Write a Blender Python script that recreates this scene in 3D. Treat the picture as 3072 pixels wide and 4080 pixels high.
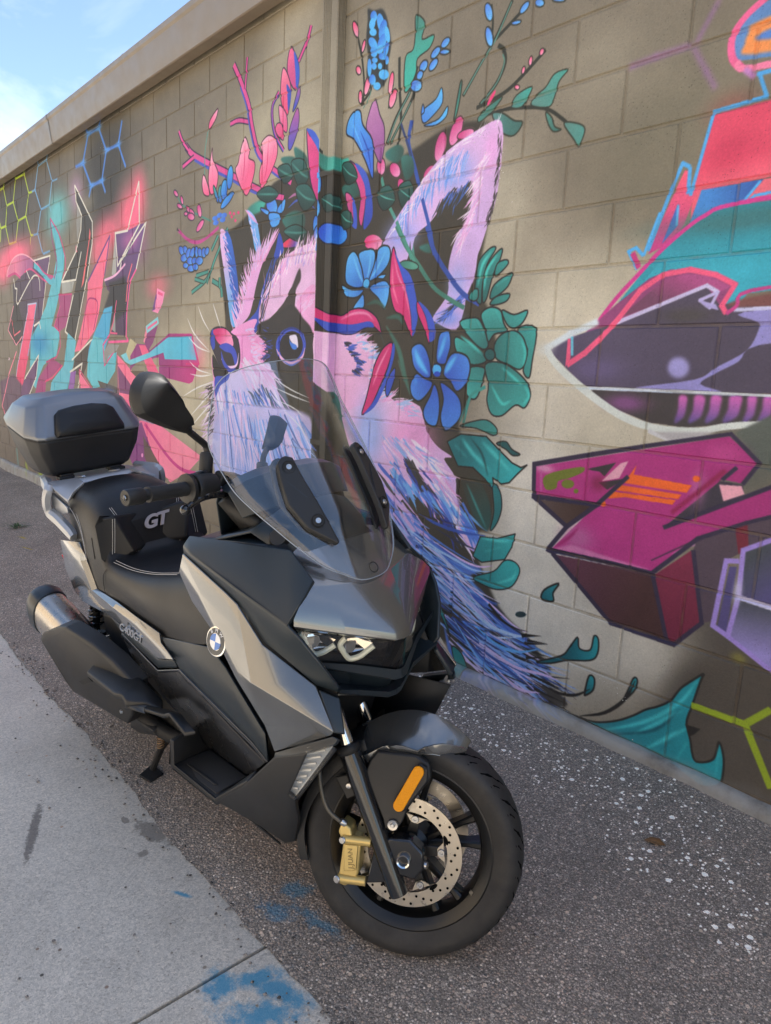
import bpy, bmesh, math, random
import numpy as np
from mathutils import Vector, Matrix

# ---------------------------------------------------------------- camera, sky, sun, exposure
for o in list(bpy.data.objects): bpy.data.objects.remove(o)
SC = bpy.context.scene
COL = SC.collection
cam = bpy.data.cameras.new('camera'); cam.sensor_fit = 'VERTICAL'; cam.sensor_height = 36.0
cam.lens = 36.0*2820.56/4080.0; cam.clip_start = .05; cam.clip_end = 900
camo = bpy.data.objects.new('camera', cam); COL.objects.link(camo); SC.camera = camo
camo.matrix_world = Matrix([[0.655384, -0.172242, 0.735394, 0.0], [0.75389, 0.089785, -0.650837, -2.199013], [0.046075, 0.980954, 0.188695, 1.26614], [0.0, 0.0, 0.0, 1.0]])

SUN_EL, SUN_AZ = math.radians(54), math.radians(66)      # the sun stands behind the painted wall, towards its right end
sun_dir = Vector((math.cos(SUN_EL)*math.cos(SUN_AZ), math.cos(SUN_EL)*math.sin(SUN_AZ), math.sin(SUN_EL)))
world = bpy.data.worlds.new('World'); SC.world = world; world.use_nodes = True
wn = world.node_tree.nodes; wl = world.node_tree.links; wn.clear()
sky = wn.new('ShaderNodeTexSky'); sky.sky_type = 'NISHITA'; sky.sun_disc = False
sky.sun_elevation = SUN_EL; sky.sun_rotation = math.atan2(sun_dir.x, sun_dir.y); sky.air_density = 1.0; sky.dust_density = .6; sky.ozone_density = 1.4
bg = wn.new('ShaderNodeBackground'); bg.inputs['Strength'].default_value = .12
wo = wn.new('ShaderNodeOutputWorld')
tc = wn.new('ShaderNodeTexCoord'); mp = wn.new('ShaderNodeMapping'); mp.inputs['Scale'].default_value = (1.6, 1.6, 3.2); mp.inputs['Location'].default_value = (.35, .1, .2)
n1 = wn.new('ShaderNodeTexNoise'); n1.inputs['Scale'].default_value = 1.7; n1.inputs['Detail'].default_value = 7; n1.inputs['Roughness'].default_value = .58; n1.inputs['Distortion'].default_value = .5
rp = wn.new('ShaderNodeValToRGB'); rp.color_ramp.elements[0].position = .5; rp.color_ramp.elements[1].position = .82
rp.color_ramp.elements[0].color = (0, 0, 0, 1); rp.color_ramp.elements[1].color = (.5, .5, .5, 1)
mx = wn.new('ShaderNodeMix'); mx.data_type = 'RGBA'; mx.inputs['B'].default_value = (9.2, 9.0, 9.3, 1)
wl.new(tc.outputs['Generated'], mp.inputs['Vector']); wl.new(mp.outputs['Vector'], n1.inputs['Vector']); wl.new(n1.outputs['Fac'], rp.inputs['Fac'])
wl.new(rp.outputs['Color'], mx.inputs['Factor']); wl.new(sky.outputs['Color'], mx.inputs['A']); wl.new(mx.outputs['Result'], bg.inputs['Color']); wl.new(bg.outputs['Background'], wo.inputs['Surface'])
sl = bpy.data.lights.new('sun', 'SUN'); sl.energy = 5.0; sl.angle = math.radians(.53); sl.color = (1, .95, .87)
so = bpy.data.objects.new('sun', sl); COL.objects.link(so); so.rotation_euler = sun_dir.to_track_quat('Z', 'Y').to_euler()
SC.view_settings.view_transform = 'Standard'; SC.view_settings.look = 'None'; SC.view_settings.gamma = 1.0; SC.view_settings.use_curve_mapping = False
SC.view_settings.exposure = 1.3
SC.render.engine = 'CYCLES'

# ---------------------------------------------------------------- helpers
def tag(o, label=None, cat=None, group=None, kind=None):
    if label: o['label'] = label
    if cat: o['category'] = cat
    if group: o['group'] = group
    if kind: o['kind'] = kind
    return o
def empty(name, loc=(0, 0, 0)):
    o = bpy.data.objects.new(name, None); COL.objects.link(o); o.location = loc; o.empty_display_size = .1
    return o
def addmesh(name, me, mat=None, parent=None, smooth=35, bevel=0, seg=2, solid=0, sub=0, off=-1):
    if mat and not me.materials: me.materials.append(mat)
    if smooth is not None:
        for p in me.polygons: p.use_smooth = True
        me.set_sharp_from_angle(angle=math.radians(smooth))
    o = bpy.data.objects.new(name, me); COL.objects.link(o)
    if parent: o.parent = parent
    if sub:
        m = o.modifiers.new('sub', 'SUBSURF'); m.levels = sub; m.render_levels = sub
    if solid:
        m = o.modifiers.new('sol', 'SOLIDIFY'); m.thickness = solid; m.offset = off
    if bevel:
        m = o.modifiers.new('bev', 'BEVEL'); m.width = bevel; m.segments = seg; m.limit_method = 'ANGLE'; m.angle_limit = math.radians(22); m.harden_normals = False
    return o
def mesh(name, V, F, mat=None, parent=None, recalc=True, **k):
    me = bpy.data.meshes.new(name); me.from_pydata([tuple(v) for v in V], [], [tuple(f) for f in F])
    if recalc:
        b = bmesh.new(); b.from_mesh(me); bmesh.ops.recalc_face_normals(b, faces=b.faces); b.to_mesh(me); b.free()
    return addmesh(name, me, mat, parent, **k)
def mir(V): return [(v[0], -v[1], v[2]) for v in V]
def out_mesh(name, V, F, mat, parent, c, **k):
    """panel whose faces are turned away from point c"""
    me = bpy.data.meshes.new(name); G = []
    for f in F:
        P = [Vector(V[i]) for i in f]; m = sum(P, Vector())/len(P); n = Vector()
        for i in range(len(P)): n += (P[i]-m).cross(P[(i+1) % len(P)]-m)
        G.append(tuple(f) if n.dot(m-Vector(c)) > 0 else tuple(reversed(f)))
    me.from_pydata([tuple(v) for v in V], [], G)
    return addmesh(name, me, mat, parent, **k)
def both(name, V, F, mat, parent, c=None, **k):
    """a right-hand panel and its left-hand twin"""
    c = c or (-.4, 0, .6); r = []
    for S in (V, mir(V)): r.append(out_mesh(name, S, F, mat, parent, (c[0], 0, c[2]), **k))
    return r
def loft(name, rings, mat, parent, closed=True, caps=True, **k):
    V = [p for r in rings for p in r]; n = len(rings[0]); F = []
    for i in range(len(rings)-1):
        for j in range(n if closed else n-1):
            a, b = i*n+j, i*n+(j+1) % n; F.append((a, b, b+n, a+n))
    if caps and closed: F += [tuple(range(n))[::-1], tuple(range((len(rings)-1)*n, len(rings)*n))]
    return mesh(name, V, F, mat, parent, **k)
def tube_rings(path, rad, n=12):
    P = [Vector(p) for p in path]; R = rad if isinstance(rad, (list, tuple)) else [rad]*len(P); rings = []
    up = Vector((.13, .21, .97)); prev = None
    for i, p in enumerate(P):
        t = (P[min(i+1, len(P)-1)]-P[max(i-1, 0)]).normalized()
        if prev is None: a = t.cross(up).normalized()
        else: a = (prev-t*prev.dot(t)).normalized()
        prev = a; b = t.cross(a)
        rings.append([tuple(p+a*math.cos(2*math.pi*j/n)*R[i]+b*math.sin(2*math.pi*j/n)*R[i]) for j in range(n)])
    return rings
def tube(name, path, rad, mat, parent, n=12, curve=False, **k):
    if curve: 
        path = [tuple(p) for p in cr(path)]
        if isinstance(rad, (list, tuple)): rad = list(np.interp(np.linspace(0, 1, len(path)), np.linspace(0, 1, len(rad)), rad))
    return loft(name, tube_rings(path, rad, n), mat, parent, **k)
def cr(p, closed=False, st=4):
    p = np.asarray(p, float); q = np.concatenate([p[-1:], p, p[:2]]) if closed else np.concatenate([2*p[:1]-p[1:2], p, 2*p[-1:]-p[-2:-1]])
    out = []
    for i in range(len(q)-3):
        a, b, c, d = q[i:i+4]
        for t in np.arange(st)/st: out.append(.5*((2*b)+(c-a)*t+(2*a-5*b+4*c-d)*t*t+(3*b-a-3*c+d)*t**3))
    if not closed: out.append(p[-1])
    return np.array(out)
def frame_z(z):
    z = Vector(z).normalized(); x = Vector((0, 0, 1)).cross(z)
    if x.length < 1e-3: x = Vector((1, 0, 0))
    x.normalize(); return Matrix((x, z.cross(x), z)).transposed()
def lathe(name, prof, mat, parent, at=(0, 0, 0), axis=(0, 1, 0), n=48, caps=False, **k):
    M = frame_z(axis); V = []; m = len(prof); F = []
    for i in range(n):
        a = 2*math.pi*i/n
        for r, h in prof: V.append(Vector(at)+M@Vector((r*math.cos(a), r*math.sin(a), h)))
    for i in range(n):
        for j in range(m-1): F.append((i*m+j, ((i+1) % n)*m+j, ((i+1) % n)*m+j+1, i*m+j+1))
    if caps: F += [tuple(i*m for i in range(n)), tuple(i*m+m-1 for i in range(n))]
    return mesh(name, V, F, mat, parent, **k)
def prism(name, pts, d, mat, parent, **k):
    """outline (3-D points, about planar) pushed by vector d"""
    n = len(pts); V = [tuple(p) for p in pts]+[tuple(Vector(p)+Vector(d)) for p in pts]
    F = [tuple(range(n)), tuple(range(n, 2*n))]+[(i, (i+1) % n, (i+1) % n+n, i+n) for i in range(n)]
    return mesh(name, V, F, mat, parent, **k)
def boxm(name, lo, hi, mat, parent=None, **k):
    (a, b, c), (d, e, f) = lo, hi
    V = [(a, b, c), (d, b, c), (d, e, c), (a, e, c), (a, b, f), (d, b, f), (d, e, f), (a, e, f)]
    return mesh(name, V, [(0, 1, 2, 3), (4, 5, 6, 7), (0, 1, 5, 4), (1, 2, 6, 5), (2, 3, 7, 6), (3, 0, 4, 7)], mat, parent, **k)
def text(name, s, size, mat, parent, M, ext=.0006, shear=0, space=1, bold=0):
    c = bpy.data.curves.new(name, 'FONT'); c.body = s; c.size = size; c.extrude = ext; c.align_x = 'CENTER'; c.align_y = 'CENTER'; c.shear = shear; c.space_character = space; c.offset = bold
    tmp = bpy.data.objects.new('tmp', c); me = bpy.data.meshes.new_from_object(tmp); bpy.data.objects.remove(tmp); bpy.data.curves.remove(c); me.name = name
    me.materials.clear(); me.materials.append(mat); me.transform(M); o = bpy.data.objects.new(name, me); COL.objects.link(o); o.parent = parent
    return o
def basis(o, x, z):
    """placement with local X along x and local Z along z"""
    z = Vector(z).normalized(); x = Vector(x); x = (x-z*x.dot(z)).normalized(); y = z.cross(x)
    M = Matrix((x, y, z)).transposed().to_4x4(); M.translation = Vector(o); return M
# materials
def newmat(name):
    m = bpy.data.materials.new(name); m.use_nodes = True; return m, m.node_tree.nodes, m.node_tree.links, m.node_tree.nodes['Principled BSDF']
def pbr(name, col, rough=.5, metal=0, coat=0, spec=.5, bump=0, bscale=300, var=0, vscale=8, trans=0, ior=1.5, alpha=1, aniso=0, dirt=0):
    m, n, l, b = newmat(name)
    b.inputs['Base Color'].default_value = (*col, 1); b.inputs['Roughness'].default_value = rough; b.inputs['Metallic'].default_value = metal
    b.inputs['Coat Weight'].default_value = coat; b.inputs['Coat Roughness'].default_value = .03; b.inputs['Specular IOR Level'].default_value = spec
    b.inputs['Transmission Weight'].default_value = trans; b.inputs['IOR'].default_value = ior; b.inputs['Alpha'].default_value = alpha
    t = n.new('ShaderNodeTexCoord')
    if var:
        x = n.new('ShaderNodeTexNoise'); x.inputs['Scale'].default_value = vscale; x.inputs['Detail'].default_value = 6; l.new(t.outputs['Object'], x.inputs['Vector'])
        r = n.new('ShaderNodeMapRange'); r.inputs['From Min'].default_value = .3; r.inputs['From Max'].default_value = .7; r.inputs['To Min'].default_value = max(rough-var, .02); r.inputs['To Max'].default_value = rough+var
        l.new(x.outputs['Fac'], r.inputs['Value']); l.new(r.outputs['Result'], b.inputs['Roughness'])
    if dirt:
        x = n.new('ShaderNodeTexNoise'); x.inputs['Scale'].default_value = 14; x.inputs['Detail'].default_value = 8; x.inputs['Roughness'].default_value = .7; l.new(t.outputs['Object'], x.inputs['Vector'])
        r = n.new('ShaderNodeValToRGB'); r.color_ramp.elements[0].position = .45; r.color_ramp.elements[1].position = .8
        r.color_ramp.elements[0].color = (*col, 1); r.color_ramp.elements[1].color = (*[c*(1-dirt)+d*dirt for c, d in zip(col, (.16, .14, .115))], 1)
        l.new(x.outputs['Fac'], r.inputs['Fac']); l.new(r.outputs['Color'], b.inputs['Base Color'])
    if bump:
        x = n.new('ShaderNodeTexNoise'); x.inputs['Scale'].default_value = bscale; x.inputs['Detail'].default_value = 3; l.new(t.outputs['Object'], x.inputs['Vector'])
        p = n.new('ShaderNodeBump'); p.inputs['Strength'].default_value = bump; p.inputs['Distance'].default_value = .002; l.new(x.outputs['Fac'], p.inputs['Height']); l.new(p.outputs['Normal'], b.inputs['Normal'])
    return m

M_PAINT = pbr('grey_metallic_paint', (.19, .192, .187), .2, .75, coat=1, var=.05, vscale=5)
M_SATIN = pbr('satin_black_paint', (.013, .02, .026), .34, 0, bump=.03, bscale=900, var=.06, vscale=6, dirt=.015)
M_PLAST = pbr('grained_black_plastic', (.0125, .0125, .0125), .5, 0, bump=.12, bscale=1400, var=.08, vscale=7, dirt=.03)
M_PIANO = pbr('gloss_black_plastic', (.012, .012, .013), .14, 0, coat=.5)
M_DARK = pbr('dark_engine_parts', (.012, .012, .012), .6, .2, dirt=.08)
M_LID = pbr('silver_grey_case_paint', (.2, .212, .228), .33, .65, bump=.02, bscale=1500, var=.05)
M_RAIL = pbr('silver_rail_paint', (.42, .43, .44), .36, .5, bump=.03, bscale=1500, var=.05)
M_SEAT = pbr('black_vinyl', (.0085, .0085, .009), .42, 0, spec=.4, bump=.1, bscale=1800, var=.07, vscale=4, dirt=.012)
M_THREAD = pbr('white_thread', (.55, .54, .52), .8)
M_EMB = pbr('grey_embroidery', (.33, .31, .34), .7, bump=.4, bscale=900)
M_CHROME = pbr('chrome', (.75, .74, .72), .08, 1)
M_STEEL = pbr('brushed_steel', (.46, .43, .39), .3, 1, var=.08, vscale=40)
M_DISC = pbr('brake_disc_steel', (.47, .43, .37), .34, 1, var=.1, vscale=60)
M_FASTEN = pbr('zinc_bolt', (.5, .5, .5), .3, 1)
M_GOLD = pbr('gold_caliper_paint', (.62, .46, .17), .38, .55, bump=.08, bscale=600, dirt=.1)
M_RUBBER = pbr('tyre_rubber', (.021, .02, .019), .66, 0, bump=.18, bscale=260, var=.1, vscale=18, dirt=.14)
M_GROOVE = pbr('tyre_groove', (.003, .003, .003), .95, spec=.1)
M_GRIP = pbr('grip_rubber', (.018, .018, .018), .6, 0, bump=.3, bscale=700)
M_RIM = pbr('black_wheel_paint', (.008, .008, .008), .34, .1, dirt=.03)
M_BLUE = pbr('roundel_blue', (.04, .16, .5), .25, coat=.6)
M_WHITE = pbr('roundel_white', (.75, .75, .75), .25, coat=.6)
M_RED = pbr('red_tail_lens', (.4, .01, .015), .15, coat=.5)
M_BRAID = pbr('brake_hose', (.12, .11, .09), .35, .6, bump=.5, bscale=900)
M_MIRRG = pbr('mirror_glass', (.85, .85, .85), .02, 1)
def clear(name, tint, rough=.0, mixf=.1):
    """thin clear plastic: sees straight through, reflects at the fresnel rate"""
    m, n, l, b = newmat(name); n.remove(b)
    tr = n.new('ShaderNodeBsdfTransparent'); tr.inputs['Color'].default_value = (*tint, 1)
    gl = n.new('ShaderNodeBsdfGlossy'); gl.inputs['Roughness'].default_value = rough; gl.inputs['Color'].default_value = (1, 1, 1, 1)
    ge = n.new('ShaderNodeNewGeometry'); dt = n.new('ShaderNodeVectorMath'); dt.operation = 'DOT_PRODUCT'; l.new(ge.outputs['Incoming'], dt.inputs[0]); l.new(ge.outputs['Normal'], dt.inputs[1])
    ab = n.new('ShaderNodeMath'); ab.operation = 'ABSOLUTE'; l.new(dt.outputs['Value'], ab.inputs[0]); iv = n.new('ShaderNodeMath'); iv.operation = 'SUBTRACT'; iv.inputs[0].default_value = 1; l.new(ab.outputs[0], iv.inputs[1])
    pw = n.new('ShaderNodeMath'); pw.operation = 'POWER'; pw.inputs[1].default_value = 5; l.new(iv.outputs[0], pw.inputs[0])
    mu = n.new('ShaderNodeMath'); mu.operation = 'MULTIPLY_ADD'; mu.inputs[1].default_value = .9; mu.inputs[2].default_value = .04+mixf; mu.use_clamp = True
    mx = n.new('ShaderNodeMixShader'); l.new(pw.outputs[0], mu.inputs[0]); l.new(mu.outputs['Value'], mx.inputs['Fac']); l.new(tr.outputs['BSDF'], mx.inputs[1]); l.new(gl.outputs['BSDF'], mx.inputs[2])
    l.new(mx.outputs['Shader'], n['Material Output'].inputs['Surface']); return m
M_SCREEN = clear('clear_windscreen', (.93, .95, .97), 0, .02)
M_LENS = clear('clear_lens', (.96, .96, .95), .01, .03)
M_GUIDE = pbr('light_guide_acrylic', (.72, .72, .56), .12, 0, coat=1)
def reflector_mat():
    m, n, l, b = newmat('amber_reflector'); b.inputs['Base Color'].default_value = (.8, .3, .004, 1); b.inputs['Roughness'].default_value = .4; b.inputs['Specular IOR Level'].default_value = .25
    t = n.new('ShaderNodeTexCoord'); v = n.new('ShaderNodeTexVoronoi'); v.inputs['Scale'].default_value = 420; l.new(t.outputs['Object'], v.inputs['Vector'])
    p = n.new('ShaderNodeBump'); p.inputs['Strength'].default_value = .5; p.inputs['Distance'].default_value = .002; l.new(v.outputs['Distance'], p.inputs['Height']); l.new(p.outputs['Normal'], b.inputs['Normal'])
    return m
M_AMBER = reflector_mat()

# ---------------------------------------------------------------- the setting: ground
def zg(x, y):
    s = min(0., .012*(x+3.5))
    if y > -1.36: return s+.125*y
    if y > -3.2: return s-.17+.02*(y+1.36)
    return s-.2068+.004*(y+3.2)
def sheet(name, xs, ys, mat, dz=0, parent=None):
    V = [(x, y, zg(x, y)+dz) for x in xs for y in ys]; n = len(ys)
    F = [(i*n+j, (i+1)*n+j, (i+1)*n+j+1, i*n+j+1) for i in range(len(xs)-1) for j in range(n-1)]
    return mesh(name, V, F, mat, parent, smooth=None)
class NT:
    """small node-building shorthand"""
    def __init__(s, m): s.n = m.node_tree.nodes; s.l = m.node_tree.links
    def put(s, i, v):
        if hasattr(v, 'is_linked') or hasattr(v, 'links'): s.l.new(v, i)
        else: i.default_value = v
    def math(s, op, a, b=0., c=None, clamp=False):
        k = s.n.new('ShaderNodeMath'); k.operation = op; k.use_clamp = clamp; s.put(k.inputs[0], a); s.put(k.inputs[1], b)
        if c is not None: s.put(k.inputs[2], c)
        return k.outputs[0]
    def noise(s, v, sc, det=4, rough=.55, out='Fac'):
        k = s.n.new('ShaderNodeTexNoise'); k.inputs['Scale'].default_value = sc; k.inputs['Detail'].default_value = det; k.inputs['Roughness'].default_value = rough; s.l.new(v, k.inputs['Vector']); return k.outputs[out]
    def voro(s, v, sc, feat='F1', rnd=1.):
        k = s.n.new('ShaderNodeTexVoronoi'); k.feature = feat; k.inputs['Scale'].default_value = sc; k.inputs['Randomness'].default_value = rnd; s.l.new(v, k.inputs['Vector']); return k
    def ramp(s, v, st):
        k = s.n.new('ShaderNodeValToRGB'); s.l.new(v, k.inputs['Fac']); e = k.color_ramp.elements
        while len(e) < len(st): e.new(.5)
        for q, (p, c) in zip(e, st): q.position = p; q.color = (*c, 1) if isinstance(c, tuple) else (c, c, c, 1)
        return k.outputs['Color']
    def mix(s, f, a, b, mode='MIX'):
        k = s.n.new('ShaderNodeMix'); k.data_type = 'RGBA'; k.blend_type = mode; s.put(k.inputs[0], f)
        for i, v in ((6, a), (7, b)):
            if isinstance(v, tuple): k.inputs[i].default_value = (*v, 1)
            else: s.l.new(v, k.inputs[i])
        return k.outputs[2]
    def smooth(s, v, a, b):
        k = s.n.new('ShaderNodeMapRange'); k.interpolation_type = 'SMOOTHSTEP'; s.put(k.inputs['Value'], v); k.inputs['From Min'].default_value = a; k.inputs['From Max'].default_value = b; return k.outputs['Result']
    def bump(s, h, st, d):
        k = s.n.new('ShaderNodeBump'); k.inputs['Strength'].default_value = st; k.inputs['Distance'].default_value = d; s.l.new(h, k.inputs['Height']); return k.outputs['Normal']
    def ellipses(s, X, Y, L):
        r = None
        for cx, cy, ax, ay, an in L:
            c, d = math.cos(math.radians(an)), math.sin(math.radians(an))
            dx, dy = s.math('SUBTRACT', X, cx), s.math('SUBTRACT', Y, cy)
            u = s.math('DIVIDE', s.math('ADD', s.math('MULTIPLY', dx, c), s.math('MULTIPLY', dy, d)), ax); v = s.math('DIVIDE', s.math('SUBTRACT', s.math('MULTIPLY', dy, c), s.math('MULTIPLY', dx, d)), ay)
            e = s.math('SQRT', s.math('ADD', s.math('MULTIPLY', u, u), s.math('MULTIPLY', v, v)))
            r = e if r is None else s.math('MINIMUM', r, e)
        return r
BLUEP = [(-1.20, -1.40, .10, .035, 20), (-1.26, -1.42, .07, .03, 60), (-1.17, -1.47, .1, .045, 55), (-1.30, -1.50, .045, .05, 80), (-1.43, -1.2, .06, .035, 40), (-1.31, -1.22, .12, .03, 10), (-1.4, -1.28, .08, .04, 20), (-1.15, -1.55, .06, .05, 30), (-1.63, -1.44, .035, .008, 30)]
def asphalt():
    m, n, l, b = newmat('worn_asphalt'); T = NT(m); P = n.new('ShaderNodeNewGeometry').outputs['Position']
    sx = n.new('ShaderNodeSeparateXYZ'); l.new(P, sx.inputs[0]); X, Y = sx.outputs[0], sx.outputs[1]
    v1 = T.voro(P, 135); v2 = T.voro(P, 300); v3 = T.voro(P, 52)
    stone = T.ramp(v1.outputs['Color'], [(.0, (.045, .043, .042)), (.28, (.085, .078, .074)), (.5, (.15, .138, .13)), (.68, (.2, .155, .13)), (.82, (.27, .25, .235)), (.95, (.42, .39, .36))])
    s2 = T.ramp(v2.outputs['Color'], [(.1, (.05, .046, .044)), (.5, (.12, .108, .1)), (.9, (.3, .27, .245))])
    tar = T.ramp(T.noise(P, 160, 3), [(.35, (.05, .046, .043)), (.7, (.13, .118, .11))])
    c = T.mix(T.smooth(v2.outputs['Distance'], .62, .3), tar, s2); c = T.mix(T.smooth(v1.outputs['Distance'], .5, .3), c, stone)
    big = T.math('MULTIPLY', T.smooth(v3.outputs['Distance'], .3, .22), T.math('GREATER_THAN', T.noise(v3.outputs['Position'], 900, 0), .56)); c = T.mix(big, c, T.ramp(v3.outputs['Color'], [(.2, (.06, .062, .064)), (.5, (.2, .18, .165)), (.8, (.3, .25, .21))]))
    lo = T.noise(P, 1.7, 5, .6); c = T.mix(1., c, T.ramp(lo, [(.3, .82), (.7, 1.2)]), 'MULTIPLY')
    # damp, oily darkening away from the wall
    c = T.mix(T.math('MULTIPLY', T.smooth(T.noise(P, 4.5, 6, .65), .5, .75), .35), c, (.06, .056, .052))
    # white paint spatter beside the wall
    pv = T.voro(P, 34); pv2 = T.voro(P, 80)
    reg = T.ellipses(X, Y, [(-1.75, -.22, .75, .17, -3), (-.95, -.26, .5, .26, -12), (-.55, -.4, .3, .2, 0)])
    dens = T.smooth(T.math('ADD', reg, T.math('MULTIPLY', T.noise(P, 7, 4), 1.3)), 1.95, 1.0)
    nz = T.math('MULTIPLY', T.noise(P, 240, 2), .32)
    for vv, thr, rr in ((pv, .43, .5), (pv2, .52, .6)):
        rc = n.new('ShaderNodeSeparateColor'); l.new(vv.outputs['Color'], rc.inputs[0])
        pres = T.math('GREATER_THAN', T.math('MULTIPLY', rc.outputs[0], dens), thr)
        sp = T.math('LESS_THAN', T.math('ADD', vv.outputs['Distance'], nz), T.math('MULTIPLY_ADD', rc.outputs[1], rr*.6, rr*.35))
        c = T.mix(T.math('MULTIPLY', pres, sp), c, (.5, .5, .5))
    bl = T.smooth(T.math('ADD', T.ellipses(X, Y, BLUEP), T.math('MULTIPLY', T.math('SUBTRACT', T.noise(P, 26, 9, .78), .5), 4.2)), 1.0, .1)
    c = T.mix(T.math('MULTIPLY', bl, .7), c, (.03, .1, .17))
    c = T.mix(1., c, (2.3, 2.12, 1.85), 'MULTIPLY')
    yl = T.smooth(T.math('ADD', T.ellipses(X, Y, [(-5.95, -.74, .1, .02, 8), (-5.6, -.8, .12, .012, 12)]), T.math('MULTIPLY', T.noise(P, 30, 6, .7), 1.2)), 1.5, .9); c = T.mix(T.math('MULTIPLY', yl, .8), c, (.42, .3, .03))
    l.new(c, b.inputs['Base Color']); b.inputs['Roughness'].default_value = .82; b.inputs['Specular IOR Level'].default_value = .35
    h = T.math('ADD', T.math('MULTIPLY', T.smooth(v1.outputs['Distance'], .7, .1), 1.), T.math('MULTIPLY', T.noise(P, 60, 5), .8)); l.new(T.bump(h, .6, .003), b.inputs['Normal'])
    return m
def concrete():
    m, n, l, b = newmat('broom_concrete'); T = NT(m); P = n.new('ShaderNodeNewGeometry').outputs['Position']
    sx = n.new('ShaderNodeSeparateXYZ'); l.new(P, sx.inputs[0]); X, Y = sx.outputs[0], sx.outputs[1]
    v = T.voro(P, 190); c = T.ramp(v.outputs['Color'], [(.05, (.15, .145, .14)), (.35, (.26, .255, .248)), (.65, (.34, .335, .325)), (.95, (.44, .42, .4))])
    c = T.mix(.55, c, T.ramp(T.noise(P, 300, 3), [(.3, (.2, .195, .19)), (.7, (.4, .395, .385))]))
    c = T.mix(1., c, T.ramp(T.noise(P, 2.4, 7, .62), [(.3, .8), (.5, .98), (.72, 1.12)]), 'MULTIPLY')
    pb = T.voro(P, 22); rc = n.new('ShaderNodeSeparateColor'); l.new(pb.outputs['Color'], rc.inputs[0])
    c = T.mix(T.math('MULTIPLY', T.math('GREATER_THAN', rc.outputs[0], .72), T.smooth(pb.outputs['Distance'], .13, .08)), c, T.ramp(rc.outputs[1], [(.2, (.05, .05, .05)), (.6, (.28, .2, .16)), (.9, (.14, .13, .12))]))
    sk = T.smooth(T.math('ADD', T.ellipses(X, Y, [(-2.17, -1.68, .17, .017, -23)]), T.math('MULTIPLY', T.math('SUBTRACT', T.noise(P, 90, 4, .7), .5), 1.6)), 1.1, .6); c = T.mix(T.math('MULTIPLY', sk, .75), c, (.06, .056, .058))
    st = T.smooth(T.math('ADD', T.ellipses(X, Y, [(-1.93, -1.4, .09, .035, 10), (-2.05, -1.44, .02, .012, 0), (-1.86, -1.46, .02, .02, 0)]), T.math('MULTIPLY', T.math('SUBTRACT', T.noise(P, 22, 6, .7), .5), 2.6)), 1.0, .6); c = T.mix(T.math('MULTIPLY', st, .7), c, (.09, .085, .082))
    bl = T.smooth(T.math('ADD', T.ellipses(X, Y, BLUEP), T.math('MULTIPLY', T.math('SUBTRACT', T.noise(P, 24, 12, .8), .5), 3.4)), 1.25, .35)
    c = T.mix(T.math('MULTIPLY', bl, .84), c, (.014, .15, .28))
    c = T.mix(1., c, (2.0, 1.82, 1.54), 'MULTIPLY')
    l.new(c, b.inputs['Base Color']); b.inputs['Roughness'].default_value = .85; b.inputs['Specular IOR Level'].default_value = .3
    l.new(T.bump(T.math('ADD', T.noise(P, 420, 3), T.math('MULTIPLY', T.noise(P, 60, 4), .5)), .5, .002), b.inputs['Normal'])
    return m
M_ASPH, M_CONC = asphalt(), concrete()
M_JOINT = pbr('joint_grit', (.06, .055, .05), .95, bump=.6, bscale=300)
rng = random.Random(4)
def frange(a, b, n): return [a+(b-a)*i/n for i in range(n+1)]
XS = [-90, -40, -20, -12, -9]+frange(-8, 3, 44)+[6, 14, 40]
g = sheet('ground', [-400, -90, -30, -12, 0, 12, 40, 400], [-400, -90, -30, -12, -3.2, -1.38, -1.2, .3], pbr('far_ground', (.42, .39, .34), .9, bump=.3, bscale=40), -.03); tag(g, kind='structure')
# the asphalt apron, its broken edge lying against the concrete
NX = 420; V = []; F = []
xs = [-60, -30, -16]+frange(-10, 2.5, NX)+[8, 20, 40]; rows = [.03, -.25, -.55, -.85, -1.1, -1.28, None]
for x in xs:
    for r in rows:
        y = r if r is not None else -1.362+.007*math.sin(x*4.3)+.004*math.sin(x*11.1+1)+.002*math.sin(x*37)+rng.uniform(-.0022, .0022)
        V.append((x, y, zg(x, y)+.004 if r is not None else zg(x, -1.37)+.003))
n = len(rows)
for i in range(len(xs)-1):
    for j in range(n-1): F.append((i*n+j, (i+1)*n+j, (i+1)*n+j+1, i*n+j+1))
tag(mesh('asphalt_apron', V, F, M_ASPH, None, smooth=60), kind='structure')
# concrete gutter pan: slabs of their own with open joints
pan = sheet('concrete_gutter', [-60, -20]+frange(-12, 6, 36)+[40], [-4.4, -3.2, -1.30], M_JOINT, -.022); tag(pan, kind='structure')
x1 = -1.3335; edges = [x1+3.05*i for i in range(-14, 9)]
for a, b_ in zip(edges, edges[1:]):
    xx = frange(a+.005, b_-.005, 12); V = []
    for x in xx:
        for y, d in ((-4.38, 0), (-3.2, 0), (-1.42, 0), (-1.345, -.001)): V.append((x, y, zg(x, y if y < -1.36 else -1.37)+d))
    k = len(V); V += [(x, y, z-.02) for x, y, z in V]; F = []
    for i in range(12):
        for j in range(3): F.append((i*4+j, i*4+4+j, i*4+5+j, i*4+1+j))
        F.append((i*4, i*4+4, i*4+4+k, i*4+k)); F.append((i*4+3, i*4+7, i*4+7+k, i*4+3+k))
    for j in range(3): F.append((j, j+1, j+1+k, j+k)); F.append((48+j, 49+j, 49+j+k, 48+j+k))
    mesh('slab', V, F, M_CONC, pan, smooth=None, bevel=.003)

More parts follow.
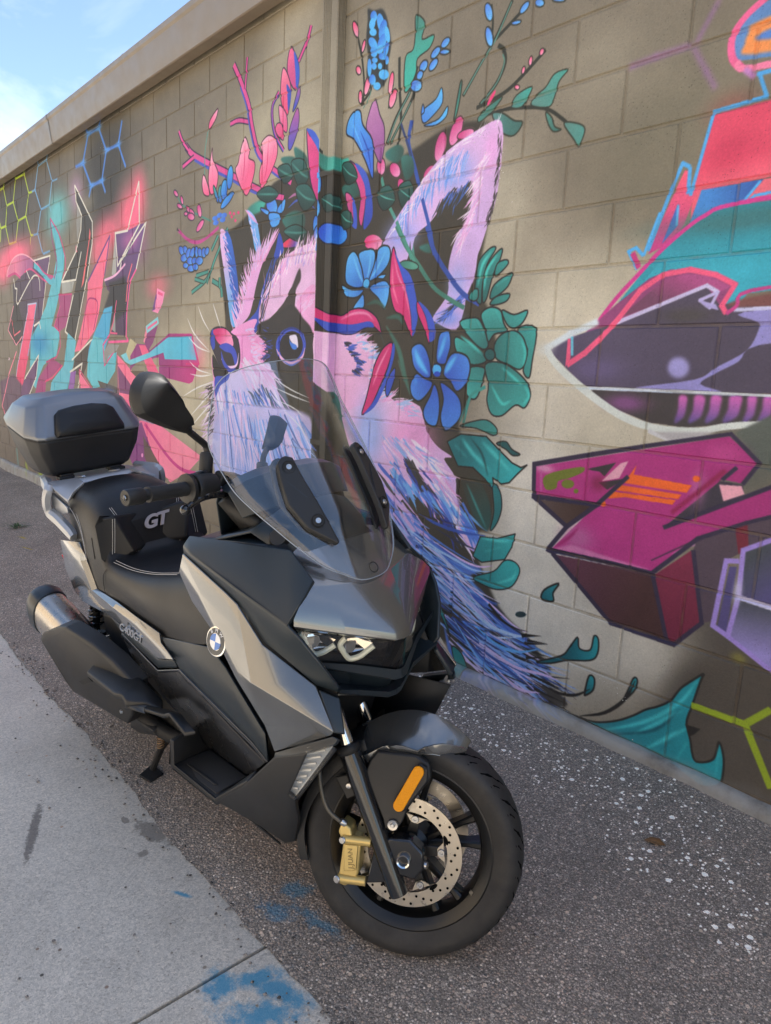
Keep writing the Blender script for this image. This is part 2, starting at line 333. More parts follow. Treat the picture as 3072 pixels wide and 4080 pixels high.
# ---------------------------------------------------------------- the painted building
# ---------------------------------------------------------------- mural painter
MX0,MX1,MZ0,MZ1,MPX=-10200,400,-60,3260,0.36     # wall millimetres covered, pixels per mm
MW,MH=int((MX1-MX0)*MPX),int((MZ1-MZ0)*MPX)
def spline(p,closed):
    p=np.asarray(p,float); n=len(p)
    if n<3: return p
    if closed: q=np.concatenate([p[-1:],p,p[:2]])
    else: q=np.concatenate([2*p[:1]-p[1:2],p,2*p[-1:]-p[-2:-1]])
    m=len(q)-3; out=[]
    for i in range(m):
        a,b,c,d=q[i:i+4]
        for t in (0,.25,.5,.75):
            out.append(.5*((2*b)+(c-a)*t+(2*a-5*b+4*c-d)*t*t+(3*b-a-3*c+d)*t**3))
    if not closed: out.append(p[-1])
    return np.array(out)
def cover(poly,pad):
    x0=max(int(poly[:,0].min()-pad)-1,0); x1=min(int(poly[:,0].max()+pad)+2,MW)
    y0=max(int(poly[:,1].min()-pad)-1,0); y1=min(int(poly[:,1].max()+pad)+2,MH)
    if x1<=x0 or y1<=y0: return None
    w,h=x1-x0,y1-y0; SS=2
    acc=np.zeros((h*SS,w+2),np.float32)
    P=poly-(x0,y0); Q=np.roll(P,-1,0)
    for (ax,ay),(bx,by) in zip(P,Q):
        if ay==by: continue
        s=1.0
        if ay>by: ax,ay,bx,by=bx,by,ax,ay; s=-1.0
        r0=max(int(math.ceil(ay*SS-.5)),0); r1=min(int(math.ceil(by*SS-.5)),h*SS)
        if r1<=r0: continue
        r=np.arange(r0,r1); xc=np.clip(ax+((r+.5)/SS-ay)*(bx-ax)/(by-ay),0,w)
        i=xc.astype(int); f=xc-i
        np.add.at(acc,(r,i),s*(1-f)); np.add.at(acc,(r,i+1),s*f)
    a=np.minimum(np.abs(np.cumsum(acc,1)[:,:w]),1).reshape(h,SS,w).mean(1)
    return a,x0,y0
def blur(a,s):
    k=max(int(s),1)
    for _ in range(2):
        for ax in (0,1):
            p=[(0,0),(0,0)]; p[ax]=(k+1,k)
            c=np.cumsum(np.pad(a,p,mode='edge'),ax)
            n=a.shape[ax]
            a=(np.take(c,range(2*k+1,2*k+1+n),ax)-np.take(c,range(0,n),ax))/(2*k+1)
    return a
def paint(data):
    img=np.empty((MH,MW,3),np.float32); img[:]=(127,118,101)
    rng=np.random.default_rng(5)
    T=lambda pts:(np.asarray(pts,float)-(MX0,MZ0))*MPX
    def comp(poly,soft,col,al):
        r=cover(poly,soft*2)
        if r is None: return
        a,x0,y0=r
        if soft>=.7: a=blur(a,soft)
        a=(a*al)[...,None]; v=img[y0:y0+a.shape[0],x0:x0+a.shape[1]]
        if isinstance(col,tuple) and len(col)==4:
            c1,c2,g0,g1=col; d=g1-g0; yy,xx=np.mgrid[y0:y0+a.shape[0],x0:x0+a.shape[1]]
            t=np.clip(((xx-g0[0])*d[0]+(yy-g0[1])*d[1])/max(d@d,1e-6),0,1)[...,None]
            c=np.asarray(c1,np.float32)*(1-t)+np.asarray(c2,np.float32)*t
        else: c=np.asarray(col,np.float32)
        v+= (c-v)*a
    def stroke(p,w,taper):
        n=len(p); d=np.gradient(p,axis=0); d/=np.maximum(np.hypot(d[:,0],d[:,1]),1e-6)[:,None]
        nn=np.stack([-d[:,1],d[:,0]],1); t=np.linspace(0,1,n)
        k=np.ones(n) if taper==0 else (1-t**1.5)*.95+.05 if taper==1 else np.sin(np.pi*np.clip(t,.03,.97))**.7
        h=(w*k/2)[:,None]
        return np.concatenate([p+nn*h,(p-nn*h)[::-1]])
    prs=lambda f:T(np.reshape(f,(-1,2)))
    for rec in data:
        ty=rec[0]
        if ty=='P':
            c,c2,s,k,al=MCOL[rec[1]],rec[2],rec[3],rec[4],rec[5]; pts=prs(rec[6]); poly=spline(pts,True) if k else pts
            comp(poly,s*MPX,(c,MCOL[c2])+tuple(prs(rec[7])) if c2>=0 else c,al)
            if len(rec)>8:
                lp=np.concatenate([poly,poly[:2]]); w=rec[9]*MPX
                if k: comp(stroke(lp,np.full(len(lp),w),0),.3,MCOL[rec[8]],1)
                else:
                    for i in range(len(poly)):
                        e=lp[i+1]-lp[i]; e=e/max(np.hypot(*e),1e-6)*w*.35; comp(stroke(np.array([lp[i]-e,lp[i+1]+e]),np.array([w,w]),0),.3,MCOL[rec[8]],1)
        elif ty=='L':
            c,g,s,k,al=MCOL[rec[1]],rec[2],rec[3],rec[4],rec[5]; pts=prs(rec[6]); cur,tp=k%10,k//10
            w=np.asarray(g if len(g)>1 else g*len(pts),float)*MPX
            if cur:
                p=spline(pts,False); w=np.interp(np.linspace(0,1,len(p)),np.linspace(0,1,len(w)),w); comp(stroke(p,w,tp),s*MPX,c,al)
            else:
                for i in range(len(pts)-1):
                    e=pts[i+1]-pts[i]; e=e/max(np.hypot(*e),1e-6)*w[i]*.35
                    comp(stroke(np.array([pts[i]-e*(i>0),pts[i+1]+e*(i<len(pts)-2)]),w[i:i+2],tp),s*MPX,c,al)
        elif ty=='B':
            c,al=MCOL[rec[1]],rec[2]; o=prs(rec[3])[0]; r=np.maximum(np.asarray(rec[3][2:],float)*MPX,2)
            x0,x1=max(int(o[0]-2.2*r[0]),0),min(int(o[0]+2.2*r[0])+1,MW); y0,y1=max(int(o[1]-2.2*r[1]),0),min(int(o[1]+2.2*r[1])+1,MH)
            if x1<=x0 or y1<=y0: continue
            yy,xx=np.mgrid[y0:y1,x0:x1]; a=np.exp(-1.3*((xx-o[0])/r[0])**2-1.3*((yy-o[1])/r[1])**2)
            a=(np.clip(a*1.25-.04,0,1)*al)[...,None].astype(np.float32); v=img[y0:y1,x0:x1]; v+=(np.asarray(c,np.float32)-v)*a
        else:
            _,cs,cnt,(ln,wd,seed,jit),pf,tf=rec; rg=np.random.default_rng(100+seed); pts=prs(pf); tip=prs(tf); m=len(pts)
            for j in range(cnt):
                u=rg.random()*(m-1); i=min(int(u),m-2); f=u-i
                b=pts[i]*(1-f)+pts[i+1]*f; d=(tip[i]-pts[i])*(1-f)+(tip[i+1]-pts[i+1])*f; d/=max(np.hypot(*d),1e-6)
                an=rg.normal()*jit*.5; d=np.array([d[0]*math.cos(an)-d[1]*math.sin(an),d[0]*math.sin(an)+d[1]*math.cos(an)])
                nrm=np.array([-d[1],d[0]]); L_=ln*MPX*(.45+.75*rg.random()); b=b+nrm*rg.normal()*ln*MPX*.12-d*L_*.25*rg.random()
                cv=rg.normal()*.12; tt=np.linspace(0,1,5)[:,None]; p=b+d*L_*tt+nrm*L_*cv*tt*tt
                comp(stroke(p,max(wd*MPX*(.6+.8*rg.random()),.9),2 if rg.random()<.6 else 1),0,MCOL[cs[rg.integers(len(cs))]],.92)
    # overspray and grain
    n=rng.normal(0,1,(MH,MW,1)).astype(np.float32)
    low=np.kron(rng.normal(0,1,(MH//12+1,MW//12+1)),np.ones((12,12)))[:MH,:MW,None]
    low=blur(low[...,0].astype(np.float32),7)[...,None]
    img*=1+.03*n+.02*low
    return np.clip(img,0,255)

MCOL=[(184,175,148),(178,168,146),(178,168,145),(196,186,158),(208,200,178),(224,218,202),(220,214,198),(190,182,160),(196,188,166),(200,192,170),(206,200,184),(124,118,98),(158,150,130),(76,70,62),(86,80,74),(96,98,90),(120,112,97),(62,59,53),(62,60,54),(62,58,52),(96,90,80),(128,119,104),(120,108,96),(170,160,138),(185,176,155),(86,79,70),(190,214,66),(120,172,214),(84,136,218),(96,160,230),(244,112,134),(176,140,165),(112,190,190),(150,95,140),(176,168,140),(226,126,152),(170,100,140),(104,78,106),(74,66,66),(66,60,56),(224,218,200),(240,170,180),(205,70,125),(215,80,130),(235,150,160),(232,110,120),(165,75,120),(102,186,196),(52,145,190),(212,78,130),(150,70,120),(96,182,196),(205,75,125),(73,69,63),(150,150,142),(164,164,155),(236,112,112),(240,120,140),(242,116,142),(232,86,130),(104,68,128),(170,50,110),(168,166,158),(112,80,128),(82,62,84),(60,57,57),(242,110,138),(200,110,160),(78,166,202),(104,190,200),(232,80,140),(70,100,95),(240,180,210),(240,92,150),(240,120,120),(150,150,145),(230,90,130),(238,107,136),(228,70,110),(190,190,215),(110,180,210),(110,75,110),(165,70,120),(225,75,125),(104,186,200),(80,72,66),(150,100,170),(240,120,150),(220,70,120),(92,84,76),(90,110,160),(244,122,150),(130,75,115),(150,148,142),(170,90,130),(247,146,184),(120,80,140),(232,90,135),(140,208,216),(235,110,145),(140,68,120),(244,150,170),(188,178,140),(146,62,122),(196,62,130),(96,84,70),(236,100,138),(88,186,212),(130,205,215),(170,150,185),(212,58,125),(240,106,150),(246,140,165),(132,64,124),(92,84,64),(205,62,135),(160,140,160),(235,150,200),(215,130,190),(230,200,210),(110,85,100),(240,130,150),(170,200,50),(110,170,165),(70,65,55),(120,112,94),(58,58,48),(92,136,122),(82,150,132),(76,140,122),(62,88,168),(58,70,110),(70,120,105),(80,134,122),(70,180,160),(58,60,48),(98,140,130),(80,165,150),(92,140,130),(70,170,155),(88,140,132),(70,110,102),(98,142,132),(85,150,140),(90,145,130),(70,120,110),(80,150,135),(60,110,100),(82,140,128),(70,120,108),(240,96,134),(248,170,195),(56,52,46),(228,70,120),(206,70,130),(240,150,195),(58,52,46),(92,140,226),(110,185,245),(60,60,50),(84,128,220),(110,190,245),(60,58,50),(60,62,60),(72,120,214),(90,180,240),(96,186,242),(82,150,228),(188,128,174),(150,90,150),(70,55,70),(66,112,214),(90,170,240),(48,46,50),(100,180,245),(48,80,180),(80,140,226),(100,190,245),(52,54,56),(240,112,150),(200,80,140),(60,52,70),(244,140,165),(235,80,125),(244,150,180),(230,90,140),(190,100,160),(90,90,190),(240,110,150),(210,80,130),(80,90,190),(72,102,205),(70,90,190),(58,50,72),(222,86,148),(84,92,190),(242,104,146),(248,180,200),(80,52,60),(224,66,118),(92,150,135),(70,160,150),(64,120,215),(56,56,52),(80,170,235),(84,140,225),(70,110,210),(80,140,125),(214,78,140),(235,140,180),(76,58,76),(190,74,140),(70,58,66),(226,74,124),(66,104,204),(92,160,232),(60,60,60),(60,70,62),(78,150,136),(66,122,112),(78,190,170),(58,84,76),(80,120,220),(52,50,56),(76,140,225),(84,150,230),(78,120,215),(230,70,100),(75,80,180),(70,90,170),(170,110,150),(232,88,140),(200,60,130),(52,42,70),(72,100,205),(86,170,240),(235,90,135),(246,160,190),(48,42,46),(60,60,52),(78,180,160),(64,120,216),(90,180,245),(48,46,56),(56,92,200),(70,150,235),(212,80,140),(56,46,66),(74,100,200),(60,80,180),(216,100,150),(180,70,130),(70,96,200),(222,70,130),(246,160,195),(58,102,96),(46,64,58),(44,44,38),(92,170,156),(226,184,228),(100,176,232),(66,110,200),(56,90,180),(66,110,205),(100,160,230),(60,80,160),(226,190,235),(150,184,236),(90,170,235),(160,190,240),(90,160,235),(230,205,240),(225,165,220),(232,172,222),(62,84,184),(237,192,229),(74,66,62),(239,172,218),(240,200,235),(236,165,215),(225,185,232),(238,170,220),(200,170,230),(250,225,240),(70,64,58),(60,84,170),(240,195,232),(238,160,210),(240,160,214),(242,190,228),(240,150,205),(225,200,240),(64,60,57),(62,58,56),(66,80,170),(218,198,232),(206,192,232),(228,208,240),(240,180,225),(150,170,228),(110,140,215),(245,235,245),(242,205,235),(235,225,245),(240,180,222),(66,70,110),(70,95,190),(235,225,235),(220,205,225),(215,180,225),(60,54,50),(208,192,232),(150,180,236),(100,140,220),(240,200,232),(80,95,160),(74,94,200),(54,50,50),(236,226,244),(74,130,225),(236,182,216),(100,130,220),(50,60,130),(60,54,60),(52,46,60),(60,78,180),(214,56,118),(245,150,190),(70,84,190),(238,200,236),(54,50,48),(66,84,190),(232,230,226),(238,192,228),(240,170,215),(237,190,229),(214,180,232),(120,175,235),(244,215,240),(235,175,222),(150,190,238),(64,76,150),(60,58,62),(70,100,200),(242,205,236),(236,170,220),(170,195,238),(240,205,236),(232,170,222),(245,230,245),(200,180,235),(64,60,58),(58,70,150),(70,66,60),(120,180,240),(90,130,220),(215,180,230),(120,150,225),(84,110,200),(70,66,66),(170,190,238),(96,124,196),(86,120,200),(46,44,44),(56,58,80),(60,90,180),(110,160,232),(84,128,216),(70,100,196),(150,190,240),(225,215,242),(205,190,238),(170,205,244),(46,42,40),(170,205,246),(228,196,238),(205,225,245),(140,190,242),(140,190,240),(190,170,230),(44,41,38),(70,66,62),(90,140,222),(150,185,240),(215,200,240),(60,80,150),(190,215,245),(110,180,240),(220,195,238),(215,190,235),(36,106,116),(50,160,165),(40,60,64),(44,134,144),(40,150,158),(72,196,200),(28,80,92),(150,170,44),(226,184,229),(206,176,230),(120,165,236),(236,165,222),(150,165,235),(150,175,238),(120,150,230),(72,110,200),(226,190,232),(236,175,226),(245,225,245),(228,195,234),(150,180,238),(110,155,232),(60,56,50),(62,58,54),(90,120,215),(60,84,164),(72,128,112),(70,130,116),(92,160,140),(52,50,44),(62,116,208),(98,180,242),(48,46,44),(112,196,246),(84,176,232),(50,60,90),(52,106,102),(70,170,162),(80,206,196),(46,92,90),(52,76,180),(96,188,246),(84,178,240),(36,36,70),(50,80,190),(50,100,96),(62,150,142),(84,208,196),(58,112,108),(66,150,142),(66,150,140),(70,120,112),(42,112,116),(62,182,182),(84,206,202),(34,66,66),(48,96,96),(56,88,82),(48,120,120),(70,150,145),(50,140,140),(64,176,172),(50,142,142),(66,184,178),(92,214,204),(44,126,126),(44,130,130),(216,60,122),(44,36,44),(66,92,196),(244,150,190),(240,120,160),(66,90,192),(214,62,124),(44,36,50),(62,86,190),(212,58,120),(44,34,52),(64,90,196),(246,150,185),(64,88,190),(72,112,98),(92,150,130),(70,110,120),(66,100,88),(64,96,84),(150,114,152),(98,138,190),(235,146,82),(88,130,200),(234,104,150),(240,130,165),(190,130,190),(150,80,70),(226,80,106),(236,100,120),(200,60,90),(72,138,208),(60,96,170),(236,110,125),(88,178,240),(238,96,122),(200,70,135),(70,110,190),(86,166,226),(96,176,230),(54,138,150),(64,176,196),(70,118,118),(212,66,145),(190,62,132),(205,66,130),(58,160,176),(150,76,122),(92,82,106),(84,76,92),(176,84,136),(120,74,100),(80,76,66),(112,98,140),(128,84,80),(152,146,206),(164,158,214),(205,195,230),(190,180,225),(175,165,215),(200,200,232),(72,66,66),(140,84,140),(206,106,182),(110,88,150),(216,226,234),(214,220,212),(214,224,228),(214,218,212),(205,205,205),(180,176,176),(112,190,215),(242,96,134),(205,72,140),(94,100,92),(88,74,84),(122,46,60),(190,62,135),(172,54,122),(66,60,70),(66,60,62),(205,120,170),(236,180,205),(130,40,70),(206,130,180),(206,84,150),(150,40,84),(170,44,110),(226,150,190),(200,100,160),(240,172,190),(242,172,186),(120,128,52),(246,108,48),(104,62,78),(78,52,50),(130,50,74),(118,44,66),(98,80,74),(78,58,50),(214,140,190),(86,54,80),(60,52,72),(74,78,84),(92,86,132),(82,84,96),(158,146,208),(88,80,128),(166,142,216),(214,208,236),(214,208,240),(190,180,60)]
MURAL=[
("B",0,0.85,[-3433,2458,696,415]),
("B",1,0.7,[-2708,2430,379,355]),
("B",2,0.7,[-4049,1743,488,238]),
("B",3,0.9,[-4530,1151,846,564]),
("B",4,1,[-1557,1426,399,375]),
("B",5,1,[-1569,828,417,501]),
("B",6,1,[-1554,355,426,331]),
("B",7,0.8,[-1920,1899,227,308]),
("B",8,0.8,[-1377,1606,263,148]),
("B",9,0.9,[-1315,1089,287,172]),
("B",10,0.9,[-1124,377,232,159]),
("B",11,0.75,[-1248,1997,320,318]),
("B",12,0.5,[-1553,2289,276,200]),
("B",13,1,[-778,246,248,209]),
("B",14,0.9,[-816,521,175,156]),
("B",15,0.9,[-882,1056,137,120]),
("B",16,0.7,[-5032,2995,1122,315]),
("B",17,0.8,[-5982,2817,635,404]),
("B",18,0.7,[-6005,2525,410,338]),
("B",19,0.75,[-8580,2890,1103,568]),
("B",20,0.6,[-7537,2853,838,352]),
("B",21,0.6,[-5325,2204,468,280]),
("B",22,0.7,[-9076,339,1841,931]),
("B",23,0.5,[-3326,2744,322,395]),
("B",24,0.4,[-3337,2999,259,162]),
("P",25,-1,35.6,1,0.95,[-1084,58,-1032,228,-981,381,-877,460,-702,487,-631,-19,-898,6]),
("L",26,[23],4.6,0,1,[-8947,3167,-9012,3085,-9157,3084]),
("L",26,[23,23,22,21,20,20,21,21,22],4.6,0,1,[-9012,3085,-8912,2886,-8653,2888,-8525,3098,-8205,3088,-8079,2892,-8221,2690,-8503,2681,-8653,2888]),
("L",26,[21],4.3,0,1,[-8544,3145,-8525,3094]),
("L",26,[21,20],4.1,0,1,[-8199,3123,-8205,3088]),
("L",26,[20,19],4.1,0,1,[-8079,2892,-7950,2885]),
("L",26,[23,24,24,24],4.6,0,1,[-8912,2886,-9001,2688,-9212,2689,-9232,2747]),
("L",26,[24,23,22,21],4.8,0,1,[-9001,2688,-8886,2487,-8629,2484,-8503,2681]),
("L",26,[21],4.1,0,1,[-8221,2690,-8068,2492,-8110,2402]),
("L",26,[21,20],4.2,0,1,[-8068,2492,-7991,2483]),
("L",26,[24,25],4.9,0,1,[-9212,2689,-9259,2549]),
("L",27,[19,19,18,17],5,0,1,[-7733,3137,-7730,3083,-7467,3089,-7398,3167]),
("L",27,[19,20,20,19,17,18],5.1,0,1,[-7730,3083,-7860,2887,-7694,2685,-7432,2690,-7326,2883,-7467,3089]),
("L",27,[17,18],4.6,0,1,[-7326,2883,-7172,2878]),
("L",27,[20],5.3,0,1,[-7860,2887,-7975,2887]),
("L",27,[20,19,20],5.2,0,1,[-7694,2685,-7837,2480,-7695,2277]),
("L",27,[19,18],5.1,0,1,[-7432,2690,-7384,2623]),
("L",27,[19,20],5.1,0,1,[-7837,2480,-7991,2483]),
("L",27,[20,18],5.2,0,1,[-7695,2277,-7478,2284]),
("L",28,[26,26,24,24],5.9,0,1,[-6428,3168,-6347,3083,-6108,3078,-6053,3143]),
("L",28,[26,27,26,25,24,24],5.9,0,1,[-6347,3083,-6493,2887,-6314,2683,-6074,2684,-5960,2885,-6108,3078]),
("L",28,[24,23,23],5.5,0,1,[-5960,2885,-5712,2881,-5629,3030]),
("L",28,[23],5.3,0,1,[-5712,2881,-5576,2699]),
("L",28,[27],6.2,0,1,[-6493,2887,-6681,2890]),
("L",28,[26],6,0,1,[-6314,2683,-6375,2604]),
("L",28,[25],5.7,0,1,[-6074,2684,-6000,2584]),
("B",29,0.8,[-6347,3083,76,24]),
("B",29,0.8,[-6108,3078,72,23]),
("B",29,0.8,[-5960,2885,69,23]),
("B",29,0.8,[-5712,2881,64,23]),
("B",29,0.8,[-6493,2887,79,26]),
("B",29,0.8,[-6314,2683,76,25]),
("B",29,0.8,[-6074,2684,71,24]),
("B",30,1,[-8690,2351,739,166]),
("B",30,0.9,[-9224,2237,341,175]),
("B",30,0.95,[-5512,2345,273,220]),
("B",30,0.8,[-5352,2492,144,157]),
("B",30,0.8,[-5957,2280,307,153]),
("B",30,0.8,[-6148,2154,238,158]),
("B",30,0.55,[-5047,1813,201,93]),
("B",30,0.5,[-4462,1328,173,124]),
("B",31,0.7,[-6687,2682,201,163]),
("B",32,0.95,[-7221,2575,338,198]),
("B",33,0.5,[-5346,2117,169,151]),
("B",34,0.3,[-6428,2569,190,63]),
("P",35,36,0,1,1,[-9065,2160,-8899,2270,-8639,2339,-8379,2336,-8096,2265,-7831,2171,-7622,2079,-7415,2040,-7380,1988,-7506,1990,-7716,2041,-7974,2137,-8184,2172,-8362,2152,-8525,2102,-8727,2165],[-8646,2305,-8268,2112]),
("P",37,38,0,0,1,[-8027,2246,-7470,2241,-7657,1993,-7753,1792,-7872,1611,-8594,1440,-8873,1412,-9127,1578,-8843,1850,-8829,2065,-8259,2165,-8065,2163],[-7782,2193,-8831,1632]),
("P",39,-1,0,0,1,[-8791,1834,-8651,1856,-8508,1625,-8801,1500,-9034,1607]),
("L",40,[17,16,16,17,17],0,0,1,[-8028,2242,-7470,2241,-7631,2016,-7751,1805,-7847,1624]),
("L",41,[17,17,16,16,15,14],0,1,1,[-9065,2160,-8992,2234,-8749,2328,-8429,2341,-8095,2268,-7663,2095]),
("L",42,[26,25,24],0,1,1,[-9008,2156,-8726,2169,-8524,2109]),
("L",43,[21,20,19,18],0,1,1,[-8361,2156,-8112,2167,-7759,2050,-7444,1979]),
("L",40,[17,17,17,18,19],0,1,1,[-7844,1939,-7850,2044,-7958,2096,-8154,2063,-8680,1843]),
("L",40,[19],0,0,1,[-8680,1843,-8729,1874,-8676,2006,-8755,2018,-8790,2120]),
("L",40,[16,15],0,0,1,[-8284,2167,-8177,2072]),
("L",44,[17,18,17,16],0,0,1,[-8846,1836,-9127,1578,-8818,1412,-8556,1505]),
("L",45,[17],0,0,1,[-8959,1694,-8881,1515,-8625,1563]),
("P",46,-1,0,0,1,[-7273,1871,-6887,1863,-7031,1593,-7276,1536,-7434,1589,-7246,1771]),
("P",47,-1,0,0,1,[-7425,2565,-7203,2408,-7054,2204,-7086,2100,-7230,1893,-7350,1750,-7519,1591,-7313,1562,-7281,1498,-7409,1308,-7561,1286,-7841,1209,-8051,1066,-8140,964,-8258,1002,-8335,1142,-8228,1481,-7964,1613,-7665,1788,-7416,2027,-7269,2211,-7330,2362]),
("B",48,0.9,[-7947,1424,361,136]),
("L",49,[18,17,17,17,17],0,1,1,[-7424,2571,-7166,2392,-7036,2191,-7049,2086,-7162,1962]),
("L",50,[20,20,19,20],0,1,1,[-7418,2552,-7390,2368,-7275,2163,-7375,2025]),
("L",51,[53,52,50,50],0,1,1,[-8011,2198,-7793,2123,-7504,2002,-7375,2025]),
("L",42,[17,16,16],0,1,1,[-7915,2217,-7663,2095,-7393,2044]),
("L",52,[18,16],0,0,1,[-7273,1871,-6887,1860]),
("L",52,[17,18,18,18,19,20],0,0,1,[-7226,1770,-7434,1589,-7276,1536,-7273,1398,-7411,1295,-7744,1244]),
("P",53,-1,0,0,1,[-6715,2752,-6313,2416,-6330,2236,-6409,2081,-6570,1812,-6859,1446,-7116,1534,-6854,1826,-6748,1959,-7141,1973,-6816,2160,-6582,2372,-6571,2480,-6696,2606]),
("P",54,-1,0,0,0.8,[-6678,2604,-6598,2549,-6581,2449,-6694,2295,-6707,2442]),
("P",55,-1,0,0,1,[-7160,1974,-6809,1963,-6885,1874,-7153,1874]),
("P",56,-1,0,0,1,[-6382,2365,-6420,2245,-6631,1895,-6565,1936,-6412,2223,-6361,2315]),
("P",57,-1,0,0,1,[-6733,2266,-6704,2206,-6758,2195]),
("L",40,[18,16,17,17,19,20,18],0,0,1,[-6715,2752,-6314,2405,-6330,2236,-6487,1965,-6859,1446,-7116,1534,-6851,1849]),
("L",40,[18,18,17,17,18,19,18,17],0,0,1,[-6715,2752,-6694,2617,-6570,2491,-6599,2374,-6739,2210,-7159,1980,-6765,1974,-6600,2197]),
("P",58,-1,0,0,1,[-5930,2247,-6000,2099,-6088,1949,-6201,1707,-6328,1533,-6686,1362,-6870,1349,-6706,1516,-6508,1753,-6456,1941]),
("B",59,0.6,[-6415,1670,163,135]),
("L",60,[18,16,16],0,0,1,[-6456,1941,-5930,2252,-6066,1958]),
("L",61,[14,14,13,13,14],0,1,1,[-6681,1410,-6508,1753,-6370,1797,-6239,1741,-6361,1534]),
("P",62,-1,0,0,1,[-5815,2254,-5775,2019,-5851,1943,-5908,1957]),
("P",63,64,0,0,1,[-5815,2259,-5570,2251,-5339,2267,-5241,2265,-5336,2078,-5417,1961,-5539,1871,-5602,1705,-5642,1481,-5986,1495,-5921,1569,-5793,1754,-6020,1849,-6074,1927,-5807,1960],[-5469,2197,-5834,1567]),
("P",65,-1,13.7,0,1,[-5986,1900,-5616,1926,-5626,1665,-5802,1609,-6013,1539,-6124,1682,-5961,1835]),
("P",66,-1,4.5,0,1,[-5345,2546,-5348,2282,-5548,2256]),
("B",67,0.6,[-5522,2174,178,68]),
("P",68,-1,5.5,0,1,[-6226,1598,-6092,1703,-5911,1717,-6019,1463,-6120,1354,-6065,1255,-6227,1207,-6500,1118,-6550,1316,-6400,1466,-6329,1522]),
("P",69,-1,0,0,1,[-6516,1317,-6365,1489,-6143,1453,-6091,1321,-5848,1355,-5888,1204,-6078,1087,-6405,1040,-6567,1139]),
("L",70,[16,17,17,16],0,0,1,[-5846,1387,-6128,1242,-6146,1409,-5986,1495]),
("L",40,[16,17,18,18,16,17,17],0,0,1,[-5337,2563,-5570,2251,-5815,2259,-5781,2014,-5229,2268,-5348,2070,-5417,1961]),
("L",40,[16,16,18],0,0,1,[-5337,2563,-5346,2268,-5746,2036]),
("L",71,[8],0,0,1,[-5365,2242,-5677,2031]),
("L",72,[18,19,20],0,1,1,[-5624,2016,-5837,1947,-6074,1924]),
("L",40,[17],0,0,1,[-5705,2033,-5735,1985]),
("L",73,[17,17,19,19,18,20],0,0,1,[-5417,1961,-5538,1881,-5618,1665,-5643,1471,-5604,1439,-6021,1433]),
("L",74,[15],0,0,1,[-5492,2006,-5577,1904,-5627,1736]),
("P",75,-1,0,0,1,[-5953,1538,-5862,1663,-5861,1504]),
("L",76,[14,14,15,14],0,0,1,[-5821,1755,-5905,1590,-5971,1506,-5824,1499]),
("P",77,78,0,0,1,[-8268,1826,-7977,1827,-8103,1643,-8326,1341,-8624,988,-8753,878,-8962,959,-8804,1190,-8529,1512,-8305,1759],[-8181,1755,-8736,968]),
("L",79,[15,16,16,17,18],0,0,1,[-7977,1827,-8293,1827,-8305,1759,-8804,1190,-8962,959]),
("L",80,[15,15,16],0,0,1,[-7977,1827,-8133,1603,-8385,1298]),
("L",40,[20,20,19],0,0,1,[-8109,1603,-7914,1639,-7878,1571]),
("P",81,-1,0,0,1,[-8501,1080,-7988,1316,-8120,1092,-8379,882,-8768,793,-8919,885,-8683,956]),
("L",40,[20,18,18,19],0,0,1,[-8559,1049,-7989,1309,-8105,1092,-8405,880]),
("P",82,-1,0,0,1,[-8051,1066,-7561,1286,-7235,1221,-7773,1048,-7849,845,-8172,920]),
("L",83,[20,19,18],0,0,1,[-7819,1047,-7566,1095,-7235,1221]),
("P",84,-1,0,0,1,[-7594,1055,-7194,1222,-7040,1520,-6822,1446,-6921,1227,-7145,969,-7653,945]),
("P",85,-1,0,0,1,[-6874,1313,-6472,1421,-6558,1234,-6674,1136,-6929,1153]),
("L",40,[17,16],0,0,1,[-6954,1275,-6401,1461]),
("L",40,[20,19,19],0,0,1,[-7024,1163,-6680,1250,-6835,984]),
("P",86,-1,0,0,1,[-7005,1163,-6851,1180,-6949,979,-7105,971]),
("P",87,-1,0,0,1,[-6777,1181,-6409,1004,-6725,989]),
("L",88,[13,13,12],0,0,1,[-6761,988,-6758,1194,-6407,1016]),
("P",89,-1,0,0,1,[-6299,1113,-5868,1074,-5504,1047,-5758,964,-6150,971]),
("B",90,0.7,[-6051,1033,152,45]),
("P",91,-1,0,0,1,[-5835,1334,-5444,1174,-5222,994,-5817,961]),
("P",92,-1,0,0,1,[-5827,1248,-5542,1088,-5532,1025,-5812,1033]),
("P",93,-1,0,0,1,[-6022,1420,-5787,1409,-5848,1366,-6030,1321,-6097,1243,-6135,1354]),
("L",94,[10,11],0,0,1,[-5843,1355,-5844,988]),
("P",95,-1,0,0,1,[-5048,1803,-4924,1769,-4960,1697,-5042,1630,-5142,1648]),
("P",96,-1,0,0,1,[-5052,1796,-5099,1656,-5147,1650]),
("L",97,[19],0,0,1,[-5037,1773,-4958,1752]),
("P",98,-1,0,0,1,[-5261,1545,-5043,1607,-5028,1559,-5246,1491]),
("L",99,[18],0,0,1,[-5230,1527,-5056,1573]),
("P",100,-1,0,0,1,[-5246,1491,-5045,1546,-5132,1427,-5219,1369,-5291,1428]),
("P",101,-1,0,0,1,[-5261,1545,-5239,1491,-5289,1423,-5308,1433]),
("P",102,-1,0,0,1,[-5562,1460,-5432,1418,-5572,1285,-5679,1325]),
("P",103,104,0,0,1,[-4865,1487,-4509,1482,-4403,1290,-4503,1167,-4554,1152,-5034,1187,-5041,1322,-5465,1276,-5576,1212,-5569,1326,-5432,1418,-5254,1413,-5195,1369],[-5087,1360,-4502,1230]),
("P",105,-1,0,0,1,[-5576,1212,-5313,1218,-5265,1159,-5471,1173]),
("P",106,-1,0,0,1,[-5393,1408,-5274,1408,-5011,1187,-5190,1172,-5333,1328]),
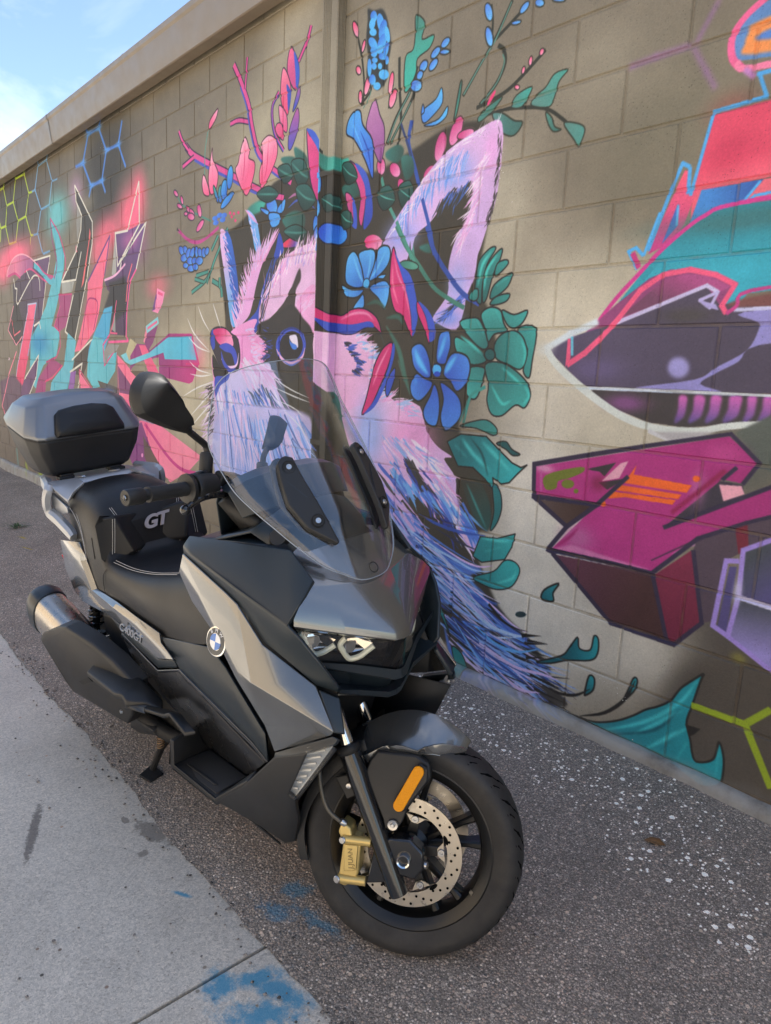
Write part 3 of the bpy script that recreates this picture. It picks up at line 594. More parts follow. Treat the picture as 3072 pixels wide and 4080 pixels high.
("P",107,108,0,0,1,[-4877,1463,-4519,1465,-4442,1311,-4938,1309,-4959,1356,-5209,1315,-5573,1255,-5682,1283,-5764,1329,-5650,1351,-5599,1292,-5207,1354],[-4748,1408,-5737,1303]),
("B",109,0.6,[-4461,1390,87,79]),
("L",110,[15,14,15],0,0,1,[-4509,1469,-4407,1287,-4603,1283]),
("P",111,112,0,0,1,[-5920,996,-5572,978,-5430,836,-5147,858,-4372,676,-4576,547,-4871,430,-4999,480,-5215,509,-5406,721],[-5486,902,-4818,515]),
("P",113,-1,0,0,1,[-5552,779,-5372,829,-5210,648,-5051,529,-5217,474,-5511,424,-5628,531]),
("P",114,-1,0,0,0.8,[-5348,726,-5050,541,-4973,483,-5217,462,-5326,565]),
("L",115,[29,27,26,25],0,1,1,[-5315,822,-4942,632,-4695,553,-4462,551]),
("L",116,[26,25],0,0,1,[-5429,859,-5147,841]),
("P",117,-1,1.9,1,1,[-5349,575,-5356,562,-5370,556,-5385,559,-5390,570,-5383,582,-5369,589,-5355,586]),
("P",118,-1,1.9,1,1,[-5463,478,-5472,467,-5494,460,-5515,461,-5523,470,-5514,482,-5492,489,-5471,487]),
("P",119,-1,3.3,1,1,[-9121,1258,-9133,1247,-9157,1242,-9180,1246,-9187,1257,-9175,1268,-9151,1273,-9129,1269]),
("P",119,-1,3.5,1,1,[-9392,922,-9405,910,-9430,905,-9454,908,-9462,919,-9449,931,-9424,937,-9400,933]),
("P",119,-1,3.5,1,1,[-9187,774,-9199,763,-9224,757,-9247,760,-9254,771,-9242,783,-9217,789,-9194,785]),
("P",120,-1,13,0,1,[-9624,984,-8993,1091,-8645,970,-8955,633,-9437,545,-9580,698]),
("L",121,[22,24,25,25,24],0,0,1,[-8818,1344,-9189,1086,-9580,698,-9404,539,-9089,607]),
("L",122,[39,39,38],19.5,0,1,[-8679,110,-8629,47,-8528,-59]),
("L",122,[35,36,37],17.7,0,1,[-7942,120,-8169,41,-8216,-82]),
("L",123,[34],20.4,0,1,[-9030,244,-8963,-84]),
("P",124,-1,5.9,1,1,[-4114,2062,-3946,2086,-3788,2142,-3640,2208,-3475,2273,-3107,2266,-2844,2243,-2691,2173,-2426,2219,-2192,2269,-1984,2233,-1949,2129,-1958,1904,-1992,1644,-1923,1535,-1875,1381,-1959,1221,-2028,1135,-2041,1050,-1950,976,-1835,836,-1833,675,-1898,646,-1897,561,-1847,475,-1755,359,-1632,290,-1541,236,-1485,162,-1639,106,-1884,120,-2162,124,-2340,218,-2546,543,-2858,747,-3320,683,-3731,704,-4028,1062,-4047,1520,-4096,1746,-4145,1971]),
("B",125,0,[-2506,-37,442,261]),
("L",126,[20,18,18,17],1.6,1,1,[-2592,2275,-2534,2373,-2454,2456,-2414,2544]),
("L",126,[16,15,15],1.6,1,1,[-2571,2271,-2450,2408,-2425,2455]),
("L",126,[15,15,16,15],1.5,1,1,[-2524,2237,-2502,2342,-2524,2503,-2532,2611]),
("L",126,[16,14,15,14],1.3,1,1,[-2140,2364,-2034,2480,-1987,2529,-1918,2633]),
("L",126,[14,13,13],1.3,1,1,[-1986,2524,-1891,2571,-1846,2595]),
("L",126,[16,15,14,13],1.3,1,1,[-2063,2303,-1930,2324,-1849,2360,-1748,2421]),
("L",126,[10],1.2,1,1,[-2021,2651,-2007,2586,-2009,2494]),
("L",126,[16,17,16,16,16],1.3,1,1,[-2048,2310,-1971,2365,-1933,2427,-1945,2476,-1973,2499]),
("L",126,[14,14,12,12,12],1.3,1,1,[-2006,2268,-1888,2263,-1734,2228,-1651,2175,-1624,2150]),
("L",126,[12,12,11,12],1.7,1,1,[-2832,2786,-2793,2682,-2769,2563,-2774,2477]),
("L",126,[12],1.5,1,1,[-2587,2421,-2582,2493]),
("L",126,[13],1.7,1,1,[-2791,2480,-2718,2526,-2742,2557]),
("L",127,[8],0,1,1,[-2587,2280,-2529,2372,-2452,2455]),
("L",127,[7],0,1,1,[-2565,2276,-2446,2413]),
("L",127,[7,7,7,6],0,1,1,[-2137,2368,-2034,2478,-1986,2524,-1921,2629]),
("L",127,[7,6,6,6],0,1,1,[-2041,2314,-1967,2369,-1937,2428,-1947,2462]),
("L",127,[6,6,7],0,1,1,[-2768,2462,-2727,2503,-2718,2526]),
("L",128,[18,18,17,17,17],0,1,1,[-2619,2142,-2575,2040,-2502,1941,-2424,1826,-2391,1772]),
("L",129,[15,15,16,16],0,1,1,[-2446,2113,-2426,1975,-2397,1848,-2377,1771]),
("L",130,[19,19,20,20,20,19],0,1,1,[-2435,2340,-2447,2253,-2401,2148,-2344,2013,-2288,1885,-2253,1793]),
("L",131,[12],0,1,1,[-2502,2342,-2457,2255,-2424,2194]),
("L",132,[9],0,1,1,[-2247,1993,-2243,1892,-2247,1832]),
("L",132,[6,7,7],0,1,1,[-2172,1924,-2217,1895,-2241,1868]),
("P",133,134,0,1,1,[-2439,2745,-2381,2699,-2395,2641,-2324,2637,-2346,2594,-2416,2574,-2422,2523,-2464,2464,-2493,2477,-2493,2600,-2447,2617,-2438,2677],[-2439,2745,-2422,2523],135,6),
("P",136,137,0,1,1,[-1793,2251,-1779,2278,-1735,2297,-1700,2332,-1644,2331,-1678,2302,-1692,2257,-1714,2228],[-1793,2251,-1644,2331],135,5),
("P",138,139,0,1,1,[-1888,2268,-1864,2303,-1796,2314,-1819,2272,-1845,2255],[-1888,2268,-1796,2314],135,5),
("P",140,141,0,1,1,[-1979,2262,-1931,2257,-1869,2217,-1829,2204,-1844,2176,-1878,2165,-1932,2194],[-1979,2262,-1829,2204],135,6),
("P",142,143,0,1,1,[-1643,2159,-1586,2147,-1553,2121,-1572,2072,-1593,2095],[-1643,2159,-1553,2121],135,5),
("P",144,145,0,1,1,[-1726,2214,-1697,2190,-1681,2157,-1651,2141,-1686,2142,-1712,2174],[-1726,2214,-1651,2141],135,5),
("P",146,147,0,1,1,[-2183,2285,-2161,2412,-2149,2418,-2153,2367,-2168,2304],[-2183,2285,-2149,2418],135,6),
("P",148,149,0,1,1,[-2051,2251,-2038,2281,-1936,2315,-1963,2285,-2020,2255],[-2051,2251,-1936,2315],135,5),
("P",150,151,0.8,1,1,[-2827,2808,-2822,2783,-2832,2774,-2850,2788,-2866,2815,-2871,2841,-2862,2850,-2843,2836],[-2860,2836,-2833,2788],152,6),
("P",150,151,0.8,1,1,[-2770,2719,-2780,2703,-2791,2699,-2797,2710,-2794,2728,-2785,2744,-2774,2748,-2768,2737],[-2791,2742,-2774,2705],152,6),
("P",150,151,0.8,1,1,[-2795,2629,-2796,2616,-2807,2612,-2822,2620,-2832,2635,-2832,2649,-2821,2653,-2805,2645],[-2826,2647,-2802,2618],152,6),
("P",150,151,0.8,1,1,[-2725,2550,-2740,2522,-2758,2514,-2768,2532,-2763,2564,-2747,2592,-2730,2600,-2720,2582],[-2757,2589,-2730,2525],152,6),
("P",150,151,0.9,1,1,[-2779,2512,-2782,2493,-2791,2487,-2802,2498,-2808,2519,-2805,2538,-2795,2544,-2784,2533],[-2803,2535,-2783,2497],152,6),
("P",150,151,0.8,1,1,[-2564,2514,-2574,2484,-2588,2475,-2597,2492,-2596,2525,-2586,2555,-2573,2564,-2563,2547],[-2592,2551,-2568,2489],152,5),
("P",150,151,0.8,1,1,[-2542,2447,-2558,2424,-2577,2420,-2589,2436,-2586,2464,-2570,2486,-2550,2491,-2539,2474],[-2579,2483,-2549,2428],152,6),
("P",150,151,0.6,1,1,[-1756,2414,-1762,2408,-1770,2408,-1775,2415,-1774,2424,-1768,2430,-1760,2429,-1755,2423],[-1771,2428,-1758,2410],152,4),
("P",150,151,0.6,1,1,[-1804,2399,-1808,2389,-1815,2387,-1820,2394,-1821,2406,-1816,2416,-1810,2418,-1805,2411],[-1818,2414,-1806,2391],152,4),
("P",150,151,0.6,1,1,[-1835,2376,-1840,2369,-1846,2368,-1850,2374,-1850,2383,-1845,2391,-1839,2392,-1835,2386],[-1848,2389,-1837,2370],152,4),
("P",150,151,0.6,1,1,[-1854,2326,-1857,2321,-1865,2320,-1874,2325,-1879,2332,-1876,2337,-1867,2338,-1858,2333],[-1874,2336,-1859,2322],152,4),
("P",150,151,0.7,1,1,[-2243,2017,-2242,1998,-2250,1990,-2264,1999,-2274,2019,-2275,2039,-2266,2046,-2253,2037],[-2270,2036,-2247,2000],152,5),
("P",150,151,0.7,1,1,[-2154,1928,-2157,1921,-2167,1920,-2178,1924,-2183,1931,-2179,1938,-2169,1940,-2158,1935],[-2178,1937,-2159,1922],152,5),
("P",153,-1,0.7,1,1,[-1982,2318,-1997,2303,-2007,2300,-2007,2309,-1996,2327,-1981,2341,-1971,2345,-1971,2335]),
("P",154,155,2.5,1,1,[-2595,2185,-2601,2159,-2621,2152,-2643,2166,-2654,2195,-2647,2221,-2627,2228,-2605,2213],[-2643,2216,-2605,2164],156,5),
("P",154,155,2.4,1,1,[-2494,2158,-2492,2134,-2512,2124,-2541,2134,-2563,2158,-2564,2182,-2544,2192,-2515,2182],[-2551,2181,-2505,2135],156,5),
("P",154,155,2.3,1,1,[-2451,2081,-2449,2055,-2463,2044,-2487,2056,-2505,2082,-2507,2109,-2493,2119,-2469,2107],[-2496,2106,-2460,2057],156,5),
("P",154,155,2.5,1,1,[-2581,2033,-2573,2010,-2585,1999,-2609,2006,-2631,2027,-2638,2050,-2627,2062,-2603,2054],[-2624,2051,-2588,2009],156,5),
("P",154,155,2,1,1,[-2137,2230,-2161,2198,-2189,2191,-2204,2215,-2196,2255,-2171,2287,-2144,2293,-2130,2270],[-2188,2282,-2145,2203],156,4),
("P",154,155,2.2,1,1,[-2222,2191,-2241,2154,-2266,2144,-2283,2167,-2282,2210,-2263,2247,-2238,2256,-2221,2233],[-2273,2241,-2231,2160],156,4),
("P",154,155,2,1,1,[-2067,2225,-2072,2212,-2099,2203,-2135,2204,-2157,2215,-2152,2229,-2123,2238,-2088,2236],[-2143,2237,-2080,2204],156,4),
("P",154,155,2.2,1,1,[-2279,2094,-2304,2079,-2331,2082,-2344,2100,-2334,2123,-2308,2137,-2281,2134,-2269,2116],[-2327,2133,-2286,2084],156,4),
("P",157,158,0.6,1,1,[-2012,2625,-2011,2602,-2022,2595,-2039,2608,-2051,2633,-2053,2656,-2042,2663,-2025,2650],[-2046,2652,-2018,2606],159,5),
("P",157,158,0.6,1,1,[-2002,2538,-2000,2512,-2010,2504,-2027,2517,-2040,2545,-2042,2571,-2032,2579,-2015,2565],[-2035,2566,-2008,2517],159,6),
("P",157,158,0.6,1,1,[-1847,2580,-1863,2573,-1877,2575,-1880,2586,-1871,2599,-1855,2606,-1841,2604,-1838,2593],[-1869,2608,-1849,2572],159,5),
("P",157,158,0.6,1,1,[-1870,2549,-1874,2544,-1889,2543,-1906,2547,-1916,2554,-1911,2559,-1896,2559,-1879,2555],[-1908,2560,-1878,2542],159,5),
("P",157,158,0.6,1,1,[-1770,2576,-1775,2568,-1790,2569,-1806,2578,-1813,2590,-1808,2598,-1793,2597,-1777,2588],[-1806,2595,-1778,2571],159,5),
("P",157,158,0.5,1,1,[-1679,2556,-1686,2554,-1706,2558,-1727,2567,-1736,2574,-1728,2576,-1708,2572,-1688,2563],[-1724,2575,-1690,2556],159,5),
("P",160,161,0.7,1,1,[-2239,2576,-2257,2570,-2274,2574,-2280,2586,-2271,2599,-2253,2605,-2236,2601,-2230,2589],[-2268,2605,-2243,2570],162,5),
("P",160,161,0.7,1,1,[-2228,2550,-2234,2544,-2253,2544,-2274,2551,-2286,2560,-2280,2566,-2260,2566,-2239,2559],[-2275,2566,-2239,2544],162,6),
("P",160,161,0.7,1,1,[-2292,2555,-2313,2547,-2332,2551,-2337,2564,-2326,2578,-2305,2586,-2287,2582,-2281,2570],[-2322,2586,-2296,2547],162,6),
("P",160,161,0.7,1,1,[-2301,2514,-2320,2504,-2338,2506,-2345,2520,-2336,2536,-2317,2545,-2299,2543,-2292,2530],[-2332,2544,-2305,2505],162,6),
("P",160,161,0.7,1,1,[-2357,2523,-2373,2513,-2392,2516,-2402,2529,-2398,2546,-2381,2556,-2362,2553,-2352,2540],[-2391,2553,-2363,2516],162,6),
("P",160,161,0.7,1,1,[-2380,2497,-2391,2488,-2407,2490,-2417,2500,-2415,2514,-2403,2523,-2388,2521,-2378,2511],[-2409,2520,-2385,2491],162,6),
("P",160,161,0.7,1,1,[-2383,2454,-2401,2445,-2429,2450,-2450,2467,-2452,2486,-2433,2496,-2406,2490,-2385,2473],[-2440,2491,-2395,2450],162,6),
("P",163,-1,2.3,1,1,[-2762,2869,-2719,2849,-2662,2837,-2629,2797,-2605,2737,-2590,2674,-2605,2607,-2606,2547,-2665,2513,-2720,2551,-2755,2597,-2749,2670,-2765,2754,-2759,2825]),
("P",164,165,1.6,1,1,[-2694,2818,-2700,2803,-2716,2801,-2733,2813,-2741,2832,-2735,2846,-2719,2848,-2702,2836],[-2732,2843,-2702,2806]),
("P",166,165,1.6,1,1,[-2705,2789,-2715,2776,-2731,2775,-2745,2788,-2747,2806,-2737,2819,-2720,2819,-2707,2807],[-2739,2816,-2712,2779]),
("P",167,165,1.6,1,1,[-2644,2780,-2643,2755,-2657,2747,-2678,2762,-2693,2791,-2694,2817,-2679,2825,-2659,2809],[-2685,2812,-2652,2760]),
("P",164,165,1.5,1,1,[-2624,2740,-2639,2716,-2660,2713,-2676,2731,-2677,2761,-2663,2785,-2641,2789,-2625,2770],[-2669,2781,-2633,2721]),
("P",166,165,1.6,1,1,[-2693,2754,-2699,2745,-2717,2746,-2735,2756,-2744,2769,-2737,2778,-2719,2778,-2701,2768],[-2734,2776,-2702,2748]),
("P",167,165,1.7,1,1,[-2691,2715,-2683,2694,-2694,2685,-2717,2694,-2740,2716,-2748,2737,-2737,2746,-2713,2737],[-2733,2737,-2697,2694]),
("P",164,165,1.6,1,1,[-2627,2691,-2648,2674,-2672,2674,-2685,2692,-2678,2716,-2657,2733,-2633,2733,-2621,2715],[-2670,2731,-2635,2676]),
("P",166,165,1.6,1,1,[-2603,2720,-2600,2696,-2608,2688,-2623,2701,-2635,2727,-2637,2751,-2629,2759,-2615,2747],[-2630,2747,-2607,2701]),
("P",167,165,1.6,1,1,[-2682,2673,-2688,2659,-2706,2658,-2725,2669,-2733,2687,-2727,2701,-2709,2702,-2691,2691],[-2724,2698,-2691,2662]),
("P",164,165,1.6,1,1,[-2608,2659,-2619,2642,-2633,2639,-2642,2652,-2641,2672,-2630,2689,-2616,2693,-2607,2680],[-2636,2687,-2613,2645]),
("P",166,165,1.6,1,1,[-2644,2667,-2657,2660,-2675,2663,-2688,2675,-2688,2688,-2675,2695,-2656,2692,-2644,2680],[-2681,2692,-2651,2663]),
("P",167,165,1.6,1,1,[-2679,2639,-2684,2632,-2699,2633,-2714,2641,-2721,2650,-2715,2656,-2701,2656,-2685,2648],[-2713,2655,-2687,2634]),
("P",164,165,1.5,1,1,[-2624,2639,-2630,2630,-2647,2631,-2665,2640,-2673,2652,-2667,2661,-2649,2660,-2632,2651],[-2664,2659,-2633,2633]),
("P",166,165,1.6,1,1,[-2646,2606,-2650,2597,-2660,2596,-2672,2603,-2677,2614,-2673,2622,-2662,2623,-2651,2616],[-2671,2620,-2651,2599]),
("P",167,165,1.7,1,1,[-2684,2616,-2689,2607,-2703,2606,-2716,2614,-2723,2626,-2718,2635,-2704,2636,-2691,2628],[-2716,2633,-2691,2609]),
("P",164,165,1.6,1,1,[-2602,2618,-2605,2606,-2615,2604,-2626,2612,-2631,2626,-2628,2638,-2618,2640,-2607,2632],[-2626,2635,-2607,2609]),
("P",166,165,1.6,1,1,[-2607,2576,-2598,2558,-2609,2547,-2635,2549,-2659,2562,-2668,2580,-2657,2591,-2631,2589],[-2655,2587,-2611,2551]),
("P",167,165,1.6,1,1,[-2720,2619,-2723,2594,-2733,2585,-2744,2599,-2750,2627,-2748,2653,-2738,2661,-2726,2647],[-2746,2648,-2725,2598]),
("P",164,165,1.6,1,1,[-2687,2561,-2693,2547,-2709,2545,-2726,2556,-2734,2573,-2728,2588,-2712,2590,-2695,2579],[-2726,2585,-2695,2550]),
("P",166,165,1.6,1,1,[-2653,2522,-2666,2516,-2685,2520,-2700,2532,-2701,2544,-2688,2550,-2668,2546,-2654,2534],[-2693,2547,-2661,2520]),
("P",168,169,0,1,1,[-2689,2482,-2648,2410,-2612,2347,-2611,2254,-2634,2208,-2680,2267,-2734,2353,-2737,2405],[-2724,2452,-2624,2225],170,6),
("P",171,172,0,1,1,[-2834,2465,-2789,2455,-2766,2392,-2694,2314,-2678,2209,-2682,2146,-2743,2240,-2827,2340,-2889,2379,-2878,2435],[-2750,2183,-2856,2444],173,7),
("L",174,[12],0,11,1,[-2842,2408,-2805,2355,-2732,2238]),
("L",175,[8],0,21,1,[-2784,2370,-2723,2275,-2690,2173]),
("P",176,177,0,1,1,[-2359,2312,-2372,2361,-2294,2389,-2263,2426,-2253,2368,-2298,2333],[-2359,2312,-2263,2426],178,5),
("P",176,177,0,1,1,[-2358,2303,-2270,2310,-2223,2347,-2227,2309,-2286,2289],[-2358,2303,-2227,2309],178,5),
("P",176,177,0,1,1,[-2378,2351,-2370,2389,-2358,2358],[-2378,2351,-2378,2351],178,5),
("P",179,180,0,1,1,[-3378,2890,-3335,2843,-3303,2786,-3300,2709,-3328,2674,-3371,2713,-3408,2779,-3404,2848],[-3378,2890,-3328,2674],181,6),
("P",182,183,0,1,1,[-3445,2810,-3401,2763,-3370,2684,-3394,2576,-3438,2600,-3469,2680,-3465,2765],[-3445,2810,-3394,2576],181,6),
("P",184,185,0,1,1,[-3482,2639,-3408,2579,-3402,2491,-3464,2540],[-3482,2639,-3402,2491],181,6),
("P",186,187,0,1,1,[-3311,2586,-3289,2538,-3306,2471,-3359,2402,-3388,2415,-3377,2500],[-3311,2586,-3359,2402],181,6),
("P",188,189,0,1,1,[-3494,2554,-3450,2537,-3433,2460,-3492,2494,-3516,2529],[-3494,2554,-3433,2460],181,6),
("P",186,190,0,1,1,[-3301,2682,-3284,2650,-3312,2600,-3352,2581],[-3301,2682,-3312,2600],181,6),
("P",191,-1,0,1,1,[-3349,2861,-3301,2779,-3300,2709,-3322,2680,-3334,2760]),
("P",192,-1,0,1,1,[-3413,2724,-3369,2670,-3392,2590,-3403,2664]),
("L",193,[42,41,40,39,39,39,38,37],0,1,1,[-3964,2962,-3878,2847,-3793,2710,-3758,2602,-3691,2457,-3594,2370,-3441,2284,-3353,2236]),
("L",194,[28,28,27,26,26,26,25,25],0,1,1,[-3964,2962,-3878,2847,-3793,2710,-3758,2602,-3691,2457,-3594,2370,-3441,2284,-3353,2236]),
("L",193,[28],0,1,1,[-3814,2960,-3828,2857,-3836,2805]),
("L",194,[14],0,1,1,[-3814,2960,-3828,2857,-3836,2805]),
("L",193,[34,34,33],0,1,1,[-4005,2659,-3909,2658,-3791,2625]),
("L",194,[20],0,1,1,[-4005,2659,-3909,2658,-3791,2625]),
("L",193,[53,52,49,46,44,41,39],0,1,1,[-4581,2652,-4476,2579,-4255,2487,-4029,2397,-3802,2303,-3575,2213,-3423,2172]),
("L",194,[36,36,33,31,30,28,27],0,1,1,[-4581,2652,-4476,2579,-4255,2487,-4029,2397,-3802,2303,-3575,2213,-3423,2172]),
("L",193,[35,34,33],0,1,1,[-4678,2761,-4624,2687,-4539,2617]),
("L",194,[18,18,17],0,1,1,[-4678,2761,-4624,2687,-4539,2617]),
("L",193,[37,38],0,1,1,[-4466,2564,-4627,2534]),
("L",194,[20,21],0,1,1,[-4466,2564,-4627,2534]),
("L",193,[28,28,29],0,1,1,[-3201,2934,-3230,2882,-3306,2801]),
("L",194,[17],0,1,1,[-3201,2934,-3230,2882,-3306,2801]),
("L",193,[27],0,1,1,[-3484,2705,-3549,2640,-3523,2515,-3431,2408]),
("L",194,[15],0,1,1,[-3484,2705,-3549,2640,-3523,2515,-3431,2408]),
("L",195,[12],0,1,1,[-3888,2827,-3819,2710,-3784,2602,-3716,2456,-3603,2358,-3435,2262]),
("L",195,[17,17,16,15,14],0,1,1,[-4458,2546,-4247,2457,-4022,2369,-3812,2278,-3583,2193]),
("L",195,[7],0,1,1,[-3493,2694,-3550,2634,-3524,2510,-3432,2403]),
("P",196,197,0,1,1,[-3831,2555,-3780,2474,-3788,2436,-3722,2401,-3736,2324,-3809,2240,-3887,2308,-3940,2399,-3906,2433,-3881,2501],[-3722,2401,-3831,2555],198,7),
("P",196,197,0,1,1,[-3583,2513,-3506,2475,-3490,2412,-3518,2357,-3592,2285,-3654,2256,-3672,2337,-3642,2410,-3660,2482],[-3518,2357,-3583,2513],198,6),
("P",196,197,0,1,1,[-4226,2571,-4216,2506,-4150,2417,-4178,2328,-4245,2312,-4275,2413],[-4178,2328,-4226,2571],198,8),
("P",196,197,0,1,1,[-4334,2440,-4275,2360,-4265,2307,-4335,2326,-4359,2391],[-4335,2326,-4334,2440],198,8),
("P",196,197,0,1,1,[-4156,2777,-4179,2725,-4264,2684,-4255,2733],[-4255,2733,-4156,2777],198,8),
("L",199,[8],0,21,1,[-3831,2539,-3837,2405,-3853,2327]),
("L",199,[8],0,21,1,[-3779,2427,-3802,2335]),
("L",199,[7,8,8],0,21,1,[-3582,2497,-3594,2363,-3623,2290]),
("L",199,[8],0,21,1,[-3880,2413,-3853,2327]),
("L",199,[7],0,21,1,[-3521,2455,-3548,2370]),
("L",199,[9],0,21,1,[-4226,2490,-4207,2350]),
("L",200,[10],0,1,1,[-4274,2686,-4314,2575,-4324,2438]),
("P",201,202,1.3,1,1,[-4091,2290,-4100,2255,-4121,2243,-4142,2261,-4151,2299,-4142,2333,-4121,2345,-4100,2327],[-4139,2327,-4103,2261],203,8),
("P",204,202,1.3,1,1,[-4034,2305,-4054,2267,-4085,2255,-4111,2277,-4115,2320,-4095,2358,-4064,2369,-4038,2347],[-4099,2352,-4050,2273],203,8),
("P",204,202,1.2,1,1,[-3967,2361,-3985,2318,-4014,2304,-4036,2327,-4038,2375,-4019,2418,-3990,2432,-3969,2408],[-4024,2411,-3980,2325],203,7),
("P",204,202,1.2,1,1,[-4007,2234,-4068,2211,-4111,2210,-4111,2231,-4068,2262,-4007,2284,-3965,2285,-3965,2265],[-4060,2287,-4015,2210],203,7),
("P",201,202,1.3,1,1,[-4159,2302,-4144,2264,-4148,2248,-4170,2264,-4196,2303,-4212,2341,-4208,2357,-4186,2340],[-4189,2335,-4166,2270],203,8),
("P",205,206,1.3,1,1,[-4154,2170,-4153,2159,-4172,2151,-4200,2152,-4221,2161,-4222,2172,-4203,2179,-4174,2178],[-4210,2177,-4164,2154]),
("P",205,206,1.3,1,1,[-4097,2180,-4096,2169,-4115,2161,-4142,2162,-4163,2171,-4164,2182,-4145,2189,-4117,2188],[-4153,2187,-4107,2164]),
("P",205,206,1.3,1,1,[-4060,2149,-4059,2138,-4077,2131,-4104,2132,-4125,2140,-4126,2151,-4107,2159,-4080,2158],[-4115,2156,-4070,2134]),
("P",205,206,1.3,1,1,[-4144,2143,-4143,2131,-4162,2124,-4190,2125,-4211,2133,-4212,2144,-4193,2152,-4165,2151],[-4201,2149,-4154,2127]),
("P",205,206,1.3,1,1,[-4042,2172,-4040,2162,-4059,2154,-4086,2155,-4106,2164,-4107,2175,-4089,2182,-4061,2181],[-4096,2179,-4051,2157]),
("L",207,[12,11,11,11],0,1,1,[-4742,2414,-4653,2317,-4480,2238,-4236,2154]),
("P",208,209,1.5,1,1,[-4706,2390,-4697,2373,-4708,2365,-4732,2371,-4756,2388,-4764,2405,-4753,2413,-4729,2407],[-4747,2405,-4715,2373],210,9),
("P",208,209,1.4,1,1,[-4622,2333,-4620,2313,-4631,2305,-4648,2315,-4661,2335,-4663,2356,-4653,2363,-4636,2354],[-4653,2352,-4630,2316],210,8),
("P",208,209,1.4,1,1,[-4652,2307,-4637,2291,-4645,2282,-4671,2284,-4700,2296,-4715,2312,-4707,2322,-4681,2319],[-4695,2317,-4657,2287],210,9),
("P",208,209,1.4,1,1,[-4533,2268,-4524,2251,-4533,2244,-4555,2249,-4577,2265,-4586,2282,-4577,2290,-4555,2284],[-4569,2282,-4541,2252],210,8),
("P",208,209,1.4,1,1,[-4477,2244,-4464,2225,-4472,2215,-4498,2221,-4526,2238,-4540,2258,-4531,2267,-4505,2262],[-4518,2259,-4485,2224],210,8),
("P",208,209,1.4,1,1,[-4368,2234,-4367,2206,-4384,2195,-4408,2208,-4425,2239,-4426,2268,-4409,2278,-4385,2264],[-4414,2263,-4379,2210],210,8),
("P",208,209,1.4,1,1,[-4472,2220,-4464,2202,-4485,2191,-4522,2195,-4554,2210,-4561,2229,-4540,2239,-4503,2236],[-4541,2233,-4484,2197],210,8),
("P",208,209,1.4,1,1,[-4358,2135,-4398,2116,-4432,2113,-4440,2130,-4416,2155,-4376,2175,-4342,2176,-4335,2160],[-4407,2172,-4367,2118],210,8),
("P",208,209,1.4,1,1,[-4562,2240,-4570,2232,-4588,2230,-4607,2237,-4614,2247,-4606,2255,-4588,2256,-4569,2250],[-4604,2253,-4572,2234],210,9),
("L",211,[24,23,23,21,20],0,1,1,[-4702,2154,-4569,2083,-4419,2049,-4276,2070,-4139,2107]),
("L",212,[21,20],0,11,1,[-4724,2166,-4679,2142]),
("P",213,-1,1.2,1,1,[-3986,2169,-3990,2163,-4000,2162,-4011,2166,-4015,2173,-4011,2179,-4000,2181,-3990,2177]),
("P",213,-1,1.2,1,1,[-3941,2159,-3945,2153,-3955,2152,-3965,2156,-3970,2163,-3965,2169,-3955,2170,-3945,2166]),
("P",213,-1,1.2,1,1,[-3888,2159,-3892,2153,-3902,2152,-3912,2156,-3916,2163,-3912,2169,-3902,2170,-3893,2166]),
("P",213,-1,1.2,1,1,[-3968,2146,-3972,2140,-3982,2139,-3992,2143,-3996,2150,-3992,2156,-3982,2157,-3972,2153]),
("P",213,-1,1.2,1,1,[-3923,2120,-3927,2114,-3937,2112,-3947,2116,-3951,2123,-3947,2129,-3937,2131,-3927,2127]),
("P",214,215,1.5,1,1,[-4610,2019,-4602,1994,-4620,1982,-4655,1990,-4686,2014,-4694,2040,-4675,2051,-4640,2043],[-4672,2039,-4624,1994],216,7),
("P",214,215,1.4,1,1,[-4558,2017,-4555,1995,-4574,1985,-4603,1994,-4626,2015,-4629,2037,-4610,2047,-4580,2038],[-4613,2036,-4571,1996],216,7),
("P",214,215,1.5,1,1,[-4569,1960,-4598,1946,-4637,1947,-4663,1962,-4661,1982,-4632,1995,-4593,1994,-4567,1979],[-4644,1989,-4586,1952],216,7),
("P",214,215,1.4,1,1,[-4509,1987,-4531,1966,-4562,1961,-4586,1975,-4587,2000,-4565,2020,-4534,2025,-4511,2011],[-4571,2016,-4525,1971],216,7),
("P",214,215,1.4,1,1,[-4461,1986,-4485,1965,-4515,1960,-4533,1975,-4527,2000,-4502,2020,-4472,2025,-4455,2011],[-4514,2016,-4473,1970],216,7),
("P",214,215,1.4,1,1,[-4411,1990,-4420,1966,-4441,1957,-4462,1970,-4470,1995,-4461,2019,-4440,2027,-4419,2015],[-4458,2015,-4423,1970],216,7),
("P",214,215,1.4,1,1,[-4355,1978,-4356,1953,-4375,1943,-4402,1954,-4421,1979,-4421,2004,-4402,2014,-4374,2003],[-4408,2001,-4368,1956],216,7),
("P",214,215,1.4,1,1,[-4304,1975,-4314,1954,-4337,1947,-4360,1958,-4369,1981,-4360,2002,-4336,2009,-4313,1998],[-4356,1999,-4317,1958],216,7),
("P",214,215,1.4,1,1,[-4268,1979,-4283,1963,-4306,1959,-4323,1970,-4324,1988,-4309,2004,-4286,2007,-4269,1997],[-4313,2000,-4279,1967],216,7),
("P",214,215,1.4,1,1,[-4479,1940,-4493,1923,-4527,1918,-4561,1928,-4575,1948,-4561,1966,-4526,1970,-4493,1960],[-4555,1962,-4498,1926],216,7),
("P",214,215,1.4,1,1,[-4420,1935,-4432,1919,-4462,1915,-4493,1924,-4505,1942,-4492,1958,-4462,1963,-4432,1953],[-4488,1955,-4437,1922],216,7),
("P",214,215,1.4,1,1,[-4352,1922,-4381,1908,-4421,1909,-4448,1924,-4446,1945,-4417,1959,-4377,1957,-4351,1942],[-4429,1953,-4369,1914],216,7),
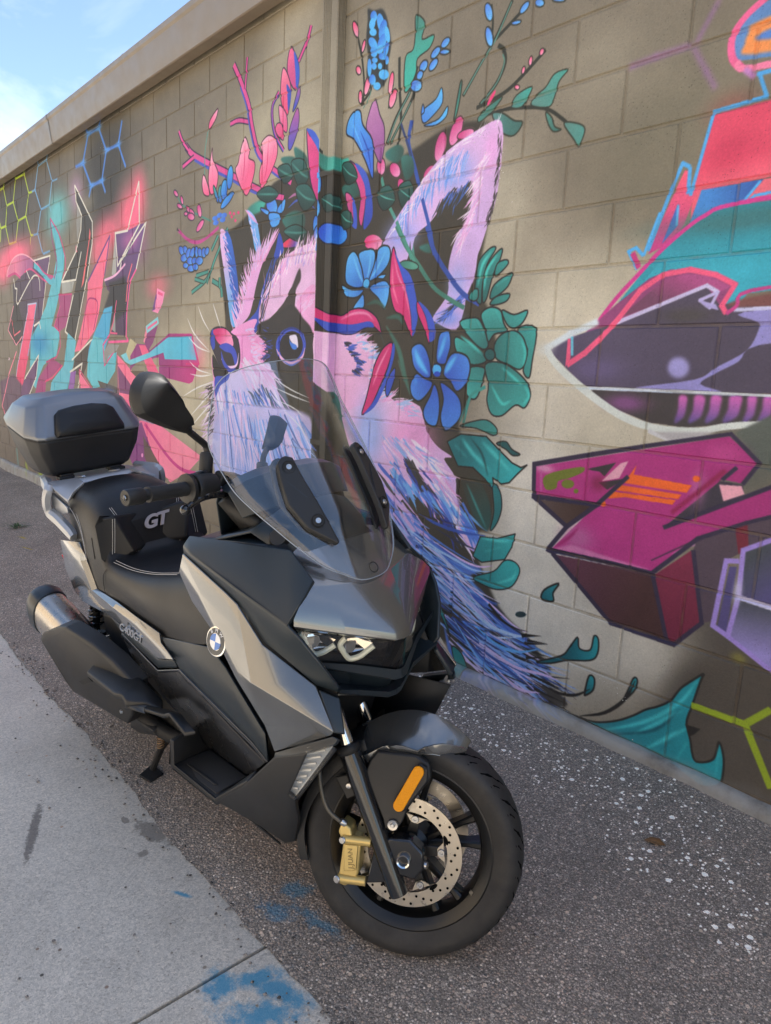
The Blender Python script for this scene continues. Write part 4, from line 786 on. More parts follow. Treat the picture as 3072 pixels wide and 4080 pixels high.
("P",214,215,1.5,1,1,[-4553,1918,-4565,1906,-4593,1902,-4622,1910,-4633,1925,-4621,1937,-4593,1940,-4565,1932],[-4617,1935,-4569,1908],216,7),
("P",214,215,1.4,1,1,[-4465,1892,-4480,1878,-4517,1874,-4554,1883,-4569,1900,-4553,1915,-4516,1919,-4480,1909],[-4548,1912,-4486,1880],216,7),
("P",214,215,1.4,1,1,[-4414,1898,-4425,1883,-4452,1878,-4479,1887,-4490,1904,-4479,1919,-4452,1923,-4425,1914],[-4475,1916,-4429,1885],216,7),
("L",217,[28,28,30,32],0,1,1,[-4027,2091,-4177,1941,-4296,1815,-4508,1744]),
("L",218,[16,17,17,19],0,1,1,[-4027,2091,-4177,1941,-4296,1815,-4508,1744]),
("L",217,[29],0,1,1,[-4149,2062,-4236,1982]),
("L",218,[17],0,1,1,[-4149,2062,-4236,1982]),
("L",217,[32],0,1,1,[-4276,1860,-4442,1844]),
("L",218,[19,20],0,1,1,[-4276,1860,-4442,1844]),
("L",217,[29,30],0,1,1,[-4337,1800,-4463,1827]),
("L",218,[17],0,1,1,[-4337,1800,-4463,1827]),
("L",217,[36,36,34],0,1,1,[-4226,1802,-4119,1759,-4099,1695]),
("L",218,[24,24,23],0,1,1,[-4226,1802,-4119,1759,-4099,1695]),
("L",217,[33],0,1,1,[-4128,1813,-4128,1751]),
("L",218,[21],0,1,1,[-4128,1813,-4128,1751]),
("L",217,[27],0,1,1,[-4297,1788,-4256,1849]),
("L",218,[15],0,1,1,[-4297,1788,-4256,1849]),
("P",219,220,5.6,1,1,[-3799,2165,-3701,2192,-3605,2179,-3651,2138,-3765,2129],[-3799,2165,-3605,2179]),
("P",219,221,4.8,1,1,[-3331,2404,-3248,2367,-3206,2323,-3217,2275,-3301,2326],[-3331,2404,-3206,2323]),
("P",219,221,5,1,1,[-3459,2369,-3344,2363,-3245,2302,-3201,2223,-3313,2277],[-3459,2369,-3245,2302]),
("P",219,221,5,1,1,[-3434,2063,-3319,2094,-3221,2059,-3232,1994,-3344,1992],[-3434,2063,-3221,2059]),
("P",219,220,4.3,1,1,[-3051,2316,-2963,2280,-2868,2269,-2877,2224,-2960,2218,-3035,2251],[-3051,2316,-2877,2224]),
("P",219,221,4.3,1,1,[-2908,2148,-2792,2144,-2767,2093,-2869,2088],[-2908,2148,-2767,2093]),
("P",219,221,3.7,1,1,[-2595,2244,-2516,2260,-2474,2228,-2510,2186,-2582,2211],[-2595,2244,-2474,2228]),
("P",219,221,3.9,1,1,[-2492,2201,-2424,2194,-2404,2131,-2455,2103],[-2492,2201,-2404,2131]),
("P",219,221,3.7,1,1,[-2347,1818,-2256,1827,-2209,1798,-2289,1788],[-2347,1818,-2209,1798]),
("P",222,172,0,1,1,[-3589,2184,-3512,2181,-3480,2123,-3510,2096,-3588,2137],[-3589,2184,-3480,2123],223,6),
("P",224,172,0,1,1,[-3481,2130,-3408,2166,-3421,2107,-3480,2100],[-3481,2130,-3421,2107],223,6),
("P",225,172,0,1,1,[-3572,2112,-3465,2098,-3463,2044,-3539,2037],[-3572,2112,-3463,2044],223,7),
("P",226,172,0,1,1,[-3652,2154,-3572,2127,-3587,2106,-3651,2138],[-3652,2154,-3587,2106],223,7),
("P",227,228,0,1,1,[-3357,1963,-3244,1958,-3298,1911,-3444,1926],[-3357,1963,-3298,1911],223,6),
("L",229,[14],0,21,1,[-3377,2116,-3293,2142,-3197,2121,-3129,2076]),
("L",230,[15,14,14],0,21,1,[-3379,2162,-3309,2174,-3239,2156]),
("P",231,232,0,1,1,[-3219,2471,-3191,2433,-3104,2374,-3026,2201,-3030,2146,-3092,2128,-3118,2117,-3174,2211,-3208,2366],[-3211,2437,-3067,2131],233,7),
("P",234,235,0,1,1,[-3219,2471,-3146,2438,-3077,2342,-3026,2201,-3029,2139,-3079,2126,-3072,2237,-3116,2349,-3191,2433],[-3158,2427,-3043,2162]),
("P",236,237,0.9,1,1,[-3046,2409,-3054,2394,-3067,2391,-3077,2401,-3078,2419,-3070,2434,-3057,2437,-3047,2427],[-3073,2431,-3052,2397],238,7),
("L",239,[13],0,1,1,[-3065,2387,-3046,2336,-3014,2309]),
("L",240,[7],0,1,1,[-3060,2380,-3042,2335]),
("P",241,242,1,1,1,[-3024,2062,-3036,2023,-3067,2011,-3101,2031,-3117,2074,-3105,2113,-3073,2125,-3040,2103],[-3100,2106,-3041,2030],243,7),
("P",241,242,1,1,1,[-3092,1992,-3098,1957,-3116,1944,-3135,1961,-3145,1998,-3139,2033,-3121,2046,-3101,2029],[-3136,2028,-3101,1963],243,7),
("P",241,242,1,1,1,[-3032,1942,-3045,1908,-3081,1897,-3119,1916,-3136,1954,-3122,1988,-3086,1999,-3049,1979],[-3116,1982,-3051,1914],243,7),
("P",241,242,1,1,1,[-3065,1881,-3071,1846,-3091,1833,-3112,1850,-3122,1887,-3116,1922,-3096,1935,-3075,1918],[-3112,1916,-3075,1852],243,7),
("P",244,245,1,1,1,[-2858,1906,-2902,1883,-2972,1889,-3027,1922,-3034,1961,-2988,1983,-2918,1975,-2865,1944],[-3002,1969,-2888,1897],243,7),
("P",246,-1,0,1,1,[-2856,2254,-2785,2208,-2736,2135,-2725,2055,-2747,1951,-2772,1994,-2766,2087,-2817,2181],0,247,5),
("P",248,249,0,1,1,[-2815,2236,-2728,2179,-2683,2075,-2672,1982,-2718,1935,-2735,1950,-2725,2055,-2742,2136],[-2786,2221,-2713,1947]),
("P",250,251,0,1,1,[-2882,2111,-2835,2097,-2797,2031,-2805,1972,-2841,2003],[-2876,2103,-2805,1978],247,5),
("P",252,-1,0,1,1,[-2829,2089,-2791,2030,-2786,1942,-2839,1976,-2811,1979]),
("P",253,254,1.8,1,1,[-2596,1862,-2613,1841,-2656,1835,-2702,1849,-2723,1875,-2705,1897,-2661,1902,-2616,1887],[-2698,1892,-2620,1845]),
("P",255,256,2.1,1,1,[-3702,2232,-3576,2256,-3475,2198,-3589,2172],[-3576,2256,-3589,2172],257,6),
("L",258,[8,8,7],2.3,21,1,[-3702,2232,-3582,2214,-3475,2198]),
("P",255,256,1.9,1,1,[-3357,2336,-3246,2331,-3195,2236,-3282,2206],[-3246,2331,-3282,2206],257,6),
("L",258,[7],2,21,1,[-3357,2336,-3264,2269,-3195,2236]),
("P",255,256,1.9,1,1,[-3310,2203,-3201,2205,-3128,2118,-3236,2083],[-3201,2205,-3236,2083],257,6),
("L",258,[7],2,21,1,[-3310,2203,-3218,2144,-3128,2118]),
("P",255,256,2,1,1,[-3417,2000,-3303,2024,-3197,1975,-3271,1935],[-3303,2024,-3271,1935],257,6),
("L",258,[8,7,7],2.1,21,1,[-3417,2000,-3287,1980,-3197,1975]),
("P",255,256,1.7,1,1,[-2914,2244,-2844,2245,-2792,2170,-2873,2153],[-2844,2245,-2873,2153],257,5),
("L",258,[6],1.8,21,1,[-2914,2244,-2858,2199,-2792,2170]),
("P",255,256,1.8,1,1,[-2913,2026,-2852,2032,-2814,1973,-2885,1950],[-2852,2032,-2885,1950],257,5),
("L",258,[6],1.8,21,1,[-2913,2026,-2869,1991,-2814,1973]),
("P",255,256,1.5,1,1,[-2646,2079,-2564,2101,-2517,2031,-2598,1998],[-2564,2101,-2598,1998],257,5),
("L",258,[6,6,5],1.6,21,1,[-2646,2079,-2581,2050,-2517,2031]),
("P",255,256,1.5,1,1,[-2502,2079,-2426,2098,-2397,2014,-2466,1990],[-2426,2098,-2466,1990],257,5),
("L",258,[5],1.5,21,1,[-2502,2079,-2446,2044,-2397,2014]),
("P",255,256,1.7,1,1,[-3015,2102,-2930,2111,-2902,2045,-2974,2034],[-2930,2111,-2974,2034],257,5),
("L",258,[7,6,6],1.9,21,1,[-3015,2102,-2952,2073,-2902,2045]),
("P",255,256,2,1,1,[-3487,2329,-3385,2334,-3340,2267,-3425,2244],[-3385,2334,-3425,2244],257,6),
("L",258,[7],2.1,21,1,[-3487,2329,-3405,2289,-3340,2267]),
("P",259,260,0,1,1,[-4120,2089,-4064,2074,-4022,1962,-3984,1812,-3934,1547,-3926,1516,-3981,1531,-4027,1683,-4081,1863,-4120,1998],[-4091,1925,-3967,1584]),
("P",261,262,0,1,1,[-4064,2083,-3986,2019,-3912,1807,-3893,1703,-3874,1633,-3926,1525,-3965,1689,-4003,1900,-4035,1989],[-4045,2033,-3913,1634]),
("F",[263,264,265,266],70,[88,8.8,1,0.35],[-4082,2063,-4025,1902,-3987,1760,-3949,1601],[-4036,2019,-3979,1859,-3941,1718,-3903,1560]),
("P",267,268,0,1,1,[-3799,2163,-3699,2093,-3646,1927,-3661,1900,-3715,1941,-3750,2043,-3785,2112],[-3765,2126,-3662,1920]),
("F",[269,270,271],50,[69,6.9,2,0.35],[-3782,2144,-3738,2041,-3687,1939],[-3752,2102,-3709,2000,-3657,1897]),
("L",272,[19,19,18],0,21,1,[-3825,2166,-3748,2116,-3690,2076]),
("P",273,-1,0,1,1,[-3462,2026,-3566,1919,-3628,1852,-3691,1742,-3738,1627,-3788,1561,-3930,1503,-3895,1590,-3825,1682,-3743,1837,-3662,1912,-3567,1959]),
("P",274,-1,0,1,1,[-3459,2002,-3497,1912,-3548,1838,-3632,1705,-3679,1608,-3754,1560,-3788,1535,-3718,1465,-3653,1532,-3647,1624,-3570,1767,-3495,1857,-3414,1905]),
("P",275,-1,0,1,1,[-3652,1515,-3640,1665,-3531,1780,-3412,1858,-3312,1895,-3134,1907,-3111,1766,-3102,1647,-3147,1603,-3257,1577,-3299,1563,-3289,1687,-3333,1705,-3404,1630,-3525,1562]),
("P",276,-1,4.3,1,1,[-3259,1799,-3242,1745,-3289,1687,-3300,1594,-3328,1564,-3463,1584,-3404,1630,-3333,1701]),
("P",277,-1,0,1,1,[-3259,1647,-3111,1707,-3091,1496,-3113,1451,-3170,1505,-3256,1561,-3299,1555]),
("F",[278,279,280],130,[122,11.6,3,0.35],[-3930,1503,-3825,1682,-3726,1835,-3629,1893,-3536,1948],[-3957,1546,-3857,1724,-3731,1877,-3606,1931,-3506,1980]),
("F",[278,281,282,283],150,[136,11.3,4,0.35],[-3637,1573,-3530,1732,-3410,1811,-3267,1838,-3130,1826],[-3630,1615,-3511,1770,-3389,1846,-3255,1874,-3129,1863]),
("F",[284,285],50,[126,9.2,5,0.35],[-3653,1523,-3577,1751,-3471,1839],[-3633,1563,-3559,1788,-3454,1875]),
("F",[286,287],90,[82,8.2,6,0.35],[-3284,1562,-3202,1606,-3108,1647],[-3250,1592,-3162,1634,-3070,1667]),
("P",288,-1,0,1,1,[-3985,1486,-3788,1544,-3678,1549,-3710,1482,-3552,1405,-3566,1330,-3647,1299,-3854,1259,-3891,1326,-3892,1441]),
("F",[289,290,291],120,[108,9.6,7,0.35],[-3787,1483,-3717,1405,-3715,1319,-3818,1274],[-3706,1486,-3637,1397,-3635,1308,-3748,1253]),
("P",292,-1,4,1,1,[-3682,1511,-3525,1557,-3330,1619,-3213,1545,-3135,1489,-3111,1405,-3159,1273,-3420,1192,-3549,1305,-3568,1405]),
("F",[293,294],60,[93,9.3,8,0.35],[-3571,1497,-3520,1405,-3550,1330],[-3636,1511,-3592,1401,-3615,1316]),
("P",295,296,0,1,1,[-4186,1199,-3890,1263,-3647,1299,-3541,1305,-3508,1247,-3441,1141,-3376,1044,-3291,967,-3183,829,-4216,713,-4206,940,-4220,1084],[-3800,1239,-3883,779]),
("F",[297,298,299,300,301],240,[262,13.8,9,0.35],[-4156,1134,-3981,1096,-3798,1087,-3643,1113,-3512,1120,-3413,974,-3707,933,-3979,910],[-4141,1088,-3952,1054,-3770,1047,-3608,1076,-3471,1086,-3373,941,-3680,892,-3959,865]),
("F",[302,303,304],120,[188,11.3,44,0.3],[-3854,1291,-3748,1266,-3630,1286,-3564,1245],[-3809,1254,-3700,1231,-3580,1253,-3515,1213]),
("F",[305,216,306],40,[151,11.3,10,0.35],[-3780,1115,-3611,1158,-3479,1080,-3398,1000],[-3736,1080,-3569,1124,-3438,1046,-3358,968]),
("F",[307,308,309],110,[207,8.3,11,0.35],[-4216,1179,-4206,1036,-4216,890,-4196,755],[-4304,1152,-4283,1000,-4284,847,-4253,708]),
("F",[310],36,[124,6.9,12,0.35],[-4226,1179,-4206,891],[-4309,1147,-4268,846]),
("P",311,299,10.4,1,1,[-4109,995,-3211,1055,-3099,903,-2988,729,-3004,592,-3726,442,-4175,566],[-3596,1015,-3583,497]),
("F",[297,312,313,314,315],120,[376,19.9,30,0.2],[-4043,983,-3736,960,-3460,982,-3208,974,-3325,824,-3733,780],[-4027,906,-3706,888,-3418,918,-3158,918,-3285,762,-3702,707]),
("P",316,-1,1.1,1,1,[-3183,1393,-3238,1328,-3346,1306,-3446,1342,-3475,1415,-3414,1481,-3304,1499,-3209,1462]),
("P",317,-1,1.1,1,1,[-3210,1393,-3254,1340,-3339,1321,-3417,1350,-3438,1410,-3391,1464,-3304,1480,-3231,1450]),
("P",318,-1,0,1,1,[-3341,1453,-3295,1462,-3266,1448,-3255,1393,-3293,1409,-3323,1425]),
("P",319,-1,0,1,1,[-3341,1441,-3323,1421,-3271,1405,-3270,1385,-3307,1385,-3334,1413]),
("L",320,[22,21,21,20,20,19],0,21,1,[-3469,1385,-3433,1348,-3371,1314,-3289,1311,-3212,1346,-3190,1393]),
("L",321,[10],0,21,1,[-3409,1324,-3318,1299,-3225,1326]),
("L",322,[13,13,13,12,12],0,21,1,[-3458,1405,-3414,1470,-3325,1496,-3238,1475,-3194,1420]),
("P",323,-1,0,1,1,[-4240,1490,-4176,1515,-4079,1513,-3984,1477,-3896,1432,-3873,1326,-3908,1258,-4020,1249,-4117,1281,-4206,1368,-4253,1434],0,324,9),
("P",325,-1,0,1,1,[-4232,1495,-4206,1499,-4186,1406,-4216,1378,-4247,1434]),
("P",326,327,0,1,1,[-4206,1501,-4079,1508,-3988,1473,-3954,1406,-4031,1395,-4133,1415,-4192,1462],[-4137,1498,-4040,1415]),
("P",328,-1,0,1,1,[-4133,1401,-4040,1419,-3947,1392,-3906,1334,-3927,1280,-3974,1352,-4059,1369]),
("L",329,[18,17,17,17,17],0,21,1,[-4105,1323,-4049,1280,-3964,1275,-3909,1294,-3888,1361]),
("L",328,[30,30,28,28],0,21,1,[-4107,1369,-4078,1305,-4001,1256,-3927,1267]),
("L",290,[22],0,21,1,[-4232,1331,-4216,1265,-4196,1199,-4186,1085]),
("P",330,-1,0,1,1,[-4216,1350,-4117,1276,-4020,1242,-4039,1204,-4176,1200,-4216,1255]),
("P",331,-1,0,1,1,[-4186,1204,-4077,1217,-4001,1238,-4020,1196,-4116,1155,-4176,1086]),
("L",332,[10],0,21,1,[-4418,1654,-4349,1567,-4257,1490]),
("L",332,[10,10,9],0,21,1,[-4216,1665,-4167,1590,-4114,1511]),
("L",332,[10],0,21,1,[-4576,1583,-4467,1474,-4257,1368]),
("L",332,[10],0,21,1,[-4567,1465,-4424,1396,-4257,1363]),
("L",332,[10],0,21,1,[-4546,1302,-4426,1250,-4232,1226]),
("L",332,[10],0,21,1,[-4536,1218,-4383,1208,-4226,1222]),
("L",332,[11,10,10],0,21,1,[-4653,1061,-4427,1132,-4216,1175]),
("L",332,[11,10,10],0,21,1,[-4540,935,-4363,1037,-4206,1123]),
("L",332,[10],0,21,1,[-4530,864,-4342,979,-4206,1055]),
("L",332,[8,8,7],0,21,1,[-3515,1230,-3313,1167,-3139,1131]),
("L",332,[8,8,7],0,21,1,[-3482,1172,-3282,1132,-3131,1108]),
("L",332,[8,8,7],0,21,1,[-3432,1099,-3280,1067,-3162,1014]),
("L",332,[8,7,7],0,21,1,[-3384,1052,-3232,980,-3126,900]),
("L",332,[8],0,21,1,[-3541,1016,-3443,938,-3377,842]),
("P",333,334,0,1,1,[-3100,1466,-2919,1463,-2739,1461,-2632,1387,-2572,1315,-2635,1258,-2498,1173,-2349,1100,-2283,1011,-2275,917,-2702,868,-2831,1006,-2889,1152,-3048,1222,-3107,1336],[-2916,1412,-2486,999]),
("P",335,336,0,1,1,[-2835,1068,-2343,1158,-2236,1033,-2161,974,-2075,940,-2119,925,-2046,853,-2030,763,-1966,698,-1933,640,-1869,556,-1955,570,-2093,619,-2294,743,-2443,648,-2490,676,-2600,782],[-2488,1034,-1972,599]),
("B",290,0.6,[-2331,1002,174,102]),
("B",337,0.6,[-2633,998,129,194]),
("F",[338,339,340],130,[90,9,13,0.35],[-2761,1447,-2665,1383,-2616,1314,-2645,1250],[-2710,1464,-2613,1387,-2564,1312,-2595,1241]),
("F",[341,342,343],55,[64,9.2,14,0.35],[-2855,1426,-2804,1376,-2730,1319,-2774,1268],[-2800,1415,-2750,1365,-2678,1309,-2720,1259]),
("F",[344,345,346],90,[90,8.1,15,0.35],[-2686,1170,-2552,1177,-2434,1149,-2349,1100],[-2647,1193,-2510,1193,-2388,1155,-2304,1096]),
("F",[347,348,312,349,350],170,[163,14.6,16,0.16],[-2508,962,-2362,963,-2261,946,-2178,862,-2126,790,-2055,708,-1996,640],[-2474,939,-2325,942,-2224,928,-2148,840,-2098,766,-2026,687,-1968,620]),
("F",[351,352,353],90,[138,13.8,17,0.16],[-2378,906,-2291,827,-2217,756,-2125,669,-2047,617],[-2350,879,-2264,801,-2191,731,-2099,645,-2023,594]),
("F",[354,355],70,[132,13.2,18,0.16],[-2469,860,-2390,799,-2267,768,-2003,718,-1945,650],[-2437,834,-2360,774,-2238,744,-1977,695,-1920,628]),
("F",[356,357,358,359,360],110,[288,16.7,31,0.15],[-2603,831,-2484,726,-2370,625,-2262,539,-2190,461],[-2544,790,-2428,687,-2316,587,-2206,507,-2131,434]),
("P",361,362,2,1,1,[-2329,540,-2133,545,-1949,505,-1863,493,-1926,445,-1837,395,-1750,335,-1637,286,-1559,249,-1659,209,-1537,181,-1484,153,-1586,81,-1934,-50,-2018,75,-2091,278,-2173,453],[-2229,539,-1673,191]),
("F",[363,364,365],70,[354,12.6,40,0.1],[-2269,545,-2147,487,-2074,408,-2003,323,-1908,249,-1801,195,-1699,143],[-2228,532,-2110,473,-2040,393,-1970,308,-1876,235,-1768,185,-1665,139]),
("F",[366,367,368,369],110,[362,10.1,41,0.1],[-2269,545,-2147,487,-2074,408,-2003,323,-1908,249,-1801,195,-1699,143],[-2228,532,-2110,473,-2040,393,-1970,308,-1876,235,-1768,185,-1665,139]),
("F",[370,371,372],90,[337,5.9,42,0.1],[-2269,545,-2147,487,-2074,408,-2003,323,-1908,249,-1801,195,-1699,143],[-2228,532,-2110,473,-2040,393,-1970,308,-1876,235,-1768,185,-1665,139]),
("F",[373],46,[255,7,43,0.12],[-2019,298,-1889,234,-1752,191,-1631,154],[-1985,284,-1856,223,-1717,186,-1597,152]),
("L",374,[11,10,9,9],0,21,1,[-2288,534,-2056,508,-1912,481,-1798,499]),
("L",375,[11,10,9,10],0,21,1,[-2153,555,-1984,510,-1880,502,-1805,523]),
("L",376,[11,9,9,9],0,21,1,[-2036,280,-1889,234,-1756,229,-1607,283]),
("L",291,[10,9,9,9],0,21,1,[-1976,419,-1801,359,-1685,309,-1608,295]),
("L",377,[10,9,9,9],0,21,1,[-1997,256,-1834,191,-1673,191,-1558,243]),
("L",378,[10,10,9],0,21,1,[-1954,180,-1809,105,-1723,65]),
("L",291,[10,9,9,8],0,21,1,[-1885,188,-1707,141,-1536,169,-1471,158]),
("L",379,[11],0,21,1,[-2287,391,-2215,366,-2158,387]),
("L",380,[11],0,11,1,[-1782,332,-1699,299,-1601,301]),
("L",380,[11],0,11,1,[-1636,280,-1543,303]),
("L",380,[11,10],0,11,1,[-1605,265,-1505,282]),
("L",380,[11],0,11,1,[-1673,191,-1541,217]),
("L",380,[11,10],0,11,1,[-1596,179,-1491,150]),
("P",381,-1,3.5,1,1,[-2096,287,-1920,262,-1763,192,-1609,155,-1516,128,-1436,107,-1395,73,-1468,44,-1587,40,-1783,48,-1949,45,-2048,176]),
("F",[382,383,384,385,363],120,[376,10,21,0.1],[-2069,266,-1964,221,-1886,152,-1792,137,-1723,124],[-2020,249,-1917,205,-1838,140,-1743,131,-1675,121]),
("L",386,[15,14,13,13],0,21,1,[-1962,325,-1804,270,-1673,266,-1573,289]),
("L",387,[14,14,13,13],0,21,1,[-1920,262,-1764,201,-1646,204,-1548,246]),
("L",388,[14,14,12,12],0,21,1,[-1818,174,-1660,138,-1519,153,-1442,156]),
("L",337,[15,15,14,14],0,21,1,[-2003,238,-1859,114,-1751,69,-1649,25]),
("L",389,[14,13,13],0,21,1,[-1754,95,-1620,54,-1520,75]),
("L",380,[13,12,12],0,11,1,[-1813,357,-1720,304,-1624,294]),
("L",380,[12],0,11,1,[-1632,274,-1540,304]),
("L",380,[12],0,11,1,[-1619,248,-1508,280]),
("L",380,[12],0,11,1,[-1603,193,-1526,219]),
("L",380,[12,11],0,11,1,[-1576,132,-1429,127]),
("L",380,[12,11],0,11,1,[-1551,81,-1386,76]),
("L",380,[12,11],0,11,1,[-1516,128,-1409,118]),
("L",380,[12,11],0,11,1,[-1479,57,-1374,52]),
("P",390,391,0,1,1,[-1411,300,-1381,350,-1369,310,-1324,319,-1315,375,-1296,369,-1293,315,-1320,280,-1415,247,-1486,211,-1553,193,-1443,256],[-1411,300,-1293,315],380,6),
("P",390,391,0,1,1,[-1555,448,-1545,490,-1483,531,-1505,488,-1501,456],[-1555,448,-1483,531],380,7),
("P",390,391,0,1,1,[-1327,150,-1317,220,-1294,219,-1294,175,-1322,143],[-1327,150,-1294,219],380,7),
("P",390,391,0,1,1,[-1168,196,-1145,274,-1129,272,-1139,226,-1188,160],[-1168,196,-1129,272],380,6),
("L",380,[13,12,12,11],0,21,1,[-1514,112,-1436,107,-1364,127,-1307,173]),
("L",380,[14,13,13,13],0,21,1,[-1338,53,-1239,107,-1167,188,-1137,269]),
("P",392,-1,0.9,1,1,[-1620,368,-1627,358,-1645,349,-1664,347,-1672,353,-1666,364,-1647,373,-1629,374]),
("L",380,[11],0,21,1,[-1429,42,-1337,46,-1234,57]),
("P",393,394,0,1,1,[-1355,45,-1293,52,-1243,68,-1181,102,-1129,142,-1087,181,-1045,210,-1006,246,-986,285,-971,310,-935,351,-910,377,-915,358,-923,316,-931,270,-943,211,-943,187,-937,169,-924,138,-913,99,-899,76,-869,86,-845,108,-838,140,-835,172,-823,154,-811,110,-810,46,-825,29,-870,16,-964,34,-1077,35,-1197,36],[-1202,71,-866,84],380,7),
("L",395,[16,15,14,14],4.8,21,1,[-1240,38,-1089,134,-977,248,-928,347]),
("L",395,[15,15,14],4.6,21,1,[-1070,42,-990,124,-940,175]),
("L",395,[14],4.3,21,1,[-959,55,-933,126]),
("L",395,[14,13],4.2,21,1,[-829,58,-833,150]),
("L",395,[15,15,13],4.6,21,1,[-1121,74,-1018,172,-961,232]),
("L",396,[9,8,8],2.4,21,1,[-1198,40,-1049,121,-968,230]),
("L",396,[8],2.2,21,1,[-1019,58,-959,160]),
("P",380,-1,0,0,1,[-948,186,-897,190,-914,164,-929,150]),
("L",397,[25,23,21],1.4,0,1,[-936,257,-767,262,-701,338]),
("L",397,[23,22],1.3,0,1,[-767,262,-667,93]),
("P",398,399,0,1,1,[-1943,2236,-1918,2186,-1916,2122,-1920,2043,-1930,1948,-1963,1859,-1991,1783,-2005,1750,-2014,1676,-2052,1591,-2059,1544,-2100,1466,-2219,1500,-2235,1525,-2158,1614,-2166,1705,-2151,1781,-2122,1843,-2081,1884,-2053,1982,-2062,2040,-2124,2004,-2223,1960,-2290,1909,-2370,1870,-2394,1806,-2407,1849,-2420,1772,-2490,1774,-2567,1846,-2587,1861,-2503,1954,-2350,2086,-2207,2177,-2033,2226],[-1947,2234,-2061,1580]),
("B",400,0.65,[-2156,2083,99,69]),
("B",401,0.6,[-1970,2133,45,88]),
("B",402,0.7,[-2468,1880,117,76]),
("B",403,0.5,[-2110,1653,59,83]),
("B",404,0.7,[-2149,1511,78,37]),
("P",124,-1,4.8,1,1,[-2061,2020,-2081,1930,-2122,1843,-2163,1824,-2166,1705,-2199,1683,-2260,1773,-2304,1863,-2289,1897,-2222,1957,-2124,2001]),
("F",[124,405],70,[88,6.6,22,0.35],[-2233,1973,-2150,2008,-2070,2035],[-2246,1947,-2165,1984,-2088,2014]),
("F",[406,407,408],130,[89,5.7,23,0.35],[-1993,2137,-2017,2060,-2025,1978,-2057,1898,-2091,1816],[-2011,2117,-2035,2039,-2045,1957,-2078,1876,-2110,1793]),
("F",[409,410,411],110,[104,7.2,24,0.35],[-2502,1935,-2338,2054,-2203,2131,-2105,2147],[-2504,1904,-2343,2025,-2211,2105,-2117,2123]),
("F",[412],70,[38,3.8,25,0.35],[-1937,2211,-1928,2125,-1928,2045,-1938,1954,-1964,1870],[-1938,2185,-1928,2098,-1931,2018,-1945,1929,-1977,1846]),
("F",[301],60,[58,3.3,26,0.35],[-2558,1865,-2349,2080,-2157,2185,-1950,2230],[-2529,1887,-2321,2097,-2125,2195,-1941,2253]),
("F",[413,414],60,[76,6.2,27,0.35],[-2055,1609,-2118,1558,-2168,1523],[-2085,1591,-2149,1539,-2199,1504]),
("L",130,[18],0,1,1,[-2344,2013,-2288,1885,-2252,1778]),
("L",415,[22,23,22,21,20],0,1,1,[-2307,1899,-2253,1791,-2165,1693,-2072,1610,-1978,1564]),
("L",416,[21,21,20,19,19,19],0,1,1,[-2501,1922,-2435,1833,-2351,1750,-2250,1650,-2156,1596,-2059,1553]),
("L",128,[17],0,1,1,[-2502,1941,-2424,1826,-2371,1758]),
("P",417,418,0.8,1,1,[-2344,1734,-2365,1725,-2408,1729,-2450,1743,-2464,1760,-2443,1769,-2399,1765,-2358,1750],[-2441,1761,-2367,1733],419,5),
("P",420,421,0,1,1,[-2862,1748,-2848,1816,-2803,1843,-2760,1809,-2722,1744,-2713,1682,-2775,1672,-2847,1697],[-2696,1681,-2803,1843],422,8),
("P",420,421,0,1,1,[-2762,1829,-2673,1841,-2639,1818,-2646,1759,-2675,1707,-2708,1696,-2734,1759],[-2696,1681,-2673,1841],422,8),
("P",420,421,0,1,1,[-2619,1836,-2556,1843,-2533,1808,-2550,1758,-2611,1716,-2675,1700,-2646,1765],[-2696,1681,-2556,1843],422,7),
("P",420,421,0,1,1,[-2882,1693,-2809,1667,-2717,1662,-2761,1630,-2843,1634,-2875,1664],[-2696,1681,-2875,1664],422,8),
("P",420,421,0,1,1,[-2673,1673,-2577,1694,-2534,1671,-2535,1612,-2563,1567,-2604,1615,-2661,1652],[-2696,1681,-2563,1567],422,7),
("P",420,421,0,1,1,[-2716,1641,-2707,1586,-2745,1570,-2792,1579,-2749,1622],[-2696,1681,-2792,1579],422,8),
("P",420,421,0,1,1,[-2621,1710,-2590,1721,-2558,1719,-2578,1701],[-2696,1681,-2558,1719],422,7),
("L",423,[12],2.7,21,1,[-2807,1827,-2756,1740,-2719,1690]),
("L",423,[11],2.6,21,1,[-2672,1828,-2678,1755,-2697,1702]),
("L",423,[11],2.5,21,1,[-2565,1824,-2624,1750,-2675,1700]),
("L",423,[12],2.7,21,1,[-2845,1669,-2762,1658]),
("L",423,[11],2.5,21,1,[-2565,1673,-2550,1613]),
("P",424,-1,0.9,1,1,[-2672,1684,-2683,1669,-2701,1666,-2717,1675,-2721,1692,-2710,1707,-2691,1711,-2675,1701],0,425,5),
("P",426,427,0,1,1,[-2079,1497,-1989,1512,-1945,1470,-1915,1406,-1945,1388,-2014,1430],[-1908,1371,-2079,1497],422,7),
("P",426,427,0,1,1,[-1966,1523,-1922,1550,-1867,1537,-1847,1491,-1829,1457,-1888,1446,-1916,1417,-1937,1464],[-1908,1371,-1922,1550],422,7),
("P",426,427,0,1,1,[-1859,1537,-1798,1518,-1735,1532,-1752,1489,-1793,1467,-1831,1485],[-1908,1371,-1735,1532],422,6),
("P",426,427,0,1,1,[-1778,1464,-1689,1466,-1694,1345,-1702,1283,-1733,1310,-1720,1389],[-1908,1371,-1689,1466],422,6),
("P",426,427,0,1,1,[-1884,1406,-1850,1446,-1792,1459,-1746,1433,-1723,1383,-1728,1333,-1755,1313,-1808,1331,-1871,1354],[-1908,1371,-1723,1383],422,6),
